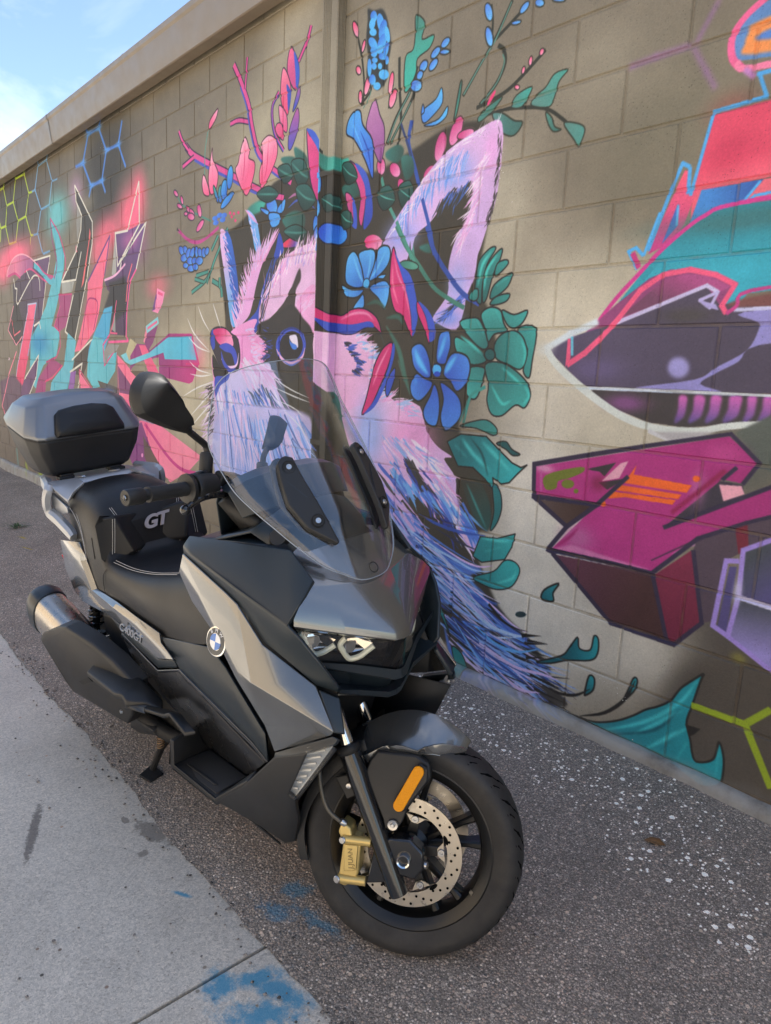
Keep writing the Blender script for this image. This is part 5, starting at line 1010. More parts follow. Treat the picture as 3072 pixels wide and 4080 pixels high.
("P",426,427,0,1,1,[-2099,1437,-2021,1412,-1927,1359,-1932,1335,-2005,1328,-2085,1375],[-1908,1371,-2099,1437],422,7),
("P",426,427,0,1,1,[-2020,1218,-2011,1310,-1931,1317,-1927,1282,-1952,1203,-1984,1189],[-1908,1371,-1984,1189],422,7),
("P",426,427,0,1,1,[-1924,1329,-1839,1337,-1761,1304,-1706,1261,-1688,1216,-1711,1170,-1756,1178,-1819,1133,-1873,1135,-1902,1187,-1900,1247],[-1908,1371,-1711,1170],422,6),
("L",428,[13,13,12],3.6,21,1,[-2070,1442,-2004,1406,-1935,1365]),
("L",428,[12,11,12],3.2,21,1,[-1752,1422,-1729,1378,-1735,1327]),
("L",428,[11,11,12],3.1,21,1,[-1720,1254,-1695,1216,-1720,1180]),
("L",428,[12],3.3,21,1,[-1889,1538,-1854,1491]),
("L",428,[12,13,12],3.4,21,1,[-1884,1248,-1824,1180,-1780,1194]),
("L",428,[12],3.4,21,1,[-1989,1506,-1943,1447]),
("L",428,[12],3.2,21,1,[-1837,1319,-1774,1281,-1734,1254]),
("P",429,-1,0.7,1,1,[-1876,1368,-1882,1352,-1902,1344,-1922,1351,-1932,1368,-1925,1384,-1906,1391,-1886,1384],0,380,6),
("P",430,176,0,1,1,[-2358,1348,-2362,1393,-2315,1413,-2275,1393,-2242,1336,-2233,1272,-2274,1265,-2335,1302],[-2197,1293,-2362,1393],422,8),
("P",430,176,0,1,1,[-2201,1337,-2199,1425,-2180,1459,-2136,1461,-2122,1406,-2135,1357,-2150,1325],[-2197,1293,-2136,1461],422,8),
("P",430,176,0,1,1,[-2156,1287,-2127,1357,-2085,1375,-2024,1358,-2003,1310,-2022,1248,-2071,1215,-2109,1251],[-2197,1293,-2024,1358],422,8),
("P",430,176,0,1,1,[-2359,1235,-2324,1283,-2274,1265,-2217,1247,-2241,1201,-2295,1162,-2345,1183],[-2197,1293,-2345,1183],422,9),
("P",430,176,0,1,1,[-2207,1241,-2176,1198,-2165,1128,-2182,1062,-2239,1070,-2267,1121,-2230,1189],[-2197,1293,-2182,1062],422,8),
("P",430,176,0,1,1,[-2171,1249,-2106,1226,-2051,1185,-2037,1124,-2067,1078,-2126,1047,-2158,1102,-2147,1180],[-2197,1293,-2126,1047],422,8),
("L",431,[29,29,27],6.4,21,1,[-2342,1387,-2309,1335,-2247,1278]),
("L",431,[19],5.7,21,1,[-2152,1449,-2174,1387,-2192,1343]),
("L",431,[24,24,25],5.7,21,1,[-2084,1363,-2123,1319,-2147,1288]),
("L",431,[32,31],6.4,21,1,[-2332,1263,-2320,1237]),
("P",432,-1,0.8,1,1,[-2166,1303,-2174,1286,-2196,1278,-2220,1284,-2231,1301,-2223,1319,-2200,1326,-2176,1320],0,433,6),
("P",434,-1,0.8,1,1,[-2172,1284,-2177,1276,-2191,1272,-2205,1275,-2212,1283,-2207,1291,-2193,1295,-2179,1292]),
("P",435,436,0,1,1,[-2005,1676,-1994,1732,-1943,1773,-1912,1770,-1953,1712,-1969,1633,-1970,1564,-2005,1595],[-1970,1564,-1912,1770],422,6),
("P",435,436,0,1,1,[-1963,1575,-1965,1673,-1931,1733,-1882,1767,-1886,1729,-1918,1670,-1941,1586],[-1970,1564,-1882,1767],422,6),
("P",435,436,0,1,1,[-1910,1669,-1899,1713,-1855,1723,-1846,1706,-1888,1673],[-1970,1564,-1855,1723],422,6),
("P",435,436,0,1,1,[-1925,1585,-1907,1635,-1825,1674,-1838,1625,-1894,1589],[-1970,1564,-1825,1674],422,6),
("P",435,436,0,1,1,[-1923,1562,-1894,1589,-1828,1597,-1840,1570,-1891,1558],[-1970,1564,-1828,1597],422,6),
("P",435,436,0,1,1,[-2037,1590,-2023,1619,-1992,1623,-1988,1588,-2011,1577],[-1970,1564,-2023,1619],422,6),
("L",437,[12],3.3,21,1,[-1959,1615,-1950,1689,-1902,1747]),
("L",437,[12],3.5,21,1,[-1993,1635,-1976,1714,-1934,1761]),
("L",437,[12,11],3.2,21,1,[-1898,1629,-1841,1659]),
("P",438,439,0,1,1,[-2041,1073,-1975,1097,-1895,1110,-1838,1078,-1857,1051,-1948,1072],[-2041,1073,-1838,1078],380,5),
("L",440,[15,14,14,14],0,1,1,[-2021,1088,-2006,1157,-1985,1207,-1915,1241]),
("L",441,[9],0,1,1,[-2042,1092,-2008,1181]),
("P",442,443,0,0,1,[-2108,1002,-2032,1041,-1891,1044,-1832,1005,-1750,954,-1705,941,-1677,954,-1717,916,-1757,874,-1795,863,-1842,882,-1829,828,-1881,870,-1952,910,-2037,905],[-1996,1025,-1744,895],380,6),
("L",444,[18,17,17],6,21,1,[-2022,1023,-1957,967,-1854,905]),
("L",444,[17,16,16],5.6,21,1,[-1913,1021,-1828,969,-1746,913]),
("L",444,[18,17],5.9,21,1,[-2063,993,-1990,950]),
("L",445,[8,8,9],2.1,21,1,[-1980,1033,-1908,972,-1868,885]),
("L",445,[9],2.2,21,1,[-2030,1016,-2024,946]),
("P",446,-1,0,1,1,[-1837,1021,-1789,1034,-1756,1007,-1713,991,-1750,983,-1786,1003],0,380,5),
("P",447,124,4.1,1,1,[-2018,890,-1950,892,-1878,827,-1838,746,-1850,662,-1925,706,-1994,810],[-1881,688,-1983,875]),
("P",448,-1,0,1,1,[-1841,857,-1799,833,-1784,768,-1802,703,-1835,665,-1823,749],0,380,5),
("L",449,[10],3.6,21,1,[-1979,837,-1921,757,-1855,668]),
("P",450,451,0,0,1,[-1884,630,-1796,640,-1706,677,-1717,621,-1748,563,-1866,524,-1918,539],[-1868,550,-1735,654],380,5),
("P",452,453,0,1,1,[-1909,449,-1799,502,-1749,558,-1696,564,-1668,533,-1701,463,-1775,430,-1857,432],[-1861,474,-1685,529],380,5),
("L",454,[12,12,11],4.4,21,1,[-1876,625,-1780,633,-1727,644]),
("L",454,[11],4.2,21,1,[-1778,456,-1704,494,-1685,529]),
("L",454,[11],4.2,21,1,[-1854,572,-1769,610]),
("P",455,-1,0,1,1,[-2117,299,-2081,267,-2038,196,-2015,147,-2057,204,-2109,259],0,380,5),
("P",456,-1,0,1,1,[-2002,108,-1947,99,-1907,44,-1920,-7,-1967,22],0,380,6),
("P",457,-1,0,1,1,[-2515,1834,-2485,1774,-2445,1707,-2398,1608,-2370,1504,-2365,1438,-2432,1531,-2489,1560,-2527,1653,-2530,1765],0,458,6),
("P",459,-1,0,1,1,[-2508,1815,-2458,1753,-2393,1703,-2347,1605,-2332,1516,-2361,1442,-2374,1530,-2407,1621,-2455,1714]),
("L",460,[8],2.5,21,1,[-2507,1795,-2475,1709,-2419,1628,-2370,1504]),
("L",461,[13],4.8,21,1,[-2514,1757,-2507,1665,-2466,1585]),
("P",326,-1,0,1,1,[-2339,1592,-2287,1533,-2258,1463,-2253,1409,-2291,1476,-2334,1541],0,458,5),
("P",462,-1,0,1,1,[-2334,1592,-2269,1552,-2226,1494,-2221,1436,-2251,1419,-2261,1470,-2287,1533]),
("P",463,-1,0,1,1,[-3100,1611,-3014,1582,-2886,1548,-2804,1574,-2700,1573,-2609,1528,-2577,1459,-2650,1493,-2797,1458,-2919,1469,-3010,1508,-3078,1569],0,464,7),
("P",465,-1,0,1,1,[-3051,1540,-2922,1513,-2788,1504,-2663,1515,-2628,1487,-2695,1487,-2797,1458,-2919,1469,-3010,1508]),
("L",460,[12,12,11,11],3.7,21,1,[-2885,1528,-2791,1554,-2687,1551,-2630,1515]),
("P",466,-1,0,1,1,[-2492,1414,-2509,1323,-2566,1218,-2626,1123,-2694,1075,-2662,1164,-2616,1307,-2556,1391],0,467,7),
("P",468,-1,0,1,1,[-2489,1412,-2474,1391,-2486,1323,-2543,1198,-2603,1117,-2680,1078,-2616,1138,-2555,1225,-2508,1316]),
("L",469,[11],3.4,21,1,[-2514,1398,-2582,1301,-2621,1216]),
("P",470,-1,0,1,1,[-2466,1304,-2472,1242,-2509,1172,-2527,1199,-2515,1255],0,380,5),
("L",471,[28,27,27,28],3.3,21,1,[-2542,1492,-2451,1391,-2402,1278,-2355,1187]),
("L",472,[17,16],3.4,21,1,[-2448,1338,-2400,1245]),
("L",473,[8],3.4,21,1,[-2607,1500,-2546,1404]),
("L",474,[22,21,21],3.4,21,1,[-2544,1526,-2462,1530,-2429,1496]),
("L",475,[19,19,18],3.5,21,1,[-2690,1592,-2614,1602,-2547,1566]),
("L",476,[15,14],6.2,0,0.8,[-1130,2380,-1186,2281]),
("L",476,[19,19,17],6.9,0,0.8,[-1408,2274,-1316,2280,-1200,2281]),
("L",476,[15],6.2,0,0.8,[-1195,2275,-1143,2192,-1109,2139]),
("P",477,-1,0.8,1,1,[-766,2351,-1024,2323,-1063,2281,-1069,2232,-1039,2196,-632,2166]),
("P",478,-1,4.2,1,1,[-710,2301,-1006,2287,-1032,2264,-1039,2239,-1015,2205,-681,2184]),
("P",479,-1,2.1,1,1,[-648,2268,-982,2257,-975,2232,-746,2218]),
("L",480,[20,20,21,21,21],0.8,1,1,[-994,2343,-1046,2311,-1078,2266,-1070,2209,-1036,2172]),
("L",481,[18,17,30],1.3,1,1,[-1056,2197,-1010,2169,-656,2153]),
("L",482,[16],2.4,1,1,[-1031,2171,-999,2143]),
("B",483,0.45,[-1056,2074,78,50]),
("P",484,485,0.9,0,1,[-666,2081,-1104,2068,-1143,1879,-1139,1779,-1114,1801,-1098,1859,-672,1876],[-1015,1932,-1007,1870]),
("B",486,0.5,[-1040,1957,69,50]),
("P",487,488,0,0,1,[-1115,1861,-698,1863,-582,1809,-1002,1803,-1142,1761],[-1087,1806,-940,1839]),
("P",489,-1,0,0,1,[-935,1862,-615,1871,-571,1838,-985,1805]),
("L",490,[8,8,8,14],0,0,1,[-943,1859,-996,1794,-954,1821,-589,1840]),
("P",491,492,0,0,1,[-1175,1927,-1158,1920,-1158,1862,-1127,1868,-1157,1768,-1194,1719,-1267,1689,-1249,1747,-1203,1862],[-1174,1897,-1244,1710]),
("P",493,-1,0,0,1,[-1185,1833,-1178,1766,-1224,1717]),
("L",494,[19,11,11,11,11],0,0,1,[-680,2141,-987,2148,-958,2083,-1105,2076,-1148,1849]),
("L",494,[12,13,13,13],0,0,1,[-1159,1933,-1185,1948,-1214,1872,-1269,1700]),
("L",494,[12,13],0,0,1,[-1159,1933,-1156,1855]),
("L",495,[8],0,0,1,[-1184,1828,-1181,1766]),
("P",496,497,0,0,1,[-647,1803,-1002,1803,-1084,1789,-1150,1754,-1227,1699,-1277,1639,-1333,1566,-1403,1485,-1473,1421,-1522,1358,-1429,1410,-1325,1498,-1254,1581,-1206,1615,-1134,1628,-1062,1618,-971,1578,-1004,1512,-970,1505,-937,1550,-524,1588],[-1060,1773,-1061,1614]),
("B",498,0.7,[-970,1758,297,38]),
("L",499,[20,12,13,13,15,15,15,15,16,17],0,1,1,[-574,1813,-1003,1807,-1093,1786,-1150,1754,-1227,1695,-1287,1635,-1365,1558,-1431,1476,-1479,1421,-1520,1395]),
("L",500,[13],0,0,1,[-1518,1395,-1517,1437]),
("L",490,[11],0,0,1,[-1299,1645,-1339,1705,-1313,1714,-1283,1686]),
("L",501,[18,17],0,0,1,[-1324,1699,-1294,1649]),
("L",490,[10],0,0,1,[-1283,1686,-1268,1735,-1242,1814]),
("L",502,[24,24,24,22,22,21],0,0,1,[-1493,1384,-1422,1451,-1361,1519,-1303,1588,-1247,1650,-1192,1700]),
("P",503,-1,0,0,1,[-1481,1441,-1363,1538,-1253,1614,-1184,1636,-1086,1629,-981,1582,-1007,1515,-1219,1514]),
("P",504,505,0,0,1,[-1627,1389,-1537,1431,-1350,1479,-1061,1579,-1017,1524,-551,1514,-568,1269,-1448,1259,-1530,1315],[-1514,1347,-1016,1445]),
("P",506,507,0,0,1,[-1346,1494,-1252,1567,-1200,1605,-1133,1619,-1065,1610,-988,1574,-1017,1559,-1061,1581,-1221,1528],[-1157,1616,-1196,1531]),
("B",508,0.6,[-1116,1492,95,28]),
("B",509,0.6,[-1419,1323,115,46]),
("P",510,-1,3.4,1,1,[-923,1541,-547,1574,-570,1516,-962,1513]),
("P",511,-1,0.9,1,1,[-939,1498,-551,1514,-581,1440,-883,1404,-936,1356,-999,1320,-1043,1286,-982,1262,-1273,1261,-1062,1299,-1001,1337,-919,1387,-893,1443,-896,1468]),
("P",512,-1,7.6,1,1,[-1084,1335,-1091,1312,-1115,1301,-1142,1310,-1155,1333,-1147,1357,-1123,1367,-1097,1357]),
("L",513,[14,12,12],0,0,1,[-1356,1477,-1061,1580,-1024,1559]),
("L",514,[10,10,10,9],0,0,1,[-1024,1559,-1077,1538,-1043,1514,-1022,1563]),
("P",515,-1,0,0,1,[-1079,1538,-1026,1524,-1015,1506,-1057,1517]),
("L",516,[11,9],0,0,1,[-970,1505,-551,1514]),
("P",517,-1,0,0,1,[-1447,1250,-510,1264,-547,1220,-933,1172,-1071,1149,-1201,1155,-1345,1198]),
("B",518,0.8,[-1290,1212,82,30]),
("P",519,520,4.3,1,1,[-1105,1246,-1080,1245,-1078,1215,-1083,1181,-1106,1160,-1111,1170,-1104,1204],[-1093,1237,-1097,1166]),
("P",519,520,4.1,1,1,[-1055,1249,-1024,1248,-1022,1218,-1029,1185,-1059,1164,-1066,1173,-1055,1207],[-1040,1240,-1048,1170]),
("P",519,520,4.1,1,1,[-1003,1251,-973,1251,-972,1221,-978,1189,-1006,1168,-1013,1177,-1004,1210],[-988,1243,-996,1174]),
("P",519,520,4.1,1,1,[-947,1254,-913,1254,-912,1225,-920,1193,-952,1173,-959,1181,-948,1214],[-930,1246,-940,1178]),
("P",519,520,3.8,1,1,[-895,1257,-871,1256,-869,1228,-873,1197,-894,1177,-900,1186,-893,1217],[-883,1249,-886,1182]),
("P",519,520,3.8,1,1,[-850,1259,-823,1258,-821,1231,-827,1200,-852,1181,-858,1189,-850,1220],[-837,1251,-843,1186]),
("L",521,[11,10,8],0,0,1,[-1454,1257,-1213,1259,-502,1263]),
("L",522,[28,26,28,26,24,21,21,6],1.8,1,1,[-1633,1389,-1577,1330,-1460,1252,-1314,1175,-1183,1140,-1031,1142,-911,1169,-527,1218]),
("L",523,[25,25,24],3,0,1,[-1640,1389,-1538,1441,-1426,1484]),
("B",524,0.7,[-1640,1386,40,27]),
("L",525,[14],1,0,1,[-1197,1128,-1100,1098]),
("P",526,-1,3,0,1,[-1170,1126,-975,1143,-1065,1102,-1115,1102]),
("L",527,[11],0,0,1,[-1527,1434,-1520,1368]),
("P",150,-1,0,0,1,[-1544,1426,-1533,1426,-1525,1358,-1544,1326]),
("L",528,[21,21,20,19,19,17,17,16,16,16,16],0,0,1,[-1538,1334,-1468,1377,-1408,1430,-1351,1489,-1280,1578,-1207,1622,-1120,1631,-1038,1610,-976,1578,-1007,1519,-991,1495]),
("L",529,[12,11,11,7],0,1,1,[-991,1495,-963,1517,-930,1558,-624,1581]),
("P",530,-1,3.2,0,1,[-917,1147,-811,1213,-785,1032,-831,1060]),
("P",531,-1,1.8,0,1,[-987,807,-769,915,-759,845,-846,794,-890,756,-910,554,-942,535,-997,766]),
("P",532,-1,0,0,1,[-881,869,-844,878,-832,811,-858,782]),
("P",533,534,0,0,1,[-1639,953,-1254,1053,-933,1134,-839,1064,-876,998,-935,1002,-898,1044,-1103,820,-782,1009,-769,915,-850,886,-987,806,-1127,658,-1530,655,-1358,853,-1638,846],[-1365,861,-959,1023]),
("P",535,-1,0,0,1,[-1105,818,-900,1043,-946,996,-873,994,-867,966,-1006,874]),
("P",536,-1,0,0,1,[-1415,972,-1300,1010,-1340,956,-1360,970]),
("P",536,-1,0,0,1,[-1361,932,-1259,960,-1323,911]),
("B",537,0.7,[-1424,718,74,50]),
("B",538,0.7,[-1596,950,47,17]),
("B",539,0.6,[-1361,927,36,32]),
("B",540,0.5,[-1007,959,28,61]),
("B",541,0.5,[-944,1080,66,36]),
("P",542,-1,2.3,0,1,[-1087,877,-937,1035,-923,1027,-1080,864]),
("L",543,[14,13,13],2.5,21,1,[-1517,664,-1462,710,-1422,758]),
("P",544,-1,3.5,0,0.7,[-1523,658,-1446,688,-1283,676,-1134,668,-1139,662]),
("L",545,[9],3.8,0,1,[-1609,943,-1601,863]),
("P",546,-1,0,0,1,[-1349,938,-1282,1010,-1255,1020,-1282,958]),
("P",547,-1,0,0,1,[-944,985,-877,990,-865,967,-924,936]),
("P",548,-1,0.6,1,1,[-1587,927,-1441,977,-1425,962,-1480,931,-1528,913,-1535,885,-1581,875]),
("P",548,-1,0.6,1,1,[-1459,913,-1465,900,-1484,892,-1504,894,-1513,905,-1506,918,-1487,925,-1468,923]),
("P",548,-1,0.6,1,1,[-1438,889,-1441,883,-1447,879,-1455,881,-1458,886,-1456,893,-1449,896,-1442,895]),
("P",549,-1,0,0,1,[-1223,1011,-1230,978,-1028,970,-1041,944,-1269,944,-1244,975]),
("P",549,-1,0,0,1,[-1282,936,-1057,936,-1066,919,-1297,915]),
("P",549,-1,0,0,1,[-1304,909,-1074,915,-1083,898,-1251,897,-1316,881]),
("P",549,-1,0.5,1,1,[-1006,995,-1008,987,-1015,983,-1023,985,-1028,992,-1025,999,-1018,1003,-1010,1001]),
("P",549,-1,0.6,1,1,[-1323,862,-1326,854,-1334,849,-1342,851,-1347,858,-1344,866,-1336,871,-1327,869]),
("P",550,551,0,0,1,[-1507,637,-1127,654,-1046,440,-1256,445],[-1447,633,-1150,531]),
("P",552,553,0,0,1,[-1116,654,-1001,765,-942,540,-1020,441,-1047,445],[-1065,710,-987,501]),
("P",554,555,0,0,1,[-1615,831,-1370,849,-1472,752],[-1569,828,-1423,819]),
("P",556,-1,1.9,0,1,[-1068,735,-992,804,-994,781,-1132,695]),
("L",557,[5],1.1,0,1,[-1133,700,-1000,795]),
("L",558,[19,18,18,19,19,17,15,12,13,13],0,0,1,[-1508,640,-1548,648,-1473,751,-1633,838,-1643,962,-1397,1027,-1207,1075,-929,1142,-836,1064,-875,995]),
("L",558,[18,17],0,0,1,[-1637,839,-1364,851]),
("L",558,[18,17,15],0,0,1,[-1473,751,-1358,852,-1249,969]),
("L",558,[18,16,15,15,12,12],0,0,1,[-1548,648,-1281,657,-1126,657,-987,805,-849,882,-769,919]),
("L",558,[19,16,15,14,15],0,0,1,[-1525,639,-1255,443,-1020,439,-939,538,-997,766]),
("L",558,[16,15],0,0,1,[-1122,655,-1044,441]),
("L",558,[15,13],0,0,1,[-1105,818,-782,1006]),
("L",558,[13],0,0,1,[-937,1000,-898,1044]),
("P",559,560,0,0,1,[-843,803,-759,849,-730,646,-836,654],[-833,764,-745,693]),
("P",561,562,0,0,1,[-843,642,-730,639,-703,452,-850,528],[-789,634,-778,493]),
("P",563,-1,0,0,1,[-879,739,-857,744,-860,530,-889,541]),
("L",564,[15,15,16,16],0,0,1,[-760,852,-846,798,-840,653,-854,525]),
("L",564,[16,15,17,16,15],0,0,1,[-853,762,-891,755,-903,541,-852,520,-702,448]),
("L",565,[15],1.4,0,1,[-844,652,-730,643]),
("B",566,0.8,[-846,666,15,42]),
("B",567,0.4,[-814,462,26,19])]

_pix = np.ones((MH, MW, 4), np.float32); _pix[..., :3] = paint(MURAL)/255.
IMG = bpy.data.images.new('mural_paint', MW, MH); IMG.pixels.foreach_set(_pix.ravel()); IMG.update(); IMG.pack()
del _pix
def mural_mat(name, joint=0., pores=1., scale=1., dust=0.):
    m, n, l, b = newmat(name); T = NT(m); P = n.new('ShaderNodeNewGeometry').outputs['Position']
    sx = n.new('ShaderNodeSeparateXYZ'); l.new(P, sx.inputs[0])
    u = T.math('MULTIPLY_ADD', sx.outputs[0], 1000/(MX1-MX0), -MX0/(MX1-MX0)); v = T.math('MULTIPLY_ADD', sx.outputs[2], 1000/(MZ1-MZ0), -MZ0/(MZ1-MZ0))
    cb = n.new('ShaderNodeCombineXYZ'); l.new(u, cb.inputs[0]); l.new(v, cb.inputs[1])
    im = n.new('ShaderNodeTexImage'); im.image = IMG; im.extension = 'CLIP'; im.interpolation = 'Cubic'; l.new(cb.outputs[0], im.inputs['Vector'])
    c = T.mix(im.outputs['Alpha'], (.23, .2, .145), im.outputs['Color'])
    c = T.mix(1., c, T.ramp(T.noise(P, 3.2, 6, .6), [(.3, .88), (.7, 1.08)]), 'MULTIPLY')
    pv = T.voro(P, 130); rc = n.new('ShaderNodeSeparateColor'); l.new(pv.outputs['Color'], rc.inputs[0])
    pit = T.math('MULTIPLY', T.math('GREATER_THAN', rc.outputs[0], .66), T.smooth(T.math('ADD', pv.outputs['Distance'], T.math('MULTIPLY', T.noise(P, 400, 2), .3)), .42, .26))
    pit = T.math('MULTIPLY', pit, T.smooth(T.noise(P, 7, 4), .35, .7))
    c = T.mix(T.math('MULTIPLY', pit, .55*pores), c, (.03, .027, .024))
    w = T.voro(P, 60); wc = n.new('ShaderNodeSeparateColor'); l.new(w.outputs['Color'], wc.inputs[0])
    fl = T.math('MULTIPLY', T.math('GREATER_THAN', T.math('MULTIPLY', wc.outputs[1], T.smooth(T.noise(P, 2.2, 3), .5, .7)), .8), T.smooth(w.outputs['Distance'], .14, .08)); c = T.mix(T.math('MULTIPLY', fl, pores), c, (.7, .68, .62))
    # splash line and dust over the lowest course
    c = T.mix(T.math('MULTIPLY', T.smooth(T.math('ADD', sx.outputs[2], T.math('MULTIPLY', T.noise(P, 9, 5), .09)), .13, .03), .45), c, (.27, .26, .24))
    if joint: c = T.mix(T.math('MULTIPLY', T.smooth(T.noise(P, 11, 5, .65), .3, .8), joint), c, (.2, .15, .1)); 
    if dust: c = T.mix(T.math('MULTIPLY', T.smooth(T.noise(P, 8, 6, .65), .2, .6), dust), c, (.4, .385, .345))
    c = T.mix(1., c, (scale,)*3, 'MULTIPLY')
    l.new(c, b.inputs['Base Color']); b.inputs['Roughness'].default_value = .62; b.inputs['Specular IOR Level'].default_value = .35
    h = T.math('SUBTRACT', T.math('ADD', T.math('MULTIPLY', T.noise(P, 170, 4, .6), .7), T.math('MULTIPLY', T.noise(P, 30, 3), .35)), T.math('MULTIPLY', pit, 1.3*pores)); l.new(T.bump(h, .55*max(pores, .25), .004), b.inputs['Normal'])
    return m
MSC = 1.0
M_BLOCK, M_MORTAR, M_SPOUT = mural_mat('painted_block', 0, 1, MSC), mural_mat('painted_mortar', .55, .6, MSC*.95), mural_mat('painted_metal', 0, .12, MSC)
bld = empty('painted_building', (-3.5, 0, 0)); tag(bld, 'long concrete block building painted with a raccoon, flower and graffiti mural', 'building')
BH, BL = .2032, .4064; Z0, XJ = 0.2444, -1.4109
wall = boxm('wall', (-22, .0045, -.3), (7, .19, 3.172), M_MORTAR, None, smooth=None); wall.parent = bld; wall.matrix_parent_inverse = bld.matrix_world.inverted()
wall.location = (0, 0, 0)
PARKEEP = Matrix.Translation((3.5, 0, 0))
wall.matrix_parent_inverse = PARKEEP
def block_mesh(w, h, d=.19, c=.0035):
    V = [(0, d, 0), (w, d, 0), (w, d, h), (0, d, h), (0, c, 0), (w, c, 0), (w, c, h), (0, c, h), (c, 0, c), (w-c, 0, c), (w-c, 0, h-c), (c, 0, h-c)]
    F = [(4, 5, 9, 8), (5, 6, 10, 9), (6, 7, 11, 10), (7, 4, 8, 11), (8, 9, 10, 11), (0, 1, 5, 4), (1, 2, 6, 5), (2, 3, 7, 6), (3, 0, 4, 7)]
    return V, F
JW = .0085; shared = {}; rest = ([], []); count = 0
for k in range(-1, 15):
    z = Z0+BH*k; h = BH-JW if k < 14 else .066
    off = 0. if k % 2 else BL/2
    i0 = int(math.floor((-21-XJ-off)/BL))
    for i in range(i0, i0+70):
        x = XJ+off+i*BL
        if x+BL < -21 or x > 6.5: continue
        V, F = block_mesh(BL-JW, h)
        dy = rng.uniform(-.0009, .0009); dz = rng.uniform(-.0008, .0008)
        if -7.95 < x < -.42:
            key = round(h, 4)
            if key not in shared:
                me = bpy.data.meshes.new('block'); me.from_pydata(V, [], F); me.materials.append(M_BLOCK); shared[key] = me
            o = bpy.data.objects.new('block', shared[key]); COL.objects.link(o); o.parent = wall
            o.location = (x+JW/2, dy, z+JW/2+dz); o.rotation_euler = (rng.uniform(-.0012, .0012), 0, rng.uniform(-.0012, .0012)); count += 1
        else:
            s = len(rest[0]); rest[0].extend([(a+x+JW/2, b_+dy, c_+z+JW/2) for a, b_, c_ in V]); rest[1].extend([tuple(q+s for q in f) for f in F])
o = mesh('block_field', rest[0], rest[1], M_BLOCK, wall, smooth=None); o['kind'] = 'stuff'
# footing ledge
V = []; F = []; fx = [-22, -12]+frange(-10, 2, 120)+[7]
for x in fx:
    w = -.034+rng.uniform(-.006, .006)+.006*math.sin(x*5); t = Z0-BH+rng.uniform(-.004, .003)
    V += [(x, .05, t+.001), (x, -.006, t), (x, w*.75, t-.009), (x, w, t-.03), (x, w-.012, -.35)]
for i in range(len(fx)-1):
    for j in range(4): F.append((i*5+j, i*5+5+j, i*5+6+j, i*5+1+j))
M_FOOT = mural_mat('footing_paint', .35, 1, .95, .75)
o = mesh('footing', V, F, M_FOOT, bld, smooth=50); o.matrix_parent_inverse = PARKEEP
# gutter, soffit, roof
M_GUT = pbr('tan_painted_metal', (.235, .188, .138), .42, .0, bump=.05, bscale=60, var=.1, dirt=.25)
prof = [(.19, 3.174), (-.004, 3.1745), (-.018, 3.165), (-.026, 3.155), (-.03, 3.1), (-.038, 3.093), (-.112, 3.086), (-.12, 3.09), (-.123, 3.105), (-.126, 3.115), (-.138, 3.2), (-.146, 3.262), (-.158, 3.275), (-.161, 3.29), (-.159, 3.306), (-.15, 3.309), (-.143, 3.3), (-.13, 3.302), (.0, 3.33), (.19, 3.35)]
def gutter(x0, x1, parent, name='roof_gutter'):
    V = []; F = []; ss = frange(x0, x1, max(2, int((x1-x0)/.6))); k = len(prof)
    for x in ss:
        w = .003*math.sin(x*1.7)+.002*math.sin(x*4.1)
        V += [(x, y+w*(y < -.05), z+w) for y, z in prof]
    for i in range(len(ss)-1):
        for j in range(k-1): F.append((i*k+j, i*k+k+j, i*k+k+j+1, i*k+j+1))
    o = mesh(name, V, F, M_GUT, parent, smooth=30); o.matrix_parent_inverse = PARKEEP
    return o
gut = gutter(-22, 7, bld)
for x in (-6.9, -5.2, -3.4, -8.9):
    V = [(x+dx, y-.0025*(1 if y < -.05 else 0), z-(.003 if z < 3.1 else 0)) for dx in (0, .022) for y, z in prof[5:16]]; k = 11
    o = mesh('gutter_seam', V, [(j, j+1, j+1+k, j+k) for j in range(k-1)], M_GUT, gut, smooth=30)
# ragged caulk along the wall head
V = []; F = []; cx = frange(-12, 2, 420)
for x in cx:
    a = 3.168+rng.uniform(-.004, .002)+.004*math.sin(x*9); V += [(x, -.002, a-.008+rng.uniform(-.006, .004)), (x, -.012-rng.uniform(0, .006), a-.001), (x, -.012, a+.006)]
for i in range(len(cx)-1):
    for j in range(2): F.append((i*3+j, i*3+3+j, i*3+4+j, i*3+1+j))
o = mesh('caulk_bead', V, F, pbr('dirty_caulk', (.36, .29, .2), .8, bump=.5, bscale=90, dirt=.4), bld, smooth=60); o.matrix_parent_inverse = PARKEEP
o = boxm('roof', (-22, .19, 3.2), (7, 11, 3.36), M_GUT, bld, smooth=None); o.matrix_parent_inverse = PARKEEP
o = boxm('rear_wall', (-22, .19, -.3), (7, 11, 3.2), pbr('rear_block', (.4, .36, .3), .9), bld, smooth=None); o.matrix_parent_inverse = PARKEEP
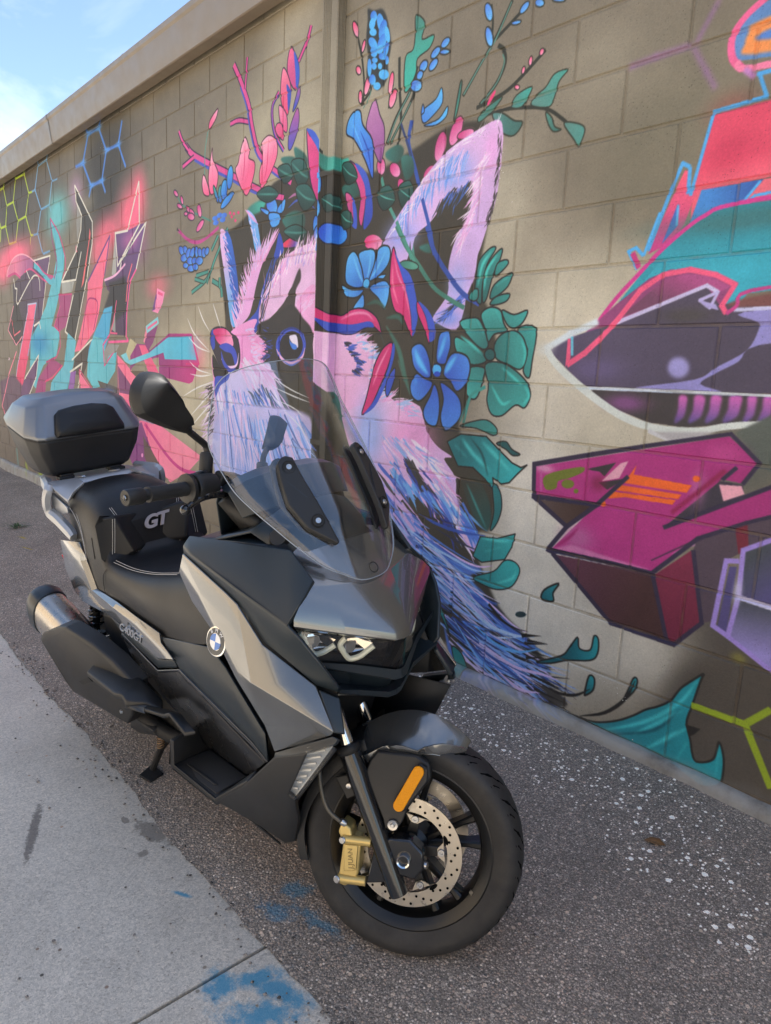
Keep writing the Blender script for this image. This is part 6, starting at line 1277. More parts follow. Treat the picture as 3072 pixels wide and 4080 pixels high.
# corrugated downspout, painted over with the wall
sp = []; x0, x1, d = -3.047, -2.921, .047
def ribs(a, b, n, fixed, ax, depth):
    o = []
    for i in range(n):
        t0 = a+(b-a)*(i+.12)/n; t1 = a+(b-a)*(i+.38)/n; t2 = a+(b-a)*(i+.62)/n; t3 = a+(b-a)*(i+.88)/n
        for t, e in ((t0, 0), (t1, depth), (t2, depth), (t3, 0)): o.append((t, fixed+e) if ax == 0 else (fixed+e, t))
    return o
ring = [(x0, -.002), (x0, -d+.004), (x0+.004, -d)]+ribs(x0+.012, x0+.078, 5, -d, 0, .006)+[(x1-.004, -d), (x1, -d+.004)]+ribs(-d+.007, -.006, 4, x1, 1, -.005)+[(x1, -.002)]
zs = [.02, .06]+frange(.1, 3.0, 30)+[3.07]; V = []; F = []; k = len(ring)
for z in zs:
    dent = .006*math.exp(-((z-2.86)/.05)**2)
    V += [(x-dent*(y < -.03 and x > -2.99), y+dent*.5*(y < -.03), z) for x, y in ring]
for i in range(len(zs)-1):
    for j in range(k-1): F.append((i*k+j, i*k+k+j, i*k+k+j+1, i*k+j+1))
dsp = mesh('downspout', V, F, M_SPOUT, bld, smooth=25); dsp.matrix_parent_inverse = PARKEEP
for z in (.9, 2.2):
    o = mesh('strap', [(x0-.02, -.001, z), (x0-.004, -.003, z), (x0-.003, -d-.003, z), (x1+.003, -d-.003, z), (x1+.004, -.003, z), (x1+.02, -.001, z)]+[(x0-.02, -.001, z+.025), (x0-.004, -.003, z+.025), (x0-.003, -d-.003, z+.025), (x1+.003, -d-.003, z+.025), (x1+.004, -.003, z+.025), (x1+.02, -.001, z+.025)], [(i, i+1, i+7, i+6) for i in range(5)], M_SPOUT, dsp, smooth=20)
# the sunlit building across the alley, behind the camera (seen in the paintwork)
opp = empty('stucco_building', (0, -8.5, 0)); tag(opp, 'tan stucco building across the alley with dark windows', 'building')
M_STUC = pbr('tan_stucco', (.62, .5, .36), .9, bump=.3, bscale=120, var=.05)
KEEP2 = Matrix.Translation((0, 8.5, 0))
o = boxm('wall', (-26, -14, -.4), (20, -8.5, 3.9), M_STUC, opp, smooth=None); o.matrix_parent_inverse = KEEP2
o = boxm('parapet', (-26.1, -14.1, 3.9), (20.1, -8.4, 4.15), pbr('parapet_coping', (.55, .5, .42), .7), opp, smooth=None); o.matrix_parent_inverse = KEEP2
M_WIN = pbr('dark_window', (.02, .025, .03), .08)
for x in (-17, -11.5, -5.5, 1.5, 8):
    f = boxm('window', (x-.75, -8.52, 1.0), (x+.75, -8.46, 2.3), pbr('window_frame', (.3, .3, .3), .4), opp, smooth=None); f.matrix_parent_inverse = KEEP2
    for q in (-1, 1): o = boxm('pane', (x+q*.36-.32, -8.47, 1.07), (x+q*.36+.32, -8.452, 2.23), M_WIN, f, smooth=None)

# ---------------------------------------------------------------- the scooter (local axes: x forward, y left, z up, origin below the front axle)
SCM = Matrix([[0.999048, -0.043294, 0.005316, -1.114257], [0.043619, 0.991601, -0.121753, -1.053581], [0.0, 0.121869, 0.992546, -0.141845], [0.0, 0.0, 0.0, 1.0]])
sco = empty('scooter'); sco.matrix_world = SCM
tag(sco, 'large grey and black touring scooter with tall clear windscreen parked beside the mural wall', 'scooter')
EPS, DEL, RW = math.radians(27), math.radians(37), .2745
A0 = Vector((-.035*math.cos(EPS), 0, RW-.035*math.sin(EPS)))
MST = Matrix.Translation(A0)@Matrix.Rotation(DEL, 4, Vector((-math.sin(EPS), 0, math.cos(EPS))))@Matrix.Translation(-A0)
def steer(*os):
    for o in os:
        if o.type == 'MESH': o.data.transform(MST)
        else: o.matrix_local = MST@o.matrix_local
    return os[0]
# --- fairing
M_SEMI = pbr('semi_gloss_black', (.01, .01, .0105), .27, 0, var=.04)
V = [(-0.542, -0.250, 0.933), (-0.529, -0.240, 0.982), (-0.329, -0.243, 0.930), (-0.283, -0.243, 0.915), (-0.204, -0.235, 0.837), (-0.080, -0.186, 0.758), (-.007, -.202, .683), (-0.207, -0.272, 0.753), (-0.265, -0.270, 0.762), (-0.173, -0.250, 0.580), (-0.017, -0.200, 0.669), (-0.184, -0.262, 0.651), (-0.283, -0.266, 0.733), (-0.380, -0.262, 0.825), (-0.482, -0.254, 0.869)]
both('side_panel', V, [(0, 1, 2, 8, 12, 13, 14), (2, 3, 7, 8), (3, 4, 7), (4, 5, 6, 7), (8, 7, 6, 10, 9, 11, 12)], M_PAINT, sco, solid=.005, bevel=.0035, seg=3, smooth=20)
both('fairing_tip', [(-.072, -.184, .752), (-0.033, -0.158, 0.735), (.001, -.176, .668), (-.0105, -.2, .679)], [(0, 1, 2, 3)], M_SATIN, sco, solid=.012, bevel=.003)
C_, D_ = (-.106, -.152, .988), (-.109, -.228, .908)
V = [(-0.536, -0.212, 1.022), (-0.325, -0.188, 1.040), (-0.175, -0.158, 1.047), C_, D_, (-0.285, -0.240, 0.949), (-0.485, -0.240, 0.988), (-0.540, -0.232, 0.999),
     (-0.536, -0.235, 0.977), (-0.338, -0.238, 0.928), (-0.263, -0.236, 0.897), (-0.200, -0.230, 0.839), (-0.135, -0.211, 0.803), (-0.086, -0.182, 0.755), (-.04, -.155, .744), (-.028, -.165, .762), (-0.053, -0.200, 0.837), (-0.082, -0.218, 0.881)]
both('shroud', V, [(0, 1, 2, 3, 4, 5, 6, 7), (7, 6, 8), (6, 5, 9, 8), (5, 4, 11, 10, 9), (4, 17, 16, 12, 11), (16, 15, 14, 13, 12)], M_SATIN, sco, solid=.009, bevel=.006, seg=3, smooth=20)
both('shroud_return', [C_, D_, (-.118, -.205, .895), (-.125, -.14, .975)], [(0, 1, 2, 3)], M_SATIN, sco, solid=.003)
# hood, from the lip back under the screen
def sym(rows):
    """rows of right-half points (centre first) -> full grid"""
    V = []; F = []
    for r in rows:
        V += [(p[0], p[1], p[2]) for p in r[::-1]]+[(p[0], -p[1], p[2]) for p in r[1:]]
    n = 2*len(rows[0])-1
    for i in range(len(rows)-1):
        for j in range(n-1): F.append((i*n+j, i*n+j+1, i*n+n+j+1, i*n+n+j))
    return V, F
hood = [[(.004, 0, .832), (0, -.022, .832), (-.053, -.115, .862), (-.108, -.206, .892)],
        [(.017, 0, .838), (.013, -.023, .838), (-.045, -.12, .87), (-.104, -.214, .902)],
        [(.0125, 0, .856), (.009, -.023, .856), (-.048, -.118, .888), (-.105, -.212, .919)],
        [(-.035, 0, .908), (-.038, -.05, .908), (-.07, -.12, .925), (-.109, -.19, .944)],
        [(-.082, 0, .963), (-.087, -.06, .963), (-.1, -.115, .97), (-.114, -.152, .976)],
        [(-.22, 0, 1.045), (-.22, -.06, 1.043), (-.21, -.11, 1.035), (-.2, -.15, 1.02)]]
V, F = sym(hood); out_mesh('hood', V, F, M_PAINT, sco, (-.3, 0, .7), smooth=32, bevel=.002)
# headlight: dark housing, mirror bowls, light guides, clear lens
lens = [[(.006, 0, .83), (.001, -.02, .83), (-.05, -.115, .86), (-.1, -.2, .888)], [(.004, 0, .8), (-.001, -.017, .8), (-.05, -.11, .832), (-.085, -.198, .862)], [(.0, 0, .762), (-.004, -.013, .762), (-.045, -.1, .795), (-.07, -.186, .826)]]
V, F = sym(lens); hl = out_mesh('headlight', V, F, M_LENS, sco, (-.3, 0, .8), smooth=40)
house = [[(p[0]-.05, p[1]*.93, p[2]) for p in r] for r in lens]
V, F = sym(house); out_mesh('housing', V, F, M_PIANO, hl, (-.3, 0, .8), smooth=40)
bank = [[(p[0]-.034, p[1]*.96, p[2]-.004) for p in lens[0]], [(p[0]-.042, p[1]*.95, p[2]+.012) for p in lens[1]]]
V, F = sym(bank); out_mesh('reflector_bank', V, F, pbr('lamp_bank', (.6, .58, .54), .16, .9), hl, (-.3, 0, .8), smooth=40)
def lift(P, d): return [(p[0]-d, p[1], p[2]) for p in P]
for s in (1, -1):
    for P in ([(-0.111, -0.190, 0.875), (-0.108, -0.183, 0.862), (-0.104, -0.175, 0.839), (-0.098, -0.165, 0.819), (-0.086, -0.150, 0.821), (-0.078, -0.137, 0.828), (-0.070, -0.126, 0.836)], [(-0.055, -0.107, 0.851), (-0.062, -0.117, 0.836), (-0.059, -0.112, 0.818), (-0.054, -0.100, 0.798), (-0.041, -0.080, 0.801), (-0.031, -0.068, 0.812), (-0.021, -0.054, 0.824)]):
        P = [(p[0]-.009, p[1]*s, p[2]) for p in P]; tube('light_guide', P, .0068, M_GUIDE, hl, n=8, curve=True)
    for Q in ([(-0.093, -0.186, 0.881), (-0.084, -0.165, 0.873), (-0.074, -0.146, 0.866), (-0.068, -0.130, 0.850), (-0.078, -0.141, 0.836), (-0.091, -0.165, 0.837), (-0.095, -0.174, 0.843)], [(-0.052, -0.104, 0.851), (-0.040, -0.085, 0.845), (-0.027, -0.066, 0.840), (-0.025, -0.058, 0.829), (-0.034, -0.070, 0.818), (-0.050, -0.094, 0.814), (-0.054, -0.106, 0.827)]):
        cq = np.mean(Q, 0); Q = [tuple(cq+(np.array(q_)-cq)*1.22) for q_ in Q]; Q = [(q_[0]-.013, q_[1]*s, q_[2]) for q_ in Q]; c = np.mean(Q, 0); c = (c[0]-.03, c[1], c[2]+.012)
        m_ = len(Q); mid = [tuple(np.array(q_)*.5+np.array(c)*.5-np.array((.006, 0, 0))) for q_ in Q]
        mesh('bowl', Q+mid+[c], [(i, (i+1) % m_, (i+1) % m_+m_, i+m_) for i in range(m_)]+[(i+m_, (i+1) % m_+m_, 2*m_) for i in range(m_)], M_CHROME, hl, smooth=20)
        b = np.mean(Q, 0); k = [(b[0]-.008, b[1]-.03*s, b[2]-.018), (b[0]-.006, b[1]+.03*s, b[2]-.022), (b[0]-.014, b[1]+.034*s, b[2]-.003), (b[0]-.016, b[1]-.02*s, b[2]+.002)]
        prism('shade', k, (-.01, 0, 0), pbr('lamp_shade_grey', (.25, .24, .23), .4, .6), hl, bevel=.002)
# chin with its intake slot
chin = [[(.001, 0, .757), (-.003, -.013, .757), (-.045, -.1, .789), (-.07, -.186, .82)],
        [(.004, 0, .733), (-.001, -.02, .733), (-.045, -.1, .766), (-0.067, -0.178, 0.804)],
        [(-.03, 0, .73), (-.034, -.02, .73), (-.075, -.095, .762), (-.085, -.165, .79)],
        [(-.05, 0, .694), (-.055, -.018, .694), (-.085, -.085, .718), (-.085, -.15, .752)],
        [(-.02, 0, .692), (-.024, -.02, .692), (-.05, -.09, .717), (-.03, -.158, .756)],
        [(-.02, 0, .68), (-.025, -.021, .68), (-.052, -.09, .704), (-.035, -.157, .744)],
        [(-.12, 0, .665), (-.12, -.021, .665), (-.13, -.09, .68), (-.12, -.14, .7)]]
V, F = sym(chin); out_mesh('chin_intake', V, F, M_SATIN, sco, (-.4, 0, .72), smooth=25, bevel=.003)
# front turn signals set into the leg shield
M_LAMPIN = pbr('lamp_silver', (.62, .62, .6), .25, .4)
for s in (1, -1):
    P = [(-0.062, -0.236, 0.623), (-0.012, -0.203, 0.648), (-0.010, -0.197, 0.635), (-0.117, -0.239, 0.473), (-0.137, -0.246, 0.481)]
    P = [(p[0], p[1]*s, p[2]) for p in P]
    ts = prism('turn_signal', P, (-.012, .004*s, 0), M_LENS, sco, bevel=.003)
    inn = [(p[0]*.97+.0-.018, p[1]+.012*s, p[2]) for p in P]
    mesh('reflector', inn, [(0, 1, 2, 3, 4)], M_LAMPIN, ts)
    for i in range(7):
        t = (i+.6)/7.6; a = Vector(P[0]).lerp(Vector(P[4]), t); b = Vector(P[2]).lerp(Vector(P[3]), t)
        a = a.lerp(b, .1)+Vector((-.01, .006*s, 0)); b = a.lerp(b, .75)+Vector((-.006, .004*s, .004))
        tube('rib', [a, b], .003, M_LAMPIN, ts, n=6)
# bezel band and lower leg shield
both('bezel', [(-0.172, -0.250, 0.579), (-0.014, -0.200, 0.668), (-0.005, -0.192, 0.661), (-0.010, -0.200, 0.649), (-0.062, -0.237, 0.623), (-0.177, -0.251, 0.562)], [(0, 1, 2, 3, 4, 5)], M_SATIN, sco, solid=.01, bevel=.002)
both('leg_shield', [(-0.175, -0.252, 0.566), (-0.062, -0.238, 0.622), (-0.136, -0.248, 0.482), (-0.119, -0.240, 0.470), (-0.171, -0.200, 0.370), (-0.216, -0.188, 0.269), (-0.247, -0.198, 0.249), (-0.343, -0.235, 0.288), (-0.478, -0.262, 0.290), (-0.343, -0.250, 0.398)], [(0, 1, 2, 9), (2, 3, 4, 5, 6, 7), (2, 7, 8, 9)], M_PLAST, sco, solid=.008, bevel=.004, smooth=25)
both('wheel_arch', [(-0.019, -0.190, 0.628), (-0.128, -0.232, 0.461), (-0.177, -0.196, 0.364), (-0.223, -0.184, 0.263), (-.3, -.15, .26), (-.3, -.15, .45), (-.2, -.15, .62)], [(0, 1, 5, 6), (1, 2, 3, 4, 5)], M_DARK, sco, solid=.004)
# floorboards with ribbed mats
fl = [(-0.680, -0.276, 0.398), (-0.704, -0.276, 0.307), (-0.480, -0.263, 0.296), (-0.325, -0.245, 0.422), (-0.329, -0.212, 0.436), (-.48, -.14, .31), (-.68, -.14, .31), (-.72, -.15, .38)]
both('floorboard', fl, [(0, 1, 6, 7), (1, 2, 5, 6), (2, 3, 4, 5)], M_PLAST, sco, c=(-.5, 0, .1), solid=.02, bevel=.006, smooth=25)
both('floor_mat', [(-.695, -.262, .3015), (-.492, -.248, .2965), (-.475, -.16, .3125), (-.66, -.165, .3135)], [(0, 1, 2, 3)], M_GRIP, sco, c=(-.5, 0, .1), solid=.004, off=1, bevel=.002)
for k in range(3):
    both('mat_rib', [(-.66+.01*k, -.245+.024*k, .307), (-.52, -.236+.024*k, .3045), (-.515, -.229+.024*k, .3055), (-.655+.01*k, -.238+.024*k, .308)], [(0, 1, 2, 3)], M_PLAST, sco, c=(-.5, 0, .1), solid=.003, off=1, bevel=.001)
both('floor_skirt', [(-0.704, -0.276, 0.307), (-0.480, -0.263, 0.296), (-0.341, -0.236, 0.289), (-.3, -.18, .2), (-.7, -.18, .2), (-.74, -.22, .26)], [(0, 1, 4, 5), (1, 2, 3, 4)], M_PLAST, sco, solid=.006, bevel=.004)
# under-seat body sides
both('body_side', [(-0.807, -0.207, 0.652), (-0.520, -0.200, 0.711), (-0.451, -0.200, 0.675), (-0.282, -0.205, 0.558), (-0.272, -0.210, 0.486), (-0.336, -0.214, 0.518), (-0.640, -0.218, 0.584), (-0.683, -0.219, 0.598), (-0.722, -0.216, 0.615)], [(0, 1, 2, 6, 7, 8), (2, 3, 4, 5, 6)], M_SATIN, sco, solid=.006, bevel=.003)
both('body_trim', [(-1.104, -0.208, 0.572), (-0.835, -0.219, 0.537), (-0.679, -0.222, 0.598), (-0.633, -0.222, 0.586), (-0.331, -0.217, 0.520), (-0.270, -0.212, 0.486), (-0.288, -0.210, 0.474), (-0.336, -0.216, 0.503), (-0.650, -0.221, 0.572), (-0.691, -0.221, 0.584), (-0.826, -0.219, 0.531), (-1.116, -0.206, 0.551)], [(0, 1, 10, 11), (1, 2, 9, 10), (2, 3, 8, 9), (3, 4, 7, 8), (4, 5, 6, 7)], M_PIANO, sco, solid=.012, bevel=.002)
both('lower_side', [(-1.122, -0.202, 0.551), (-0.838, -0.214, 0.526), (-0.700, -0.217, 0.581), (-0.650, -0.217, 0.568), (-0.292, -0.206, 0.470), (-0.345, -0.205, 0.423), (-0.463, -0.165, 0.328), (-0.740, -0.170, 0.323), (-0.805, -0.190, 0.388), (-1.057, -0.185, 0.435)], [(0, 1, 9), (1, 2, 3, 8, 9), (3, 4, 5, 6, 7, 8)], M_SEMI, sco, solid=.005, bevel=.004)
both('knee_recess', [(-0.541, -0.185, 0.695), (-0.430, -0.185, 0.642), (-0.300, -0.190, 0.545), (-0.298, -0.195, 0.466), (-0.493, -0.190, 0.660)], [(0, 1, 2, 3, 4)], M_DARK, sco, solid=.004)
# tail panels with badge
tail = [(-1.576, -0.200, 0.792), (-1.419, -0.190, 0.814), (-1.373, -0.187, 0.756), (-1.306, -0.192, 0.669), (-1.114, -0.201, 0.675), (-0.971, -0.206, 0.669), (-0.803, -0.211, 0.667), (-0.794, -0.214, 0.640), (-0.697, -0.227, 0.624), (-0.800, -0.228, 0.592), (-1.077, -0.217, 0.609), (-1.162, -0.213, 0.615), (-1.418, -0.209, 0.596), (-1.495, -0.206, 0.613), (-1.568, -0.202, 0.686),
        (-1.396, -0.200, 0.752), (-1.317, -0.206, 0.664), (-1.131, -0.212, 0.655), (-0.956, -0.216, 0.648), (-0.783, -0.222, 0.623)]
both('tail_panel', tail, [(0, 1, 2, 15), (2, 3, 16, 15), (3, 4, 17, 16), (4, 5, 18, 17), (5, 6, 7, 19, 18), (7, 8, 19), (0, 15, 14), (15, 16, 12, 13, 14), (16, 17, 11, 12), (17, 18, 10, 11), (18, 19, 8, 9, 10)], M_PAINT, sco, solid=.005, bevel=.002, smooth=18)
both('tail_under', [(-1.180, -0.207, 0.606), (-1.094, -0.211, 0.600), (-0.815, -0.222, 0.582), (-0.710, -0.221, 0.615), (-0.701, -0.217, 0.593), (-0.829, -0.218, 0.547), (-1.104, -0.207, 0.572)], [(0, 1, 6), (1, 2, 5, 6), (2, 3, 4, 5)], M_SATIN, sco, solid=.006, bevel=.002)
a, b = Vector((-1.068, -0.220, 0.619)), Vector((-0.891, -0.224, 0.613)); d = (b-a); nrm = Vector((.05, -1, .1))
bm_ = basis((a+b)/2+Vector((0, -.0035, 0)), d, nrm)
text('badge', 'C400GT', .036, M_CHROME, sco, bm_@Matrix.Scale(1.2, 4, (1, 0, 0)), .0016, .2, .95, .0006)
mesh('tail_lamp', [(-1.63, -.12, .72), (-1.665, -.06, .715), (-1.665, .06, .715), (-1.63, .12, .72), (-1.60, -.175, .66), (-1.63, -.08, .62), (-1.63, .08, .62), (-1.60, .175, .66), (-1.6, -.2, .73), (-1.6, .2, .73)], [(0, 1, 5, 4), (1, 2, 6, 5), (2, 3, 7, 6), (0, 4, 8), (3, 9, 7)], M_RED, sco, solid=.02, bevel=.003)
# inner masses that close the body
def blob(name, rows, mat, **k): V, F = sym(rows); return mesh(name, V, F, mat, sco, **k)
loft('frame_core', [[(x, y*w, z) for y, z in ((-1, zb), (-1, zt), (1, zt), (1, zb))] for x, w, zb, zt in ((-1.66, .12, .62, .82), (-1.45, .165, .58, .8), (-1.1, .17, .5, .66), (-.75, .165, .36, .66), (-.5, .15, .32, .88), (-.36, .15, .3, .96), (-.25, .12, .5, .95), (-.17, .1, .66, .9))], M_DARK, sco)
loft('engine_block', [[(x, y, z) for y, z in ((-w, zb), (-w, zt), (w*.9, zt), (w*.9, zb))] for x, w, zb, zt in ((-1.5, .1, .24, .42), (-1.3, .15, .2, .5), (-1.05, .16, .17, .52), (-.85, .15, .2, .5), (-.7, .12, .24, .42))], M_DARK, sco, bevel=.02)
pl = [(-.062, 0), (-.105, -.1), (-.15, -.19), (-.32, -.19), (-.32, .19), (-.15, .19), (-.105, .1)]
prism('nose_core', [(x, y, .7 if abs(y) < .05 else .74) for x, y in pl], (-.01, 0, .15), M_DARK, sco)
both('inner_shield', [(-.05, -.152, .74), (-.16, -.18, .89), (-.36, -.18, .95), (-.36, -.16, .3), (-.27, -.16, .34), (-.215, -.16, .6), (-.06, -.15, .665)], [(0, 1, 2, 3, 4, 5, 6)], M_DARK, sco, solid=.004)
loft('radiator', [[(x, y, z) for y, z in ((-.14, zb), (-.14, zt), (.14, zt), (.14, zb))] for x, zb, zt in ((-.36, .25, .62), (-.3, .26, .6))], M_DARK, sco)
# belly guard under the footboard
both('belly_guard', [(-1.089, -0.225, 0.281), (-0.954, -0.215, 0.273), (-0.946, -0.200, 0.252), (-1.119, -0.190, 0.178), (-1.183, -0.200, 0.183)], [(0, 1, 2, 3, 4)], M_PLAST, sco, solid=.03, bevel=.004)
# --- seat
st = [(-1.6, [(.12, .86), (.135, .9), (.14, .93), (.125, .955), (.09, .965), (.05, .97), (0, .972)]),
      (-1.565, [(.16, .82), (.165, .88), (.163, .925), (.148, .962), (.11, .985), (.06, .996), (0, .999)]),
      (-1.46, [(.182, .74), (.178, .85), (.171, .925), (.155, .97), (.115, 1.0), (.06, 1.012), (0, 1.015)]),
      (-1.35, [(.188, .665), (.186, .8), (.178, .895), (.163, .952), (.118, .993), (.06, 1.007), (0, 1.01)]),
      (-1.29, [(.19, .655), (.189, .765), (.183, .865), (.168, .925), (.12, .972), (.06, .986), (0, .988)]),
      (-1.25, [(.19, .65), (.191, .745), (.186, .835), (.168, .9), (.122, .945), (.06, .958), (0, .96)]),
      (-1.225, [(.191, .649), (.193, .74), (.188, .8), (.165, .85), (.123, .89), (.06, .9), (0, .9)]),
      (-1.205, [(.192, .648), (.194, .735), (.189, .775), (.166, .8), (.12, .815), (.06, .818), (0, .818)]),
      (-1.18, [(.192, .647), (.195, .73), (.19, .765), (.166, .785), (.12, .79), (.06, .788), (0, .787)]),
      (-1.05, [(.191, .645), (.197, .71), (.194, .755), (.163, .787), (.11, .79), (.05, .786), (0, .785)]),
      (-.92, [(.194, .646), (.198, .7), (.194, .752), (.153, .802), (.1, .806), (.05, .803), (0, .802)]),
      (-.78, [(.199, .652), (.2, .705), (.19, .765), (.142, .832), (.1, .842), (.05, .842), (0, .842)]),
      (-.62, [(.2, .69), (.196, .745), (.18, .8), (.138, .868), (.1, .89), (.05, .9), (0, .9)]),
      (-.5, [(.2, .72), (.19, .77), (.17, .82), (.13, .885), (.09, .925), (.04, .935), (0, .935)])]
V = []; F = []
for x, pr in st: V += [(x, -y, z) for y, z in pr]+[(x, y, z) for y, z in pr[-2::-1]]
n = 13
for i in range(len(st)-1):
    for j in range(n-1): F.append((i*n+j, i*n+j+1, i*n+n+j+1, i*n+n+j))
F.append(tuple(range(n)))
seat = out_mesh('seat', V, F, M_SEAT, sco, (-1.1, 0, .6), smooth=80, sub=2)
def stitch(name, P, r=.0007): return tube(name, cr(P, st=5), r, M_THREAD, seat, n=5)
# lumbar bolsters beside the back pad
for s in (1, -1):
    P = [(-1.225, -0.172, 0.933), (-1.208, -0.140, 0.940), (-1.171, -0.094, 0.808), (-1.219, -0.158, 0.765), (-1.217, -0.186, 0.801), (-1.230, -0.184, 0.908)]
    P = [(p[0]+.004, p[1]*s, p[2]) for p in P]; c0 = (-1.3, .13*s, .83)
    out_mesh('bolster', P+[(-1.29, .12*s, .9), (-1.29, .1*s, .8), (-1.29, .19*s, .78), (-1.3, .185*s, .86)], [(0, 1, 3, 4, 5), (1, 2, 3), (0, 1, 6, 9), (1, 2, 7, 6), (2, 3, 8, 7), (3, 4, 8), (4, 5, 9, 8), (5, 0, 9)], M_SEAT, seat, c0, bevel=.012, seg=3, smooth=60)
    for e in (-.004, .004): stitch('stitching', [(P[1][0]+.006, P[1][1]+e*s, P[1][2]-.012), ((P[1][0]+P[3][0])/2+.007, (P[1][1]+P[3][1])/2+e*s, (P[1][2]+P[3][2])/2), (P[3][0]+.004, P[3][1]+e*s, P[3][2]+.012)])
    for e in (0, .007): stitch('stitching', [(-1.258, s*(.126-e), .952), (-1.222, s*(.104-e), .89), (-1.198, s*(.088-e), .83), (-1.183, s*(.082-e), .793)])
    for e in (0, .008): stitch('stitching', [(-1.18, s*(.168-e), .788+e*.5), (-1.05, s*(.164-e), .791+e*.4), (-.92, s*(.154-e), .806+e*.3), (-.78, s*(.143-e), .836+e*.3)])
    for e in (0, .007): stitch('stitching', [(-1.55, s*(.165-e), .93), (-1.46, s*(.176-e), .905+e), (-1.4, s*(.183-e*.4), .86), (-1.37, s*.189, .78), (-1.36, s*.192, .69)])
    stitch('seam', [(-1.19, s*.191, .768), (-1.215, s*.196, .74), (-1.225, s*.196, .69), (-1.21, s*.194, .652)], .0012).data.materials[0] = M_DARK
gm = basis((-1.2085, .002, .886), (0, 1, .06), (1, 0, .28))
text('lettering', 'GT', .06, M_EMB, seat, gm@Matrix.Scale(1.12, 4, (1, 0, 0)), .0035, .4, .92, .0022)
# --- grab rails and luggage deck
R_ = [(-1.461, -0.190, 0.823), (-1.489, -0.195, 0.841), (-1.541, -0.205, 0.871), (-1.596, -0.217, 0.902), (-1.582, -0.222, 0.955), (-1.577, -0.212, 0.988), (-1.64, -.196, .99), (-1.7, -.18, .99)]
for s in (1, -1):
    rings = []; PP_ = cr(R_, st=4)
    for i, p in enumerate(PP_):
        t = PP_[min(i+1, len(PP_)-1)]-PP_[max(i-1, 0)]; t /= np.linalg.norm(t); o_ = np.array((-.3, -1., .35)); o_ -= t*(o_@t); o_ /= np.linalg.norm(o_); b_ = np.cross(t, o_)
        w = .0175 if i > 2 else .0135+.001*i
        rings.append([tuple(np.array((q_[0], q_[1]*s, q_[2]))) for q_ in (p+o_*.013+b_*w*.55, p+o_*.013-b_*w*.55, p+o_*.003-b_*w*1.15, p-o_*.016-b_*w*1., p-o_*.016+b_*w*1., p+o_*.003+b_*w*1.15)])
    loft('grab_rail', rings, M_RAIL, sco, bevel=.003, smooth=40)
    P = [(p[0], p[1]*s, p[2]) for p in ((-1.581, -0.202, 0.971), (-1.507, -0.180, 0.925), (-1.507, -0.180, 0.901), (-1.583, -0.192, 0.885), (-1.595, -0.203, 0.919))]
    prism('rail_web', P, (-.01, .016*s, -.004), M_RAIL, sco, bevel=.004, seg=3)
    P = [(p[0], p[1]*s, p[2]) for p in ((-1.590, -0.203, 1.000), (-1.604, -0.155, 0.994), (-1.589, -0.100, 0.997), (-1.507, -0.105, 0.993), (-1.501, -0.152, 0.967), (-1.507, -0.172, 0.935), (-1.547, -0.197, 0.978))]
    mesh('deck_shoulder', P, [(0, 1, 2, 3, 4, 5, 6)], M_RAIL, sco, solid=.012, bevel=.003)
deck = [[(-1.585, 0, .985), (-1.585, -.08, .985), (-1.59, -.15, .985), (-1.61, -.2, .98)], [(-1.61, 0, .999), (-1.61, -.08, .999), (-1.615, -.155, .998), (-1.635, -.205, .993)], [(-1.72, 0, .982), (-1.72, -.08, .982), (-1.72, -.15, .983), (-1.72, -.185, .985)], [(-1.92, 0, .985), (-1.91, -.08, .985), (-1.88, -.13, .985), (-1.85, -.15, .985)]]
V, F = sym(deck); out_mesh('luggage_deck', V, F, M_RAIL, sco, (-1.7, 0, .8), solid=.025, bevel=.004, smooth=25)
for s in (1, -1):
    mesh('deck_rib', [(-1.608, s*.06, 1.001), (-1.7, s*.06, .985), (-1.7, s*.075, .985), (-1.612, s*.075, 1.001), (-1.612, s*.061, 1.006), (-1.69, s*.061, .992), (-1.69, s*.074, .992), (-1.614, s*.074, 1.006)], [(0, 1, 5, 4), (1, 2, 6, 5), (2, 3, 7, 6), (3, 0, 4, 7), (4, 5, 6, 7)], M_RAIL, sco, bevel=.002)
    boxm('latch', (-1.735, s*.1-.028, .984), (-1.69, s*.1+.028, .998), M_PLAST, sco, bevel=.003)
# --- exhaust
ax0, ax1 = Vector((-1.725, -.252, .505)), Vector((-1.21, -.205, .345)); dd = (ax1-ax0).normalized()
def oval(c, rx, rz, k=22):
    s_ = dd.cross(Vector((0, -1, 0))).normalized(); w = s_.cross(dd).normalized()
    return [tuple(Vector(c)+w*(rx*math.copysign(abs(math.cos(a))**.8, math.cos(a)))+s_*(rz*math.copysign(abs(math.sin(a))**.8, math.sin(a)))) for a in [2*math.pi*i/k for i in range(k)]]
exh = loft('exhaust', [oval(ax0.lerp(ax1, t),   .065*k, .09*k) for t, k in ((.03, 1), (.3, 1.0), (.62, .95), (.8, .8), (.95, .5), (1.02, .3))], M_STEEL, sco, smooth=40)
loft('end_cap', [oval(ax0.lerp(ax1, t), .065*k, .09*k) for t, k in ((-.07, .55), (-.065, .72), (-.03, .98), (.03, 1.09), (.1, 1.06), (.105, 1.0))], M_SATIN, exh, smooth=30, bevel=.003)
lathe('outlet', [(.02, .0), (.02, .03), (.016, .03), (.016, 0)], M_DARK, exh, ax0-dd*.05, -dd, 20)
sh = [(-1.624, -0.318, 0.423), (-1.586, -0.314, 0.458), (-1.435, -0.302, 0.526), (-1.369, -0.294, 0.543), (-1.215, -0.268, 0.521), (-1.097, -0.250, 0.489), (-0.979, -0.240, 0.447), (-1.009, -0.250, 0.323), (-1.045, -0.255, 0.279), (-1.399, -0.300, 0.279), (-1.446, -0.306, 0.305)]
c_ = [Vector(p)+Vector((0, .05, .006)) for p in sh]; m_ = len(sh)
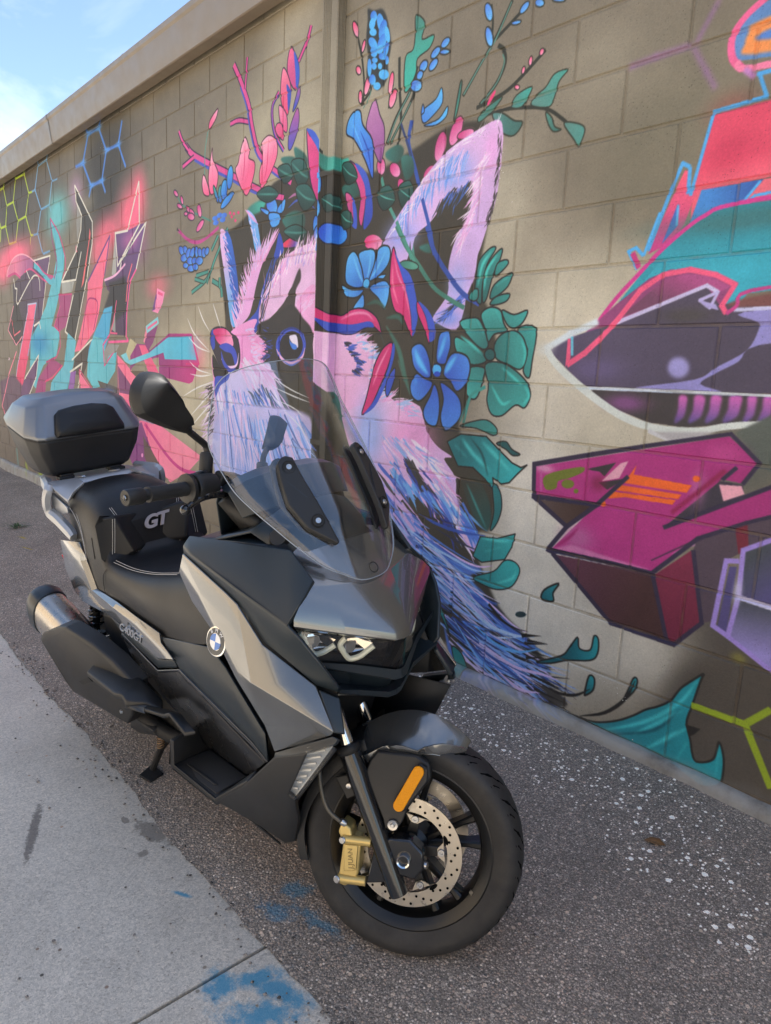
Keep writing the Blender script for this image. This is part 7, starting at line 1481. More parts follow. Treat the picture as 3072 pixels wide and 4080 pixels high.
ins = [Vector(p).lerp(sum((Vector(q_) for q_ in sh), Vector())/m_, .1)+Vector((0, -.006, 0)) for p in sh]
V = [tuple(p) for p in c_]+[tuple(p) for p in sh]+[tuple(p) for p in ins]
F = [(i, (i+1) % m_, (i+1) % m_+m_, i+m_) for i in range(m_)]+[(i+m_, (i+1) % m_+m_, (i+1) % m_+2*m_, i+2*m_) for i in range(m_)]+[tuple(range(2*m_, 3*m_))]
mesh('heat_shield', V, F, M_PLAST, exh, bevel=.006, seg=3, smooth=35)
prism('shield_slot', [(-1.276, -0.312, 0.373), (-1.199, -0.305, 0.415), (-1.180, -0.300, 0.403), (-1.251, -0.309, 0.369)], (0, .003, 0), M_DARK, exh)
lathe('shield_bolt', [(0, .004), (.006, .004), (.0075, .0), (.0075, -.01), (.013, -.01), (.015, -.004)], M_FASTEN, exh, (-1.061, -0.263, 0.323), (0, -1, .1), 18)
tube('header_pipe', [ax1, (-1.0, -.19, .27), (-.85, -.14, .25), (-.72, -.06, .3)], .024, M_DARK, exh, n=12, curve=True)
# passenger footboard and its arm
both('passenger_peg', [(-1.230, -0.262, 0.446), (-1.184, -0.312, 0.442), (-0.965, -0.312, 0.449), (-0.933, -0.300, 0.453), (-0.901, -0.300, 0.439), (-0.851, -0.262, 0.439), (-0.794, -0.235, 0.430), (-0.868, -0.200, 0.417), (-0.984, -0.214, 0.456), (-1.138, -0.235, 0.451)], [(0, 1, 2, 3, 8, 9), (3, 4, 5, 6, 7, 8)], M_PLAST, sco, c=(-1, 0, .3), solid=.022, bevel=.006, smooth=30)
both('peg_pad', [(-1.237, -0.264, 0.434), (-1.187, -0.302, 0.436), (-1.006, -0.300, 0.441), (-0.992, -0.222, 0.453), (-1.132, -0.238, 0.450)], [(0, 1, 2, 3, 4)], M_GRIP, sco, c=(-1, 0, .3), solid=.004, off=1, bevel=.002)
both('peg_arm', [(-0.908, -0.298, 0.430), (-0.853, -0.262, 0.434), (-0.702, -0.225, 0.438), (-0.577, -0.245, 0.443), (-0.613, -0.262, 0.428), (-0.685, -0.268, 0.466), (-0.731, -0.265, 0.441), (-0.808, -0.288, 0.437), (-0.932, -0.300, 0.408)], [(0, 1, 7, 8), (1, 2, 5, 6, 7), (2, 3, 4, 5)], M_PLAST, sco, solid=.012, bevel=.004, smooth=30)
# centre stand
stand = tube('centre_stand', [(-1.02, -.11, .2), (-1.08, -.14, .12), (-1.115, -.168, .03)], [.014, .013, .012], M_DARK, sco, n=10)
tube('leg', [(-1.02, .11, .2), (-1.08, .14, .12), (-1.115, .168, .03)], [.014, .013, .012], M_DARK, stand, n=10)
tube('cross_tube', [(-1.03, -.12, .19), (-1.03, .12, .19)], .013, M_DARK, stand, n=10)
for s in (1, -1): prism('foot', [(-1.16, -.15*s, .012), (-1.085, -.145*s, .006), (-1.075, -.2*s, .006), (-1.13, -.215*s, .014)], (.0, 0, .009), M_DARK, stand, bevel=.003)
hx = [(-1.045-.012*math.cos(t*1.2)+.0-.02*t/40, -.15+.011*math.sin(t*1.2), .205-.002*t) for t in np.linspace(0, 36, 110)]
tube('spring', hx, .0022, pbr('rusty_spring', (.25, .16, .09), .5, .7), stand, n=6)
# rear wheel, swingarm, shock
rw = lathe('rear_wheel', [(.178, -.06), (.2, -.062), (.235, -.075), (.262, -.062), (.28, -.03), (.283, 0), (.28, .03), (.262, .062), (.235, .075), (.2, .062), (.178, .06), (.178, -.06)], M_RUBBER, sco, (-1.565, 0, .305), n=64)
lathe('rim', [(.06, .0), (.065, .02), (.165, .035), (.186, .058), (.18, -.058), (.16, -.03), (.06, -.02)], M_RIM, rw, (-1.565, 0, .305), n=48)
loft('swingarm', [[(x, y, z) for y, z in ((.09, zc-.04), (.09, zc+.04), (.13, zc+.04), (.13, zc-.04))] for x, zc in ((-1.6, .305), (-1.3, .33), (-1.05, .34))], M_DARK, sco, bevel=.01)
for s in (1, -1):
    sk = tube('shock_absorber', [(-1.42, -.15*s, .66), (-1.53, -.15*s, .36)], .013, M_DARK, sco, n=12)
    hx = [tuple(Vector((-1.425, -.15*s, .645)).lerp(Vector((-1.5, -.15*s, .44)), t)+Vector((.026*math.cos(t*44), .026*math.sin(t*44), .008*math.cos(t*44)))) for t in np.linspace(0, 1, 120)]
    tube('coil_spring', hx, .0048, M_PIANO, sk, n=7)
    lathe('spring_cup', [(0, 0), (.033, 0), (.033, .014), (.02, .03), (.0, .03)], M_DARK, sk, (-1.505, -.15*s, .425), (.1, 0, -1), 24)
lathe('bracket_cap', [(0, .022), (.017, .022), (.02, .0), (.018, -.045), (0, -.045)], M_RAIL, sco, (-1.228, -0.170, 0.417), (.12, -.2, 1), 20)
tube('cable', [(-1.420, -0.170, 0.467), (-1.357, -0.180, 0.467), (-1.310, -0.160, 0.483)], .004, M_STEEL, sco, n=8, curve=True)
loft('airbox', [[(x, y, z) for y, z in ((-.17, zb), (-.17, zt), (-.1, zt), (-.1, zb))] for x, zb, zt in ((-1.36, .48, .56), (-1.2, .4, .58), (-1.08, .36, .55))], M_DARK, sco, bevel=.012)
# --- side roundels
def roundel(parent, o, n_, r, x=(1, 0, 0)):
    z = Vector(n_).normalized(); M = basis(o, x, z); M3 = M.to_3x3(); O_ = M.translation
    rr = lathe('roundel', [(0, .0), (r, 0), (r, .004), (r*.93, .005), (0, .005)], M_CHROME, parent, O_, z, 40)
    lathe('ring', [(r*.58, .0052), (r*.9, .0052), (r*.9, .0056), (r*.58, .0056)], M_PIANO, rr, O_, z, 40)
    for q_ in range(4):
        P = [(0, 0)]+[(r*.55*math.cos(a), r*.55*math.sin(a)) for a in np.linspace(q_*math.pi/2, (q_+1)*math.pi/2, 8)]
        V = [tuple(O_+M3@Vector((a, b, .0062))) for a, b in P]; mesh('quadrant', V, [tuple(range(len(V)))], M_BLUE if q_ % 2 else M_WHITE, rr)
    for ch, a in (('B', 130), ('M', 90), ('W', 50)):
        a = math.radians(a); p = O_+M3@Vector((r*.745*math.cos(a), r*.745*math.sin(a), .0058)); d_ = M3@Vector((math.sin(a), -math.cos(a), 0))
        text('letter', ch, r*.36, M_WHITE, rr, basis(p, d_, z), .0003)
    return rr
for s in (1, -1):
    p = Vector((-0.356, -0.262, 0.805)); p.y *= s; roundel(sco, p+Vector((0, -.002*s, .0)), (.12, -1*s, .27), .0365, (s, 0, 0))
# --- windscreen
zk = [.96, 1.0, 1.05, 1.098, 1.15, 1.21, 1.27, 1.33, 1.398, 1.446]; xk = [-.07, -.09, -.115, -.14, -.177, -.22, -.266, -.303, -.33, -.345]
def xs_(y, z): return float(np.interp(z, zk, xk))-2.42*y*y
edge = [(0, .962), (.04, .966), (.073, .983), (.105, 1.003), (.125, 1.025), (.151, 1.06), (.18, 1.107), (.194, 1.133), (.208, 1.165), (.214, 1.197), (.217, 1.233), (.2172, 1.262), (.211, 1.29), (.197, 1.329), (.184, 1.366), (.169, 1.398), (.143, 1.423), (.1, 1.437), (.05, 1.444), (0, 1.446)]
ec = cr([(w, z, 0) for w, z in edge], st=3); V = []; F = []; NC = 16
for w, z, _ in ec:
    w = max(w, .002)
    for j in range(NC+1):
        y = w*(2*j/NC-1); V.append((xs_(y, z), y, z))
for i in range(len(ec)-1):
    for j in range(NC): a = i*(NC+1)+j; F.append((a, a+1, a+NC+2, a+NC+1))
scr = out_mesh('windscreen', V, F, M_SCREEN, sco, (-.6, 0, 1.1), smooth=80, solid=.004)
rim_ = [(xs_(w, z)+.0, w, z) for w, z, _ in ec]; tube('edge', [(p[0]-.001, p[1], p[2]) for p in rim_[1:-1]]+[(p[0]-.001, -p[1], p[2]) for p in rim_[::-1][1:-1]]+[(rim_[1][0]-.001, rim_[1][1], rim_[1][2])], .0011, pbr('screen_edge', (.3, .34, .38), .15, 0, coat=.6), scr, n=6)
lathe('screen_mark', [(.011, .0), (.013, .0), (.013, .0004), (.011, .0004)], M_DARK, scr, (xs_(0, .985)+.0045, 0, .985), (.85, 0, .5), 20)
for s in (1, -1):
    o2 = [(.112, 1.23), (.101, 1.234), (.087, 1.229), (.086, 1.189), (.079, 1.137), (.075, 1.093), (.068, 1.05), (.074, 1.045), (.122, 1.085), (.139, 1.135), (.132, 1.187), (.124, 1.218)]
    P = [(xs_(y, z)+.006, y*s, z) for y, z in o2]; br = prism('screen_bracket', P, (.016, .004*s, .01), M_PLAST, sco, bevel=.005, seg=3)
    P = [(xs_(y, z)-.012, y*s, z) for y, z in o2]; prism('backing', P, (-.008, 0, -.003), M_PLAST, br, bevel=.003)
    tube('crease', [(xs_(.122, 1.185)+.0235, .124*s, 1.19), (xs_(.1, 1.15)+.0235, .1*s, 1.155), (xs_(.095, 1.13)+.0235, .093*s, 1.13), (xs_(.075, 1.1)+.0235, .076*s, 1.1)], .0015, M_SATIN, br, n=6)
    for y, z in ((.108, 1.209), (.1, 1.097)):
        p = Vector((xs_(y, z)+.0215, y*s, z+.01)); ax = (.82, .42*s, .45)
        lathe('bolt_well', [(.0, .0012), (.0135, .0012), (.0145, .003), (.0145, -.004)], M_DARK, br, p, ax, 20)
        lathe('bolt', [(0, .002), (.003, .002), (.0035, .0045), (.006, .0045), (.0072, .002), (.0072, 0)], M_FASTEN, br, p, ax, 18)
# dash, console behind the screen
dash = [[(-.3, 0, 1.115), (-.3, -.07, 1.113), (-.32, -.12, 1.105), (-.35, -.165, 1.09)], [(-.36, 0, 1.185), (-.36, -.08, 1.182), (-.37, -.13, 1.172), (-.39, -.175, 1.15)], [(-.41, 0, 1.19), (-.41, -.08, 1.187), (-.415, -.13, 1.176), (-.43, -.175, 1.152)], [(-.47, 0, 1.13), (-.47, -.08, 1.13), (-.47, -.13, 1.125), (-.47, -.165, 1.11)], [(-.5, 0, 1.04), (-.5, -.08, 1.04), (-.5, -.12, 1.03), (-.49, -.15, 1.01)], [(-.58, 0, .95), (-.58, -.06, .95), (-.57, -.1, .94), (-.54, -.15, .93)]]
V, F = sym(dash); out_mesh('dash_cowl', V, F, M_SATIN, sco, (-.4, 0, 1.05), solid=.006, bevel=.004, smooth=30)
inner = [[(-.19, 0, 1.03), (-.19, -.06, 1.03), (-.19, -.11, 1.022), (-.2, -.145, 1.015)], [(-.3, 0, 1.112), (-.3, -.07, 1.11), (-.31, -.12, 1.09), (-.33, -.16, 1.06)], [(-.4, 0, 1.06), (-.4, -.07, 1.06), (-.42, -.13, 1.04), (-.45, -.2, 1.025)], [(-.54, 0, .98), (-.54, -.08, .98), (-.545, -.15, .99), (-.55, -.205, 1.01)]]
V, F = sym(inner); out_mesh('inner_fairing', V, F, M_SATIN, sco, (-.35, 0, .9), solid=.006, smooth=40)
both('console_side', [(-.19, -.15, 1.015), (-.33, -.17, 1.03), (-.55, -.205, 1.005), (-.55, -.17, .9), (-.3, -.17, .9)], [(0, 1, 2, 3, 4)], M_DARK, sco, solid=.004)
both('console_top', [(-0.513, -0.200, 1.018), (-0.549, -0.030, 1.012), (-0.396, -0.050, 1.032), (-0.263, -0.120, 1.047), (-0.187, -0.150, 1.043), (-0.333, -0.183, 1.039)], [(0, 1, 2, 3, 4, 5)], M_SATIN, sco, c=(-.4, 0, .7), solid=.004)
lathe('hub_cap', [(.0, .012), (.02, .012), (.027, .0), (.027, -.02)], M_PLAST, sco, (-0.254, -0.130, 1.051), (.4, -.6, .5), 24)
both('screen_support', [(-0.434, -0.100, 1.051), (-0.326, -0.100, 1.067), (-0.344, -0.120, 1.091), (-0.407, -0.150, 1.140), (-0.426, -0.160, 1.135)], [(0, 1, 2, 3, 4)], M_DARK, sco, solid=.03)

# --- handlebar, controls and mirrors (steered)
for s in (1, -1):
    Y = lambda P: [(p[0], p[1]*s, p[2]) for p in P]
    T1 = lambda name, path, rad, mat, par, **k: steer(tube(name, Y(path), rad, mat, par, **k))
    hb = T1('handlebar', [(-.50, 0, 1.12), (-.535, -.08, 1.125), (-.553, -.16, 1.112), (-.57, -.24, 1.096), (-.59, -.3, 1.085), (-.628, -.375, 1.066)], .0125, M_PLAST, sco, n=12, curve=True)
    g0, g1 = Vector((-.572, -.245*s, 1.094)), Vector((-.617, -.352*s, 1.0715)); gd = (g1-g0).normalized()
    steer(lathe('grip', [(.012, 0), (.0165, .0), (.0175, .004), (.0165, .012)]+[(.0165+.0006*(i % 2), .016+.0085*i) for i in range(10)]+[(.018, .104), (.018, .11), (.012, .112)], M_GRIP, hb, g0, gd, 24))
    steer(lathe('bar_end', [(.0, .048), (.006, .048), (.0062, .044), (.017, .0445), (.0185, .042), (.0185, .004), (.0165, 0), (.008, 0)], M_PLAST, hb, g1+gd*.004, gd, 24))
    steer(lathe('end_bolt', [(0, .002), (.0058, .002), (.0066, 0)], M_FASTEN, hb, g1+gd*.05, gd, 16))
    steer(lathe('flange', [(.012, 0), (.0335, 0), (.035, .003), (.0345, .010), (.02, .0125), (.016, .012)], M_PLAST, hb, g0-gd*.004, gd, 32))
    q0 = g0-gd*.012
    sw = steer(lathe('switch_housing', [(.012, .0), (.032, .0), (.034, -.004), (.034, -.014), (.0315, -.016), (.0315, -.045), (.028, -.062), (.018, -.068)], M_PLAST, hb, q0, gd, 28))
    u_ = Vector((-.3, 0, .95)); steer(prism('switch_button', [tuple(q0-gd*.03+u_*.031+Vector((.0, .0, 0))+gd*a+Vector((.95, 0, .3))*b) for a, b in ((-.01, -.008), (.01, -.008), (.01, .009), (-.01, .009))], u_*.005, M_SATIN, sw, bevel=.0015))
    steer(prism('rocker', [tuple(q0-gd*.028+u_*.036+gd*a+Vector((.95, 0, .3))*b) for a, b in ((-.006, -.004), (.006, -.004), (.006, .004), (-.006, .004))], u_*.002, M_RAIL, sw, bevel=.001))
    lv = T1('brake_lever', [(-.512, -.1, 1.105), (-.52, -.15, 1.092), (-.528, -.19, 1.088), (-.54, -.225, 1.078), (-.555, -.245, 1.062), (-.563, -.255, 1.05)], [.012, .0125, .011, .009, .0075, .007], M_PIANO, hb, n=10, curve=True)
    steer(mesh('lever_ball', *(lambda b: ([tuple(Vector((-.567, -.258*s, 1.044))+Vector(v.co)) for v in b.verts], [tuple(v.index for v in f.verts) for f in b.faces]))((lambda b: (bmesh.ops.create_uvsphere(b, u_segments=16, v_segments=10, radius=.0125), b.verts.index_update(), b)[2])(bmesh.new())), M_PIANO, lv, smooth=180))
    steer(prism('master_cylinder', Y([(-.50, -.09, 1.135), (-.52, -.17, 1.14), (-.545, -.172, 1.145), (-.535, -.09, 1.145)]), (-.01, 0, -.035), M_PLAST, hb, bevel=.006))
    # mirror
    steer(lathe('mirror_boot', [(.011, -.02), (.0165, -.012), (.0165, .03), (.014, .036), (.009, .037)], M_GRIP, hb, (-.57, -.172*s, 1.148), (-.04, 0, 1), 20))
    ms = T1('mirror_stem', [(-.57, -.172, 1.17), (-.571, -.174, 1.192), (-.574, -.183, 1.203), (-.58, -.205, 1.213), (-.588, -.235, 1.226)], .0085, M_PLAST, hb, n=12, curve=True)
    out = [(-.592, -.232, 1.222), (-.6, -.25, 1.222), (-.612, -.3, 1.226), (-.625, -.36, 1.235), (-.628, -.392, 1.243), (-.632, -.405, 1.268), (-.632, -.404, 1.3), (-.629, -.388, 1.326), (-.626, -.368, 1.339), (-.62, -.34, 1.338), (-.612, -.312, 1.318), (-.604, -.285, 1.288), (-.596, -.252, 1.25), (-.59, -.232, 1.234)]
    out = [tuple(p) for p in cr(Y(out), True, 2)]
    m_ = len(out); cen = Vector((-.617, -.335*s, 1.277)); rings = []
    rd = [Vector((-.622, -.362*s, 1.318)), Vector((-.61, -.315*s, 1.29)), Vector((-.595, -.262*s, 1.242))]
    def near(p):
        b_ = None
        for q0_, q1_ in zip(rd, rd[1:]):
            d_ = q1_-q0_; t_ = max(0, min(1, (Vector(p)-q0_).dot(d_)/d_.dot(d_))); r_ = q0_+d_*t_
            if b_ is None or (Vector(p)-r_).length < (Vector(p)-b_).length: b_ = r_
        return b_
    for bl_, dx in ((.06, -.012), (0, -.004), (0, .006), (.07, .017), (.5, .031), (.96, .042)):
        rings.append([tuple(Vector(p).lerp(near(p), bl_)+Vector((dx*(1-.5*max(0, (.3-abs(p[1]))/.07)), 0, 0))) for p in out])
    mr = steer(loft('mirror', rings, M_PLAST, hb, smooth=24))
    steer(mesh('glass', [tuple(cen+(Vector(p)-cen)*.93+Vector((-.0125, 0, 0))) for p in out], [tuple(range(m_))], M_MIRRG, mr))
# --- front fork, wheel, brakes (steered)
WC = Vector((0, 0, RW)); ua = Vector((-math.sin(EPS), 0, math.cos(EPS)))
for s in (1, -1):
    fk = steer(tube('fork_tube', [(-.155, -.097*s, .49), (-.32, -.097*s, .815)], .0185, M_CHROME, sco, n=24))
    low = steer(tube('fork_leg', [(-.163, -.098*s, .505), (-.135, -.098*s, .45), (-.12, -.1*s, .42), (-.02, -.103*s, .22), (-.004, -.104*s, .188)], [.0265, .0265, .024, .0235, .022], M_PIANO, sco, n=24))
    steer(lathe('dust_seal', [(.019, .012), (.029, .012), (.0315, .006), (.0315, -.002), (.027, -.01)], M_DARK, low, (-.163, -.0975*s, .507), ua, 28))
    # axle clamp and bracket arm to the caliper
    steer(prism('axle_clamp', [(-.03, -.112*s, .235), (.03, -.112*s, .232), (.05, -.112*s, .262), (.045, -.112*s, .3), (.01, -.112*s, .325), (-.04, -.112*s, .32), (-.065, -.112*s, .29)], (0, .045*s, 0), M_PIANO, low, bevel=.006))
    steer(lathe('axle_bolt', [(.0, -.006), (.0105, -.006), (.012, .004), (.0155, .006), (.0175, .0), (.0175, -.01)], M_CHROME, low, (0, -.117*s, .2755), (0, -s, 0), 24))
    steer(lathe('pinch_bolt', [(0, .006), (.007, .006), (.008, .004), (.008, -.02)], M_FASTEN, low, (.05, -.1*s, .268), (.9, -.3*s, .1), 16))
    arm = [(-.045, -.1*s, .315), (-.09, -.1*s, .335), (-.1, -.1*s, .31), (-.075, -.1*s, .29), (-.085, -.1*s, .215), (-.105, -.1*s, .205), (-.1, -.1*s, .19), (-.04, -.1*s, .205), (-.025, -.1*s, .24)]
    steer(prism('caliper_arm', arm, (0, .02*s, 0), M_PIANO, low, bevel=.004))
    cal = [(-.158, -.115*s, .335), (-.135, -.115*s, .325), (-.128, -.115*s, .3), (-.112, -.115*s, .3), (-.105, -.115*s, .285), (-.105, -.115*s, .222), (-.112, -.115*s, .2), (-.135, -.115*s, .183), (-.158, -.115*s, .188), (-.152, -.115*s, .215), (-.15, -.115*s, .285), (-.165, -.115*s, .31)]
    ca = steer(prism('brake_caliper', cal, (0, .05*s, 0), M_GOLD, low, bevel=.005, seg=3))
    steer(prism('caliper_face', [(-.145, -.1165*s, .285), (-.112, -.1165*s, .29), (-.11, -.1165*s, .23), (-.14, -.1165*s, .222)], (0, -.004*s, 0), M_GOLD, ca, bevel=.0025))
    for a, b in ((-.138, .296), (-.142, .2)): steer(tube('caliper_lug', [(a-.012, -.114*s, b), (a+.055, -.11*s, b+.004)], .011, M_GOLD, ca, n=14)); steer(lathe('lug_bolt', [(0, .004), (.007, .004), (.009, .002), (.009, -.004)], M_FASTEN, ca, (a-.012, -.122*s, b), (-.3, -s, 0), 12))
    steer(text('lettering', 'J.JUAN', .017, pbr('caliper_print', (.25, .19, .08), .5, .4), ca, basis((-.126, -.1212*s, .256), (-.15*s if s > 0 else -.15, 0, 1), (0, -s, 0)), .0004))
    steer(tube('brake_hose', [(-.235, -.1*s, .47), (-.22, -.112*s, .41), (-.198, -.112*s, .36), (-.168, -.112*s, .338), (-.155, -.11*s, .332)], .0052, M_BRAID, low, n=10, curve=True))
    steer(lathe('banjo', [(0, .008), (.006, .008), (.0085, .004), (.0085, -.006)], M_FASTEN, ca, (-.155, -.112*s, .334), (-.6, -.4*s, .5), 14))
    # fork cover with reflector
    cv = [(-.095, -.09*s, .512), (.0, -.086*s, .517), (.035, -.09*s, .502), (.042, -.094*s, .47), (-.005, -.108*s, .392), (-.012, -.114*s, .365), (-.026, -.116*s, .338), (-.052, -.116*s, .34), (-.06, -.112*s, .36), (-.118, -.102*s, .455), (-.108, -.096*s, .49)]
    cc = steer(prism('fork_cover', cv, (0, .022*s, 0), M_PLAST, low, bevel=.006, seg=3, smooth=30))
    steer(prism('cover_ridge', [(.012, -.096*s, .505), (.034, -.096*s, .495), (.036, -.099*s, .466), (-.012, -.113*s, .388), (-.04, -.113*s, .402), (-.03, -.108*s, .43)], (0, -.007*s, 0), M_PLAST, cc, bevel=.005))
    a, b = Vector((.0125, -.1105*s, .487)), Vector((-.0235, -.1215*s, .404)); d_ = (b-a).normalized(); w_ = d_.cross(Vector((0, -s, .1))).normalized(); P = []
    for k in range(9): P.append(a+w_*.0135*math.cos(math.pi*k/8)-d_*.0135*math.sin(math.pi*k/8))
    for k in range(9): P.append(b-w_*.0135*math.cos(math.pi*k/8)+d_*.0135*math.sin(math.pi*k/8))
    steer(prism('reflector', [tuple(p+Vector((0, .004*s, 0))) for p in P], (0, -.006*s, 0), M_AMBER, cc, bevel=.0015))
    steer(lathe('cover_bolt', [(0, .005), (.004, .005), (.0055, .003), (.0055, 0), (.012, .001), (.0135, -.002)], M_FASTEN, cc, (-.034, -.118*s, .354), (0, -s, 0), 18))
# front fender: glossy top over the tyre, black rear flap
def arc(a0, a1, k, R): return [(R*math.cos(math.radians(a0+(a1-a0)*i/k)), RW+R*math.sin(math.radians(a0+(a1-a0)*i/k))) for i in range(k+1)]
def shell(a0, a1, k, fr, fw, drop, wedge=0):
    V = []; F = []
    for i in range(k+1):
        t = i/k; A = math.radians(a0+(a1-a0)*t); R = fr(t); w = fw(t); dp = drop(t)
        for y, e in ((-1., dp), (-.93, dp*.45+.6*wedge), (-.75, .012+.55*wedge), (-.35, .002+.2*wedge), (0, 0), (.35, .002+.2*wedge), (.75, .012+.55*wedge), (.93, dp*.45+.6*wedge), (1., dp)): V.append(((R-e)*math.cos(A), y*w, RW+(R-e)*math.sin(A)))
    for i in range(k):
        for j in range(8): F.append((i*9+j, i*9+j+1, i*9+j+10, i*9+j+9))
    return V, F
V, F = shell(66, 121, 14, lambda t: .296+.022*math.sin(math.pi*min(t*1.1, 1))+.014*t, lambda t: .03+.05*min(1, (t*2.6)**.7), lambda t: float(np.interp(t, [0, .08, .22, .34, .44, .6, .8, 1], [.012, .02, .036, .056, .074, .062, .056, .058])), .085)
fen = steer(out_mesh('front_fender', V, F, M_PAINT, sco, (0, 0, RW), smooth=40, solid=.004, bevel=.002))
V, F = shell(118, 197, 18, lambda t: .306-.008*t, lambda t: .078-.01*t, lambda t: .045+.008*math.sin(t*6))
steer(out_mesh('rear_flap', V, F, M_PLAST, fen, (0, 0, RW), smooth=40, solid=.004, bevel=.002))
for s in (1, -1):
    steer(prism('fender_stay', [(-.195, -.0795*s, .425), (-.13, -.0795*s, .45), (-.12, -.0795*s, .40), (-.16, -.0795*s, .375)], (0, .006*s, 0), M_PLAST, fen, bevel=.008))
    steer(lathe('stay_bolt', [(0, .005), (.006, .004), (.0075, .002), (.0085, -.002)], M_FASTEN, fen, (-.158, -.081*s, .411), (0, -s, 0), 14))
# wheel
tp = [(.188, -.040), (.205, -.046), (.222, -.0545), (.238, -.0595), (.252, -.058), (.2625, -.049), (.2695, -.034), (.2735, -.017), (.2745, 0)]
tp = tp+[(r, -y) for r, y in tp[-2::-1]]
fwheel = steer(lathe('front_wheel', tp, M_RUBBER, sco, WC, n=96, smooth=60)); fwheel['label'] = 'black front tyre with zigzag tread grooves'
def tyre_pt(a, y, up_=.0006):
    r = float(np.interp(y, [p[1] for p in tp[3:-3]], [p[0] for p in tp[3:-3]])); return Vector(((r+up_)*math.cos(a), y, RW+(r+up_)*math.sin(a)))
V = []; F = []
for i in range(22):
    a0 = 2*math.pi*i/22
    for s in (1, -1):
        for path, w in (([(0, .006), (.055, .016), (.07, .022), (.14, .031), (.155, .036), (.2, .0435)], .0034), ([(.12, .027), (.17, .034), (.19, .04), (.235, .05)], .0026), ([(.02, .034), (.07, .043), (.085, .052)], .0024)):
            o_ = (0 if s > 0 else .5*2*math.pi/22)
            for (u, y), (u2, y2) in zip(path, path[1:]):
                A = [tyre_pt(a0+o_+u-w*4, y*s), tyre_pt(a0+o_+u+w*4, y*s), tyre_pt(a0+o_+u2+w*4, y2*s), tyre_pt(a0+o_+u2-w*4, y2*s)]
                k = len(V); V += [tuple(p) for p in A]; F.append((k, k+1, k+2, k+3))
gr = steer(mesh('tread_grooves', V, F, M_GROOVE, fwheel, smooth=None)); gr['kind'] = 'stuff'
rim = steer(lathe('rim', [(.186, -.036), (.199, -.0405), (.2035, -.043), (.2045, -.047), (.201, -.048), (.196, -.0455), (.188, -.041), (.178, -.034), (.172, -.02), (.17, 0), (.172, .02), (.178, .034), (.188, .041), (.196, .0455), (.201, .048), (.2045, .047), (.2035, .043), (.199, .0405), (.186, .036)], M_RIM, fwheel, WC, n=96, smooth=30))
steer(lathe('hub', [(.012, -.075), (.028, -.075), (.032, -.06), (.03, -.04), (.045, -.03), (.047, .03), (.03, .04), (.032, .06), (.028, .075), (.012, .075)], M_RIM, fwheel, WC, n=40, smooth=30))
for i in range(5):
    for off in (-.2, .2):
        a = 2*math.pi*i/5+.35; p0 = Vector((.038*math.cos(a+off*.5), 0, .038*math.sin(a+off*.5))); p1 = Vector((.175*math.cos(a+off), 0, .175*math.sin(a+off))); t_ = Vector((-math.sin(a), 0, math.cos(a)))
        rings = []
        for k, w, h in ((0, .011, .026), (.35, .0085, .02), (.75, .0075, .017), (1., .011, .022)):
            c = WC+p0.lerp(p1, k); rings.append([tuple(c+t_*w+Vector((0, -h, 0))*.8), tuple(c+t_*w*.5+Vector((0, -h, 0))), tuple(c-t_*w*.5+Vector((0, -h, 0))), tuple(c-t_*w+Vector((0, -h, 0))*.8), tuple(c-t_*w+Vector((0, h, 0))), tuple(c+t_*w+Vector((0, h, 0)))])
        steer(loft('spoke', rings, M_RIM, fwheel, smooth=30))
for s in (1, -1):
    yd = -.067*s
    dk = steer(lathe('brake_disc', [(.0975, -.0022), (.1325, -.0022), (.1325, .0022), (.0975, .0022), (.0975, -.0022)], M_DISC, fwheel, WC+Vector((0, yd, 0)), (0, -s, 0), 80, smooth=25))
    for i in range(5):
        a = 2*math.pi*i/5+.18; P = []
        for da, r in ((-.42, .0985), (-.25, .092), (-.16, .079), (-.1, .074), (.1, .074), (.16, .079), (.25, .092), (.42, .0985)): P.append(tuple(WC+Vector((r*math.cos(a+da), yd-.0019*s, r*math.sin(a+da)))))
        steer(prism('tab', P, (0, .0036*s, 0), M_DISC, dk, smooth=25))
        p = WC+Vector((.083*math.cos(a), yd-.0022*s, .083*math.sin(a)))
        steer(lathe('disc_bolt', [(0, .001), (.003, .001), (.004, .003), (.008, .003), (.0092, .0012), (.0092, 0)], M_FASTEN, dk, p, (0, -s, 0), 18))
        p = WC+Vector((.1005*math.cos(a+.3), 0, .1005*math.sin(a+.3)))
        P = [tuple(p+Vector((.012*math.cos(b)*-math.sin(a+.3)+.005*math.sin(b)*math.cos(a+.3), yd-.0026*s, .012*math.cos(b)*math.cos(a+.3)+.005*math.sin(b)*math.sin(a+.3)))) for b in np.linspace(0, 2*math.pi, 14, endpoint=False)]
        steer(mesh('slot', P, [tuple(range(14))], M_GROOVE, dk))
    V = []; F = []
    for i in range(45):
        a = 2*math.pi*i/45; r = (.107, .1155, .124)[i % 3]; c = WC+Vector((r*math.cos(a), yd-.0027*s, r*math.sin(a))); k = len(V)
        V += [tuple(c+Vector((.0034*math.cos(b), 0, .0034*math.sin(b)))) for b in np.linspace(0, 2*math.pi, 9, endpoint=False)]; F.append(tuple(range(k, k+9)))
    o = steer(mesh('vent_holes', V, F, M_GROOVE, dk)); o['kind'] = 'stuff'
    for i in range(5):
        a = 2*math.pi*i/5+.18; P = [tuple(WC+Vector((r*math.cos(a+d_), yd+.004*s, r*math.sin(a+d_)))) for r, d_ in ((.03, -.5), (.086, -.13), (.09, .0), (.086, .13), (.03, .5))]
        steer(prism('disc_carrier', P, (0, .006*s, 0), M_RIM, fwheel, bevel=.002))
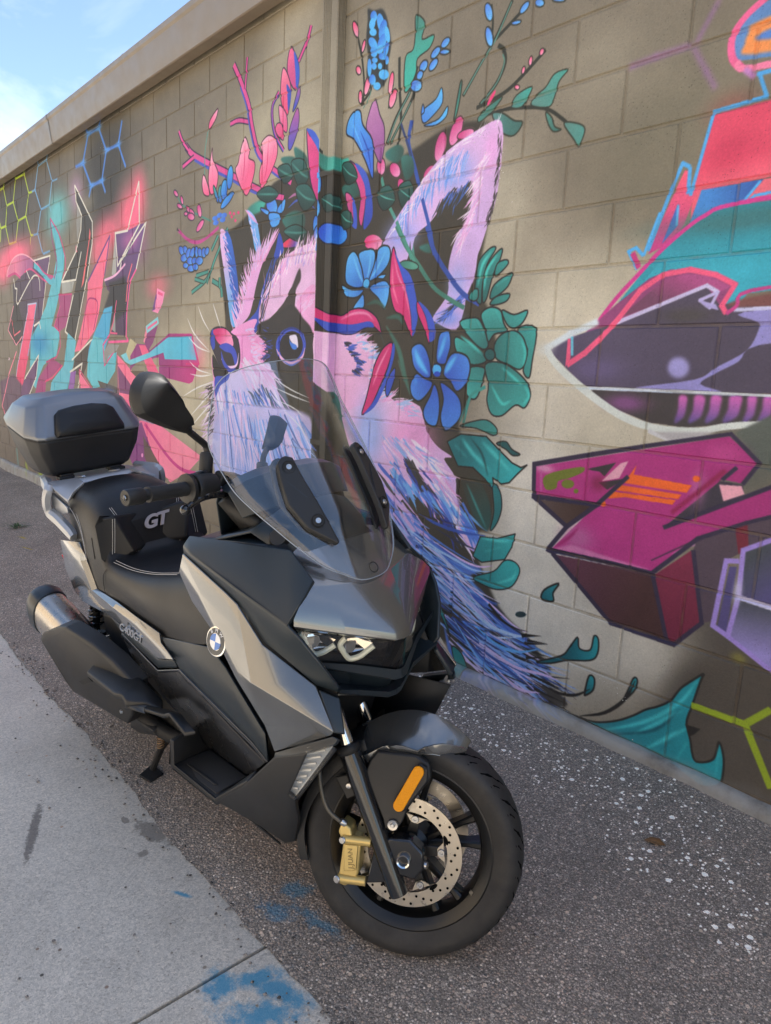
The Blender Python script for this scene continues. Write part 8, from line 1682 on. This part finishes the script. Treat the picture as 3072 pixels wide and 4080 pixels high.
steer(tube('valve', [tuple(WC+Vector((.168*math.cos(-.62), -.01, .168*math.sin(-.62)))), tuple(WC+Vector((.14*math.cos(-.62), -.02, .14*math.sin(-.62))))], .004, M_DARK, fwheel, n=8))
for a in (-.5, ): steer(prism('wheel_weight', [tuple(WC+Vector((.183*math.cos(a+d_), -.037, .183*math.sin(a+d_)))) for d_ in (0, .05)]+[tuple(WC+Vector((.176*math.cos(a+d_), -.03, .176*math.sin(a+d_)))) for d_ in (.05, 0)], (0, -.003, 0), M_FASTEN, fwheel))

# ---------------------------------------------------------------- top case on the rack
tcx = empty('top_case'); tcx.matrix_world = SCM@Matrix.Translation((-1.8, 0, .985))
tag(tcx, 'silver and black hard top case with backrest pad on the scooter rear rack', 'top case')
OFF = Vector((-1.8, 0, .985))
def ctr(V): return [tuple(Vector(v)-OFF) for v in V]
def ringc(H):
    """half outline (front centre .. rear centre) -> closed ring"""
    return [tuple(p) for p in H]+[(p[0], -p[1], p[2]) for p in H[-2:0:-1]]
def sm(z0, k): return lambda x: z0+k*(-1.645-x)
seam = [(-1.655, 0), (-1.652, -.1), (-1.648, -.165), (-1.66, -.194), (-1.715, -.221), (-1.88, -.224), (-1.955, -.21), (-2.005, -.16), (-2.03, 0)]
zs_ = lambda x: 1.142+.2*(-1.645-x)
def off(H, d, s=1.): return [(-1.83+(x+1.83)*s, y*s) for x, y in H]
L0 = [(x, y, zs_(x)+.002) for x, y in seam]; L0b = [(x, y, zs_(x)+.014) for x, y in off(seam, 0, 1.012)]
L1 = [(-1.71, 0, 1.27), (-1.708, -.09, 1.27), (-1.705, -.135, 1.268), (-1.715, -.16, 1.266), (-1.757, -.186, 1.264), (-1.88, -.19, 1.272), (-1.935, -.175, 1.272), (-1.97, -.13, 1.272), (-1.99, 0, 1.273)]
L2 = [(-1.738, 0, 1.296), (-1.737, -.07, 1.296), (-1.737, -.11, 1.294), (-1.745, -.13, 1.292), (-1.775, -.15, 1.29), (-1.87, -.152, 1.296), (-1.91, -.14, 1.297), (-1.935, -.1, 1.298), (-1.95, 0, 1.299)]
L3 = [(-1.8+(x+1.8)*.5, y*.5, z+.007) for x, y, z in L2]
lid = loft('lid', [ctr(ringc(L)) for L in (L0, L0b, L1, L2, L3)], M_LID, tcx, smooth=40, bevel=.008, seg=3)
B0 = [(x, y, zs_(x)-.002) for x, y in off(seam, 0, .992)]
B1 = [(-1.667, 0, 1.09), (-1.664, -.1, 1.09), (-1.662, -.155, 1.09), (-1.674, -.182, 1.09), (-1.722, -.208, 1.1), (-1.88, -.212, 1.13), (-1.945, -.198, 1.14), (-1.99, -.15, 1.145), (-2.012, 0, 1.15)]
B2 = [(-1.695, 0, 1.015), (-1.693, -.08, 1.015), (-1.694, -.13, 1.015), (-1.705, -.152, 1.015), (-1.75, -.175, 1.02), (-1.87, -.178, 1.03), (-1.92, -.165, 1.035), (-1.955, -.12, 1.04), (-1.97, 0, 1.045)]
B3 = [(-1.715, 0, .999), (-1.714, -.07, .999), (-1.715, -.115, .999), (-1.725, -.135, .999), (-1.765, -.152, 1.0), (-1.86, -.155, 1.002), (-1.9, -.142, 1.003), (-1.93, -.1, 1.005), (-1.945, 0, 1.006)]
loft('base', [ctr(ringc(L)) for L in (B0, B1, B2, B3)], M_PLAST, tcx, smooth=50, bevel=.006, seg=3)
SB = [(x, y, zs_(x)-.004) for x, y in off(seam, 0, .98)]; ST_ = [(x, y, zs_(x)+.004) for x, y in off(seam, 0, .98)]
loft('seal', [ctr(ringc(L)) for L in (SB, ST_)], M_DARK, tcx)
pad = [(-1.648, -.128, 1.152), (-1.655, -.132, 1.165), (-1.684, -.112, 1.232), (-1.69, -.095, 1.245), (-1.694, -.04, 1.254), (-1.695, .03, 1.256), (-1.69, .085, 1.247), (-1.682, .108, 1.232), (-1.655, .13, 1.166), (-1.648, .126, 1.152)]
P = ctr(pad); m_ = len(P); c_ = sum((Vector(p) for p in P), Vector())/m_; nn = Vector((.92, 0, .38))
rings = [[tuple(Vector(p)-nn*.008) for p in P], [tuple(Vector(p)+nn*.01) for p in P], [tuple(c_+(Vector(p)-c_)*.95+nn*.02) for p in P], [tuple(c_+(Vector(p)-c_)*.85+nn*.026) for p in P], [tuple(c_+(Vector(p)-c_)*.4+nn*.03) for p in P]]
loft('backrest_pad', rings, M_SEAT, tcx, smooth=60)
for s in (1, -1): boxm('foot', (.05, s*.095-.024, .003), (.1, s*.095+.024, .02), M_PLAST, tcx, bevel=.003)

# ---------------------------------------------------------------- small things on the ground
lf = mesh('fallen_leaf', [(-.03, 0, .002), (-.012, -.011, .008), (.012, -.013, .006), (.03, -.002, .003), (.012, .011, .012), (-.012, .01, .011), (0, -.001, .004)], [(0, 1, 6), (1, 2, 6), (2, 3, 6), (3, 4, 6), (4, 5, 6), (5, 0, 6)], pbr('dry_leaf', (.2, .1, .035), .6, bump=.4, bscale=120), None, solid=.0006)
lf.location = (-.84, -.345, zg(-.84, -.345)+.005); lf.rotation_euler = (0, 0, .5); tag(lf, 'single small dry brown leaf lying on the asphalt near the wall', 'leaf')
wd = empty('weed', (-6.3, -.68, zg(-6.3, -.68))); tag(wd, 'small green weed growing from the asphalt crack', 'weed'); M_WEED = pbr('weed_green', (.06, .11, .03), .6)
r2 = random.Random(9)
for i in range(26):
    a = r2.uniform(0, 6.28); L_ = r2.uniform(.05, .14); h = r2.uniform(.01, .05); w = r2.uniform(.004, .009); d = Vector((math.cos(a), math.sin(a), 0)); t = Vector((-d.y, d.x, 0)); b = Vector((r2.uniform(-.04, .04), r2.uniform(-.03, .03), 0))
    V = [tuple(b), tuple(b+d*L_*.5+t*w+Vector((0, 0, h))), tuple(b+d*L_+Vector((0, 0, h*.6))), tuple(b+d*L_*.5-t*w+Vector((0, 0, h)))]
    mesh('leaf', V, [(0, 1, 2, 3)], M_WEED, wd)
V = []; F = []
for i in range(420):
    if i < 260: x = r2.uniform(-3.8, -1.0); y = -1.36+r2.gauss(0, .035)
    else: x = r2.uniform(-3.2, -.4); y = r2.uniform(-1.9, -.2)
    s = r2.uniform(.0022, .0065); z = zg(x, y)+s*.35+.004; k = len(V)
    D = [Vector((1, 0, 0)), Vector((0, 1, 0)), Vector((-1, 0, 0)), Vector((0, -1, 0)), Vector((0, 0, .7)), Vector((0, 0, -.7))]; an = r2.uniform(0, 6.28)
    for v in D:
        q_ = v*s*r2.uniform(.7, 1.25); V.append((x+q_.x*math.cos(an)-q_.y*math.sin(an), y+q_.x*math.sin(an)+q_.y*math.cos(an), z+q_.z))
    F += [tuple(k+j for j in f) for f in ((0, 1, 4), (1, 2, 4), (2, 3, 4), (3, 0, 4), (1, 0, 5), (2, 1, 5), (3, 2, 5), (0, 3, 5))]
def gravel():
    m, n, l, b = newmat('loose_grit'); P = n.new('ShaderNodeNewGeometry').outputs['Position']; T = NT(m); l.new(T.ramp(T.voro(P, 60).outputs['Color'], [(.2, (.06, .055, .05)), (.5, (.17, .15, .13)), (.8, (.3, .26, .22))]), b.inputs['Base Color']); b.inputs['Roughness'].default_value = .85; return m
tag(mesh('gravel', V, F, gravel(), None, smooth=None), 'loose grit scattered along the edge of the asphalt', 'gravel', kind='stuff')
